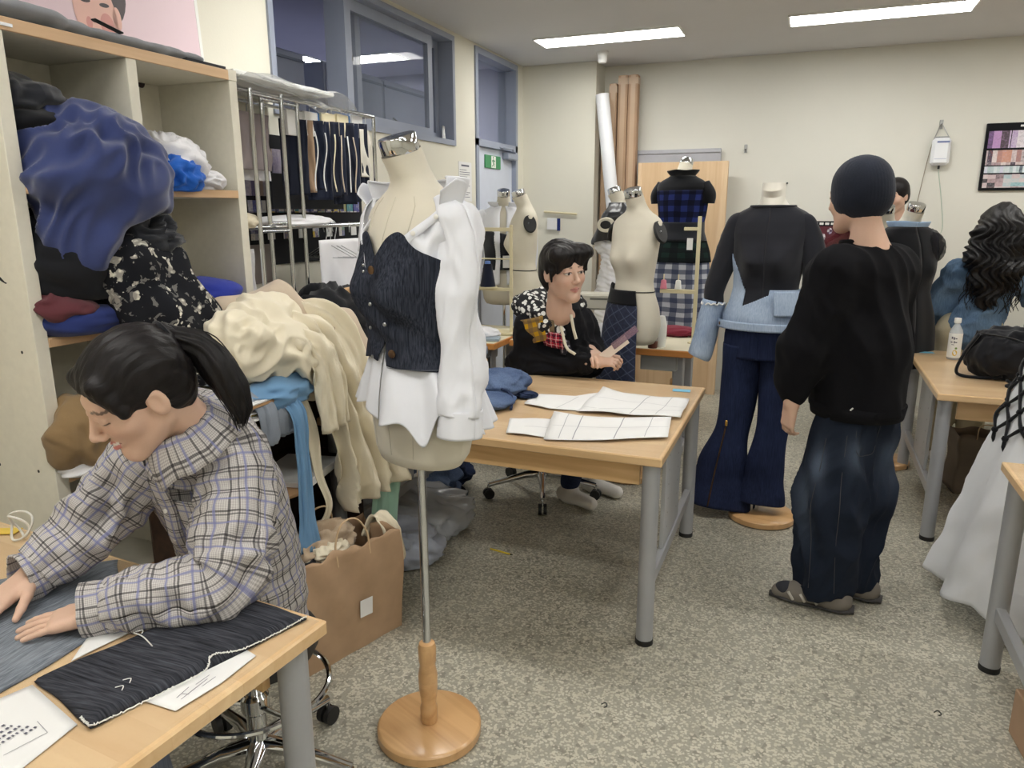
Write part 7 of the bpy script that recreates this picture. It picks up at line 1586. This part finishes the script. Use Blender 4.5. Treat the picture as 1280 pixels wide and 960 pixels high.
# drink bottle
bt = thing('drink_bottle', 'clear drink bottle with white cap and lemon label on the worktable', 'bottle', (.80, 4.66, .737))
g = Geo(); g.lathe([(0, 0), (.029, 0), (.033, .006), (.033, .15), (.030, .165), (.018, .188), (.0135, .196), (.0135, .206)], (0, 0, 0), 28); g.build('bottle', glass('clear_bottle', (226, 232, 236), .45, .08), bt)
g = Geo(); g.lathe([(.0335, .012), (.0338, .014), (.0338, .146), (.0335, .148)], (0, 0, 0), 28); lb = g.build('label', M_WHITE, bt)
g = Geo(); g.lathe([(0, .204), (.0165, .204), (.0175, .208), (.0175, .228), (.016, .231), (0, .231)], (0, 0, 0), 24); g.build('cap', M_WHITE, bt)
g = Geo(); a = np.linspace(0, 2 * PI, 16, endpoint=False); ang0 = math.radians(-105); 
def on_label(du, dz): return np.stack([.0345 * np.cos(ang0 + du / .034), .0345 * np.sin(ang0 + du / .034), dz], 1)
g.add(on_label(.008 + .012 * np.cos(a) , .040 + .017 * np.sin(a)), [tuple(range(16))]); g.build('lemon_print', plain('lemon_yellow', (220, 186, 64), .6), lb, False)
g = Geo(); g.add(on_label(.006 * np.cos(a) + .012, .066 + .006 * np.sin(a)), [tuple(range(16))]); g.build('leaf_print', plain('leaf_green', (120, 150, 80), .6), lb, False)
g = Geo()
for (u0, z0, w_, h_) in ((-.012, .118, .008, .012), (-.002, .114, .007, .014), (.008, .117, .009, .006), (-.014, .096, .010, .006), (.0, .094, .006, .012), (.009, .096, .009, .006), (-.006, .084, .014, .003)): g.add(on_label(np.array([u0 - w_ / 2, u0 + w_ / 2, u0 + w_ / 2, u0 - w_ / 2]), np.array([z0, z0, z0 + h_, z0 + h_])), [(0, 1, 2, 3)])
o = g.build('label_lettering', M_INK, lb, False); o['kind'] = 'stuff'
# things under and beside the right tables
kb = thing('paper_bag', 'grey brown paper bag standing under the table with the backpack', 'bag', (.98, 4.62, 0), .15)
g = Geo(); g.prism([(-.13, -.09), (.13, -.09), (.13, .09), (-.13, .09)], 0, .005); g.grid(lambda u, v: np.stack([np.where(u < .35, -.13 + .26 * u / .35, np.where(u < .5, .13, np.where(u < .85, .13 - .26 * (u - .5) / .35, -.13))) * (1 + .05 * np.sin(9 * v)), np.where(u < .35, -.09, np.where(u < .5, -.09 + .18 * (u - .35) / .15, np.where(u < .85, .09, .09 - .18 * (u - .85) / .15))), .34 * v + .008 * np.sin(u * 30) * v], 1), 61, 12); g.build('bag', plain('dull_brown_paper', (120, 108, 96), .8, var=.12), kb, None, solid=.002)
g = Geo(); g.tube([(-.05, -.092, .32), (-.04, -.1, .40), (.04, -.1, .40), (.05, -.092, .32)], .003, 6, spl=24); g.build('handle', M_CORD, kb)
heap('dark_bag', 'dark soft bag on the floor beside the grey brown paper bag', 'bag', (1.30, 4.70, .11), (.17, .15, .12), fabric('dark_grey_nylon', (64, 62, 62)), 521, .14, .9)
ws_ = thing('sneaker', 'white sneaker on the floor under the near beech table', 'shoe', (.90, 2.83, 0), math.radians(150))
sdf_obj('upper', cut(union([rc((-.06, 0, .05), (.10, 0, .04), .045, .038), rc((-.05, 0, .06), (-.05, 0, .09), .04, .036)], .03), el((0, 0, -.2), (.5, .5, .212)), .005), (-.14, -.08, -.01), (.18, .08, .15), .006, plain('white_sneaker', (226, 226, 224), .6), ws_, 2)
g = Geo(); g.tube([(-.11, 0, .012), (-.05, 0, .012), (.08, 0, .012), (.145, 0, .012)], [.012] * 4, 16, [.03, .046, .044, .015], spl=16); g.build('sole', plain('pale_grey_sole', (190, 190, 188), .7), ws_, True)
cb = thing('cardboard_box', 'low brown cardboard box on the floor under the near beech table', 'box', (.90, 2.25, 0), .1)
g = Geo(); g.box((0, 0, .075), (.40, .26, .15), 0, .003); g.build('carton', MATS['cardboard'], cb); g = Geo(); g.box((0, 0, .1505), (.40, .05, .001)); g.build('tape', MATS['packing_tape'], cb, False)
# far table and what lies on it
worktable('far beech worktable under the hands of the woman in denim', .52, 5.38, 1.8, .62)
for i, (x, y, m, lab) in enumerate(((.72, 5.72, M_WCLOTH, 'white folded cloth on the far worktable'), (.86, 5.80, M_PAPER, 'heap of white paper on the far worktable'), (.62, 5.62, fabric('pale_denim_scrap', (150, 164, 184)), 'pale denim scrap on the far worktable'))):
    heap('cloth_pile', lab, 'fabric', (x, y, .735 + .06), (.11, .10, .07), m, 530 + i, .18, .9)
# forms standing among the people at the far table
f8 = make_form('linen form with a dark cap hidden behind the man in the beanie', (.435, 5.28), math.radians(-10), -.07)
b8 = thing('black_bodice', 'black bodice with sheer black tulle sleeve on the form behind the man', 'bodice', (.435, 5.28, 0), math.radians(-10))
garment(b8, 'bodice', M_BLK, FR, FR + 2 * PI, lambda th: 1.49 + 0 * th, lambda th: 1.0 + 0 * th, lambda th, v, z: .014 + 0 * th, -.075, 60, 30, .003)
g = blob_geo((.11, .11, .12), 541, .12, 1.0); o = g.build('tulle_sleeve', glass('black_tulle', (34, 34, 40), .55, .8, .1), b8, True); o.location = (.22, -.02, 1.32)
f9 = make_form('linen form with a pale blue satin collar beside the tulle sleeve', (.535, 4.93), math.radians(30), -.06)
b9 = thing('satin_collar', 'pale blue satin draped round the neck of the form by the tulle', 'collar', (.535, 4.93, 0), math.radians(30))
collar(b9, FR, FR + 2 * PI, 1.512, .03, .014, fabric('pale_blue_satin', (160, 190, 226), rough=.45, sheen=.3), -.06)
d9 = thing('black_dress', 'black dress on the form beside the man in the beanie', 'dress', (.535, 4.93, 0), math.radians(30))
garment(d9, 'dress_body', M_BLK, FR, FR + 2 * PI, lambda th: 1.515 + 0 * th, lambda th: .70 + 0 * th, lambda th, v, z: .014 + .05 * v + .008 * v * np.sin(7 * th), -.06, 70, 40, .003)
g = blob_geo((.10, .10, .11), 543, .12, 1.0); o = g.build('tulle_sleeve', glass('black_tulle', (34, 34, 40), .55, .8, .1), d9, True); o.location = (.12, -.05, 1.33); o.scale = (.7, .7, .8)
f10 = make_form('bare linen form in front of the dark red poster', (.235, 4.70), math.radians(-25), -.12)
n10 = thing('net_top', 'dark red and black net draped on the bare form before the poster', 'top', (.235, 4.70, 0), math.radians(-25))
garment(n10, 'net', glass('dark_red_net', (88, 26, 34), .6, .8, .1), FR, FR + 2 * PI, lambda th: 1.60 + 0 * th, lambda th: 1.44 + 0 * th, lambda th, v, z: .03 + .02 * v, -.12, 40, 10, .002)

# ------------------------------------------------------------------ sewing tables, machines and thread stands at the back
M_CREAMT = plain('cream_formica', (226, 220, 196), .4, var=.03); M_ORNG = wood('orange_edge', (214, 150, 84), (196, 128, 64), 0, .4); M_MACH = plain('machine_beige', (206, 202, 188), .35, var=.03); M_STAND = plain('cream_paint', (216, 206, 170), .45, var=.03)
def sew_table(label, x0, x1, y0, y1):
    t_ = thing('sewing_table', label, 'table', ((x0 + x1) / 2, (y0 + y1) / 2, 0)); a, b = (x1 - x0) / 2, (y1 - y0) / 2
    g = Geo(); g.b2((-a, -b, .70), (a, b, .74), .004); tp_ = g.build('tabletop', M_ORNG, t_)
    g = Geo(); g.b2((-a + .006, -b + .006, .74), (a - .006, b - .006, .742)); g.build('top_laminate', M_CREAMT, tp_, False)
    for sx in (-a + .10, a - .10):
        g = Geo(); g.b2((sx - .03, -b + .12, .06), (sx + .03, -b + .20, .70), .004); g.build('leg', M_LEG, t_)
        g = Geo(); g.b2((sx - .03, b - .20, .06), (sx + .03, b - .12, .70), .004); g.build('leg', M_LEG, t_)
        g = Geo(); g.b2((sx - .025, -b + .05, .0), (sx + .025, b - .05, .06), .006); g.build('foot_beam', M_LEG, t_)
    g = Geo(); g.b2((-a + .1, .0, .30), (a - .1, .03, .36), .004); g.build('cross_bar', M_LEG, t_)
    g = Geo(); g.b2((a - .32, -b + .06, .60), (a - .10, -b + .30, .70), .004); g.build('drawer', plain('pale_grey_drawer', (168, 172, 172), .5), t_)
    return t_
sew_table('cream topped sewing table with orange edge behind the quilted skirt', -1.75, -.585, 4.33, 5.02)
sew_table('cream topped sewing table by the left wall behind the young man', -2.36, -1.78, 4.15, 4.86)
def overlock(label, x, y, rz):
    t_ = thing('sewing_machine', label, 'sewing machine', (x, y, .742), rz)
    g = Geo(); g.box((0, 0, .02), (.32, .22, .04), 0, .008); g.build('base_plate', M_MACH, t_)
    g = Geo(); g.box((.075, .02, .12), (.17, .19, .18), 0, .015); g.build('body', M_MACH, t_)
    g = Geo(); g.box((-.02, .03, .25), (.36, .15, .10), 0, .012); ar = g.build('arm', M_MACH, t_)
    g = Geo(); g.box((-.06, -.046, .27), (.12, .002, .012)); g.build('name_plate', plain('grey_letters', (120, 118, 108), .5), ar, False)
    g = Geo(); g.box((-.15, .03, .17), (.05, .06, .08), 0, .006); g.build('head', M_MACH, t_); g = Geo(); g.tube([(-.15, .0, .13), (-.15, .0, .05)], .003, 8); g.build('needle_bar', M_STEEL, t_)
    g = Geo(); g.box((.03, -.085, .17), (.016, .02, .13), 0, .006); g.build('lever', M_WHITE, t_)
    g = Geo(); g.tube([(.09, -.075, .085), (.09, -.095, .085)], .022, 20); g.build('dial', plain('pale_dial', (226, 224, 214), .4), t_)
    g = Geo(); g.tube([(.16, .02, .19), (.19, .02, .19)], .055, 28); g.build('hand_wheel', M_MACH, t_)
    return t_
overlock('beige sewing machine behind the hands of the young man', -1.14, 4.52, math.radians(8))
heap('grey_cloth', 'grey and blue cloth crumpled beside the sewing machine', 'fabric', (-1.40, 4.46, .80), (.14, .10, .10), fabric('grey_blue_cloth', (142, 150, 158)), 551, .25, 1.0)
heap('blue_cloth', 'dark blue scrap on the grey cloth by the sewing machine', 'fabric', (-1.42, 4.40, .90), (.08, .05, .045), M_MIDDEN, 553, .25, 1.0)
heap('white_cloth', 'white cloth in front of the sewing machine', 'fabric', (-1.15, 4.40, .785), (.14, .06, .08), M_WCLOTH, 555, .12, .8)
heap('maroon_cloth', 'maroon cloth lying at the back of the orange edged sewing table', 'fabric', (-.78, 4.88, .765), (.15, .09, .04), fabric('wine_cloth', (124, 44, 60)), 557, .12, .8)
def thread_stand(label, x, y, z, h, arms, rz=0.0):
    t_ = thing('thread_stand', label, 'thread stand', (x, y, z), rz)
    g = Geo(); g.lathe([(0, 0), (.035, 0), (.035, .006), (.012, .014), (0, .014)], (0, 0, 0), 18); g.build('foot', M_STAND, t_)
    g = Geo(); g.box((0, 0, h / 2), (.022, .022, h), 0, .003); g.build('post', M_STAND, t_)
    for (za, L, thick) in arms: g = Geo(); g.box((-L / 2, 0, za), (L, .024, thick), 0, .003); g.build('arm', M_STAND, t_)
    return t_
ts = thread_stand('cream wooden thread stand on the orange edged sewing table', -.625, 4.62, .742, .775, ((.70, .09, .02), (.32, .22, .025)))
g = Geo(); g.box((-.05, -.016, .61), (.035, .003, .07)); g.build('paper_tag', M_PAPER, ts, False)
for i, (dx, c, m) in enumerate(((-.20, 'pink', plain('pink_thread', (214, 130, 150), .8)), (-.11, 'white', M_WHITE))):
    sp_ = thing('thread_spool', c + ' thread spool standing on the arm of the cream thread stand', 'spool', (-.625 + dx, 4.62, .742 + .334)); g = Geo(); g.lathe([(0, 0), (.022, 0), (.020, .01), (.016, .05), (.012, .055), (0, .055)], (0, 0, 0), 16); g.build('thread', m, sp_); g = Geo(); g.tube([(0, 0, .05), (0, 0, .09)], .004, 8); g.build('pin', M_STAND, sp_)
for nm, lab, x, y, m, hh in (('white_spool', 'white handled tool standing by the bare linen form', -.79, 4.42, M_WHITE, .13), ('glass_jar', 'brown filled clear cup at the orange table edge', -.83, 4.37, plain('brown_liquid', (96, 52, 40), .4), .09)):
    t_ = thing(nm, lab, 'cup' if 'jar' in nm else 'tool', (x, y, .742)); g = Geo(); g.lathe([(0, 0), (.028, 0), (.031, hh * .5), (.030, hh)], (0, 0, 0), 20); g.build('body', m, t_)
    g = Geo(); g.lathe([(.032, hh * .5), (.033, hh), (.022, hh + .05), (.018, hh + .06), (0, hh + .06)], (0, 0, 0), 20); g.build('top', M_WHITE if 'white' in nm else glass('clear_cup', (226, 230, 232), .35, .1), t_)
rk2 = thing('thread_rack', 'cream wire thread rack with two shelves behind the young man', 'rack', (-2.03, 4.52, .742))
for x in (-.20, .22): g = Geo(); g.box((x, 0, .36), (.018, .018, .72), 0, .002); g.build('post', M_STAND, rk2)
for z, d_ in ((.69, .024), (.30, .02), (.50, .008)): g = Geo(); g.box((.01, 0, z), (.44, .02, d_), 0, .002); g.build('rail', M_STAND, rk2)
for x in (-.09, .06): g = Geo(); g.lathe([(0, .31), (.065, .31), (.065, .318), (0, .318)], (x, -.02, 0), 24); g.build('cone_plate', M_STAND, rk2)
g = Geo(); g.box((.0, 0, .01), (.5, .14, .02), 0, .004); g.build('base', M_STAND, rk2)
for x, lab in ((-2.12, 'navy thread cone with blue top on the rack nearer the white sleeve'), (-1.97, 'navy thread cone with blue top on the rack beside the young man')):
    cn = thing('thread_cone', lab, 'thread cone', (x, 4.50, .742 + .318)); g = Geo(); g.lathe([(0, 0), (.052, 0), (.050, .01), (.028, .145), (.024, .15), (0, .15)], (0, 0, 0), 28); g.build('thread', fabric('navy_thread', (30, 34, 48), weave=300), cn); g = Geo(); g.lathe([(0, .148), (.020, .148), (.018, .168), (0, .17)], (0, 0, 0), 20); g.build('cone_tip', plain('blue_plastic_tip', (96, 130, 196), .5), cn)
tgs = thing('wall_rail', 'thin cream rail with a small white and navy tag on the wall column', 'rail', (-2.04, YC - .02, 1.53)); g = Geo(); g.tube([(-.15, 0, .012), (.15, 0, -.008)], .009, 8); g.build('rail', M_STAND, tgs)
g = Geo(); g.b2((-.12, -.004, -.14), (-.03, .0, -.04)); g.build('white_tag', M_PAPER, tgs, False); g = Geo(); g.b2((-.028, -.006, -.15), (.0, .002, -.045)); g.build('navy_tag', M_DBLUE, tgs, False)
heap('white_cloth', 'white cloth folded on the wall side sewing table', 'fabric', (-1.95, 4.35, .77), (.12, .1, .04), M_WCLOTH, 561, .1, .8)
g = Geo(); g.box((-1.90, 4.25, .752), (.22, .12, .016), .3, .003); tag(g.build('steel_ruler_box', plain('blue_grey_case', (150, 164, 176), .5)), 'blue grey flat case on the wall side sewing table', 'case')
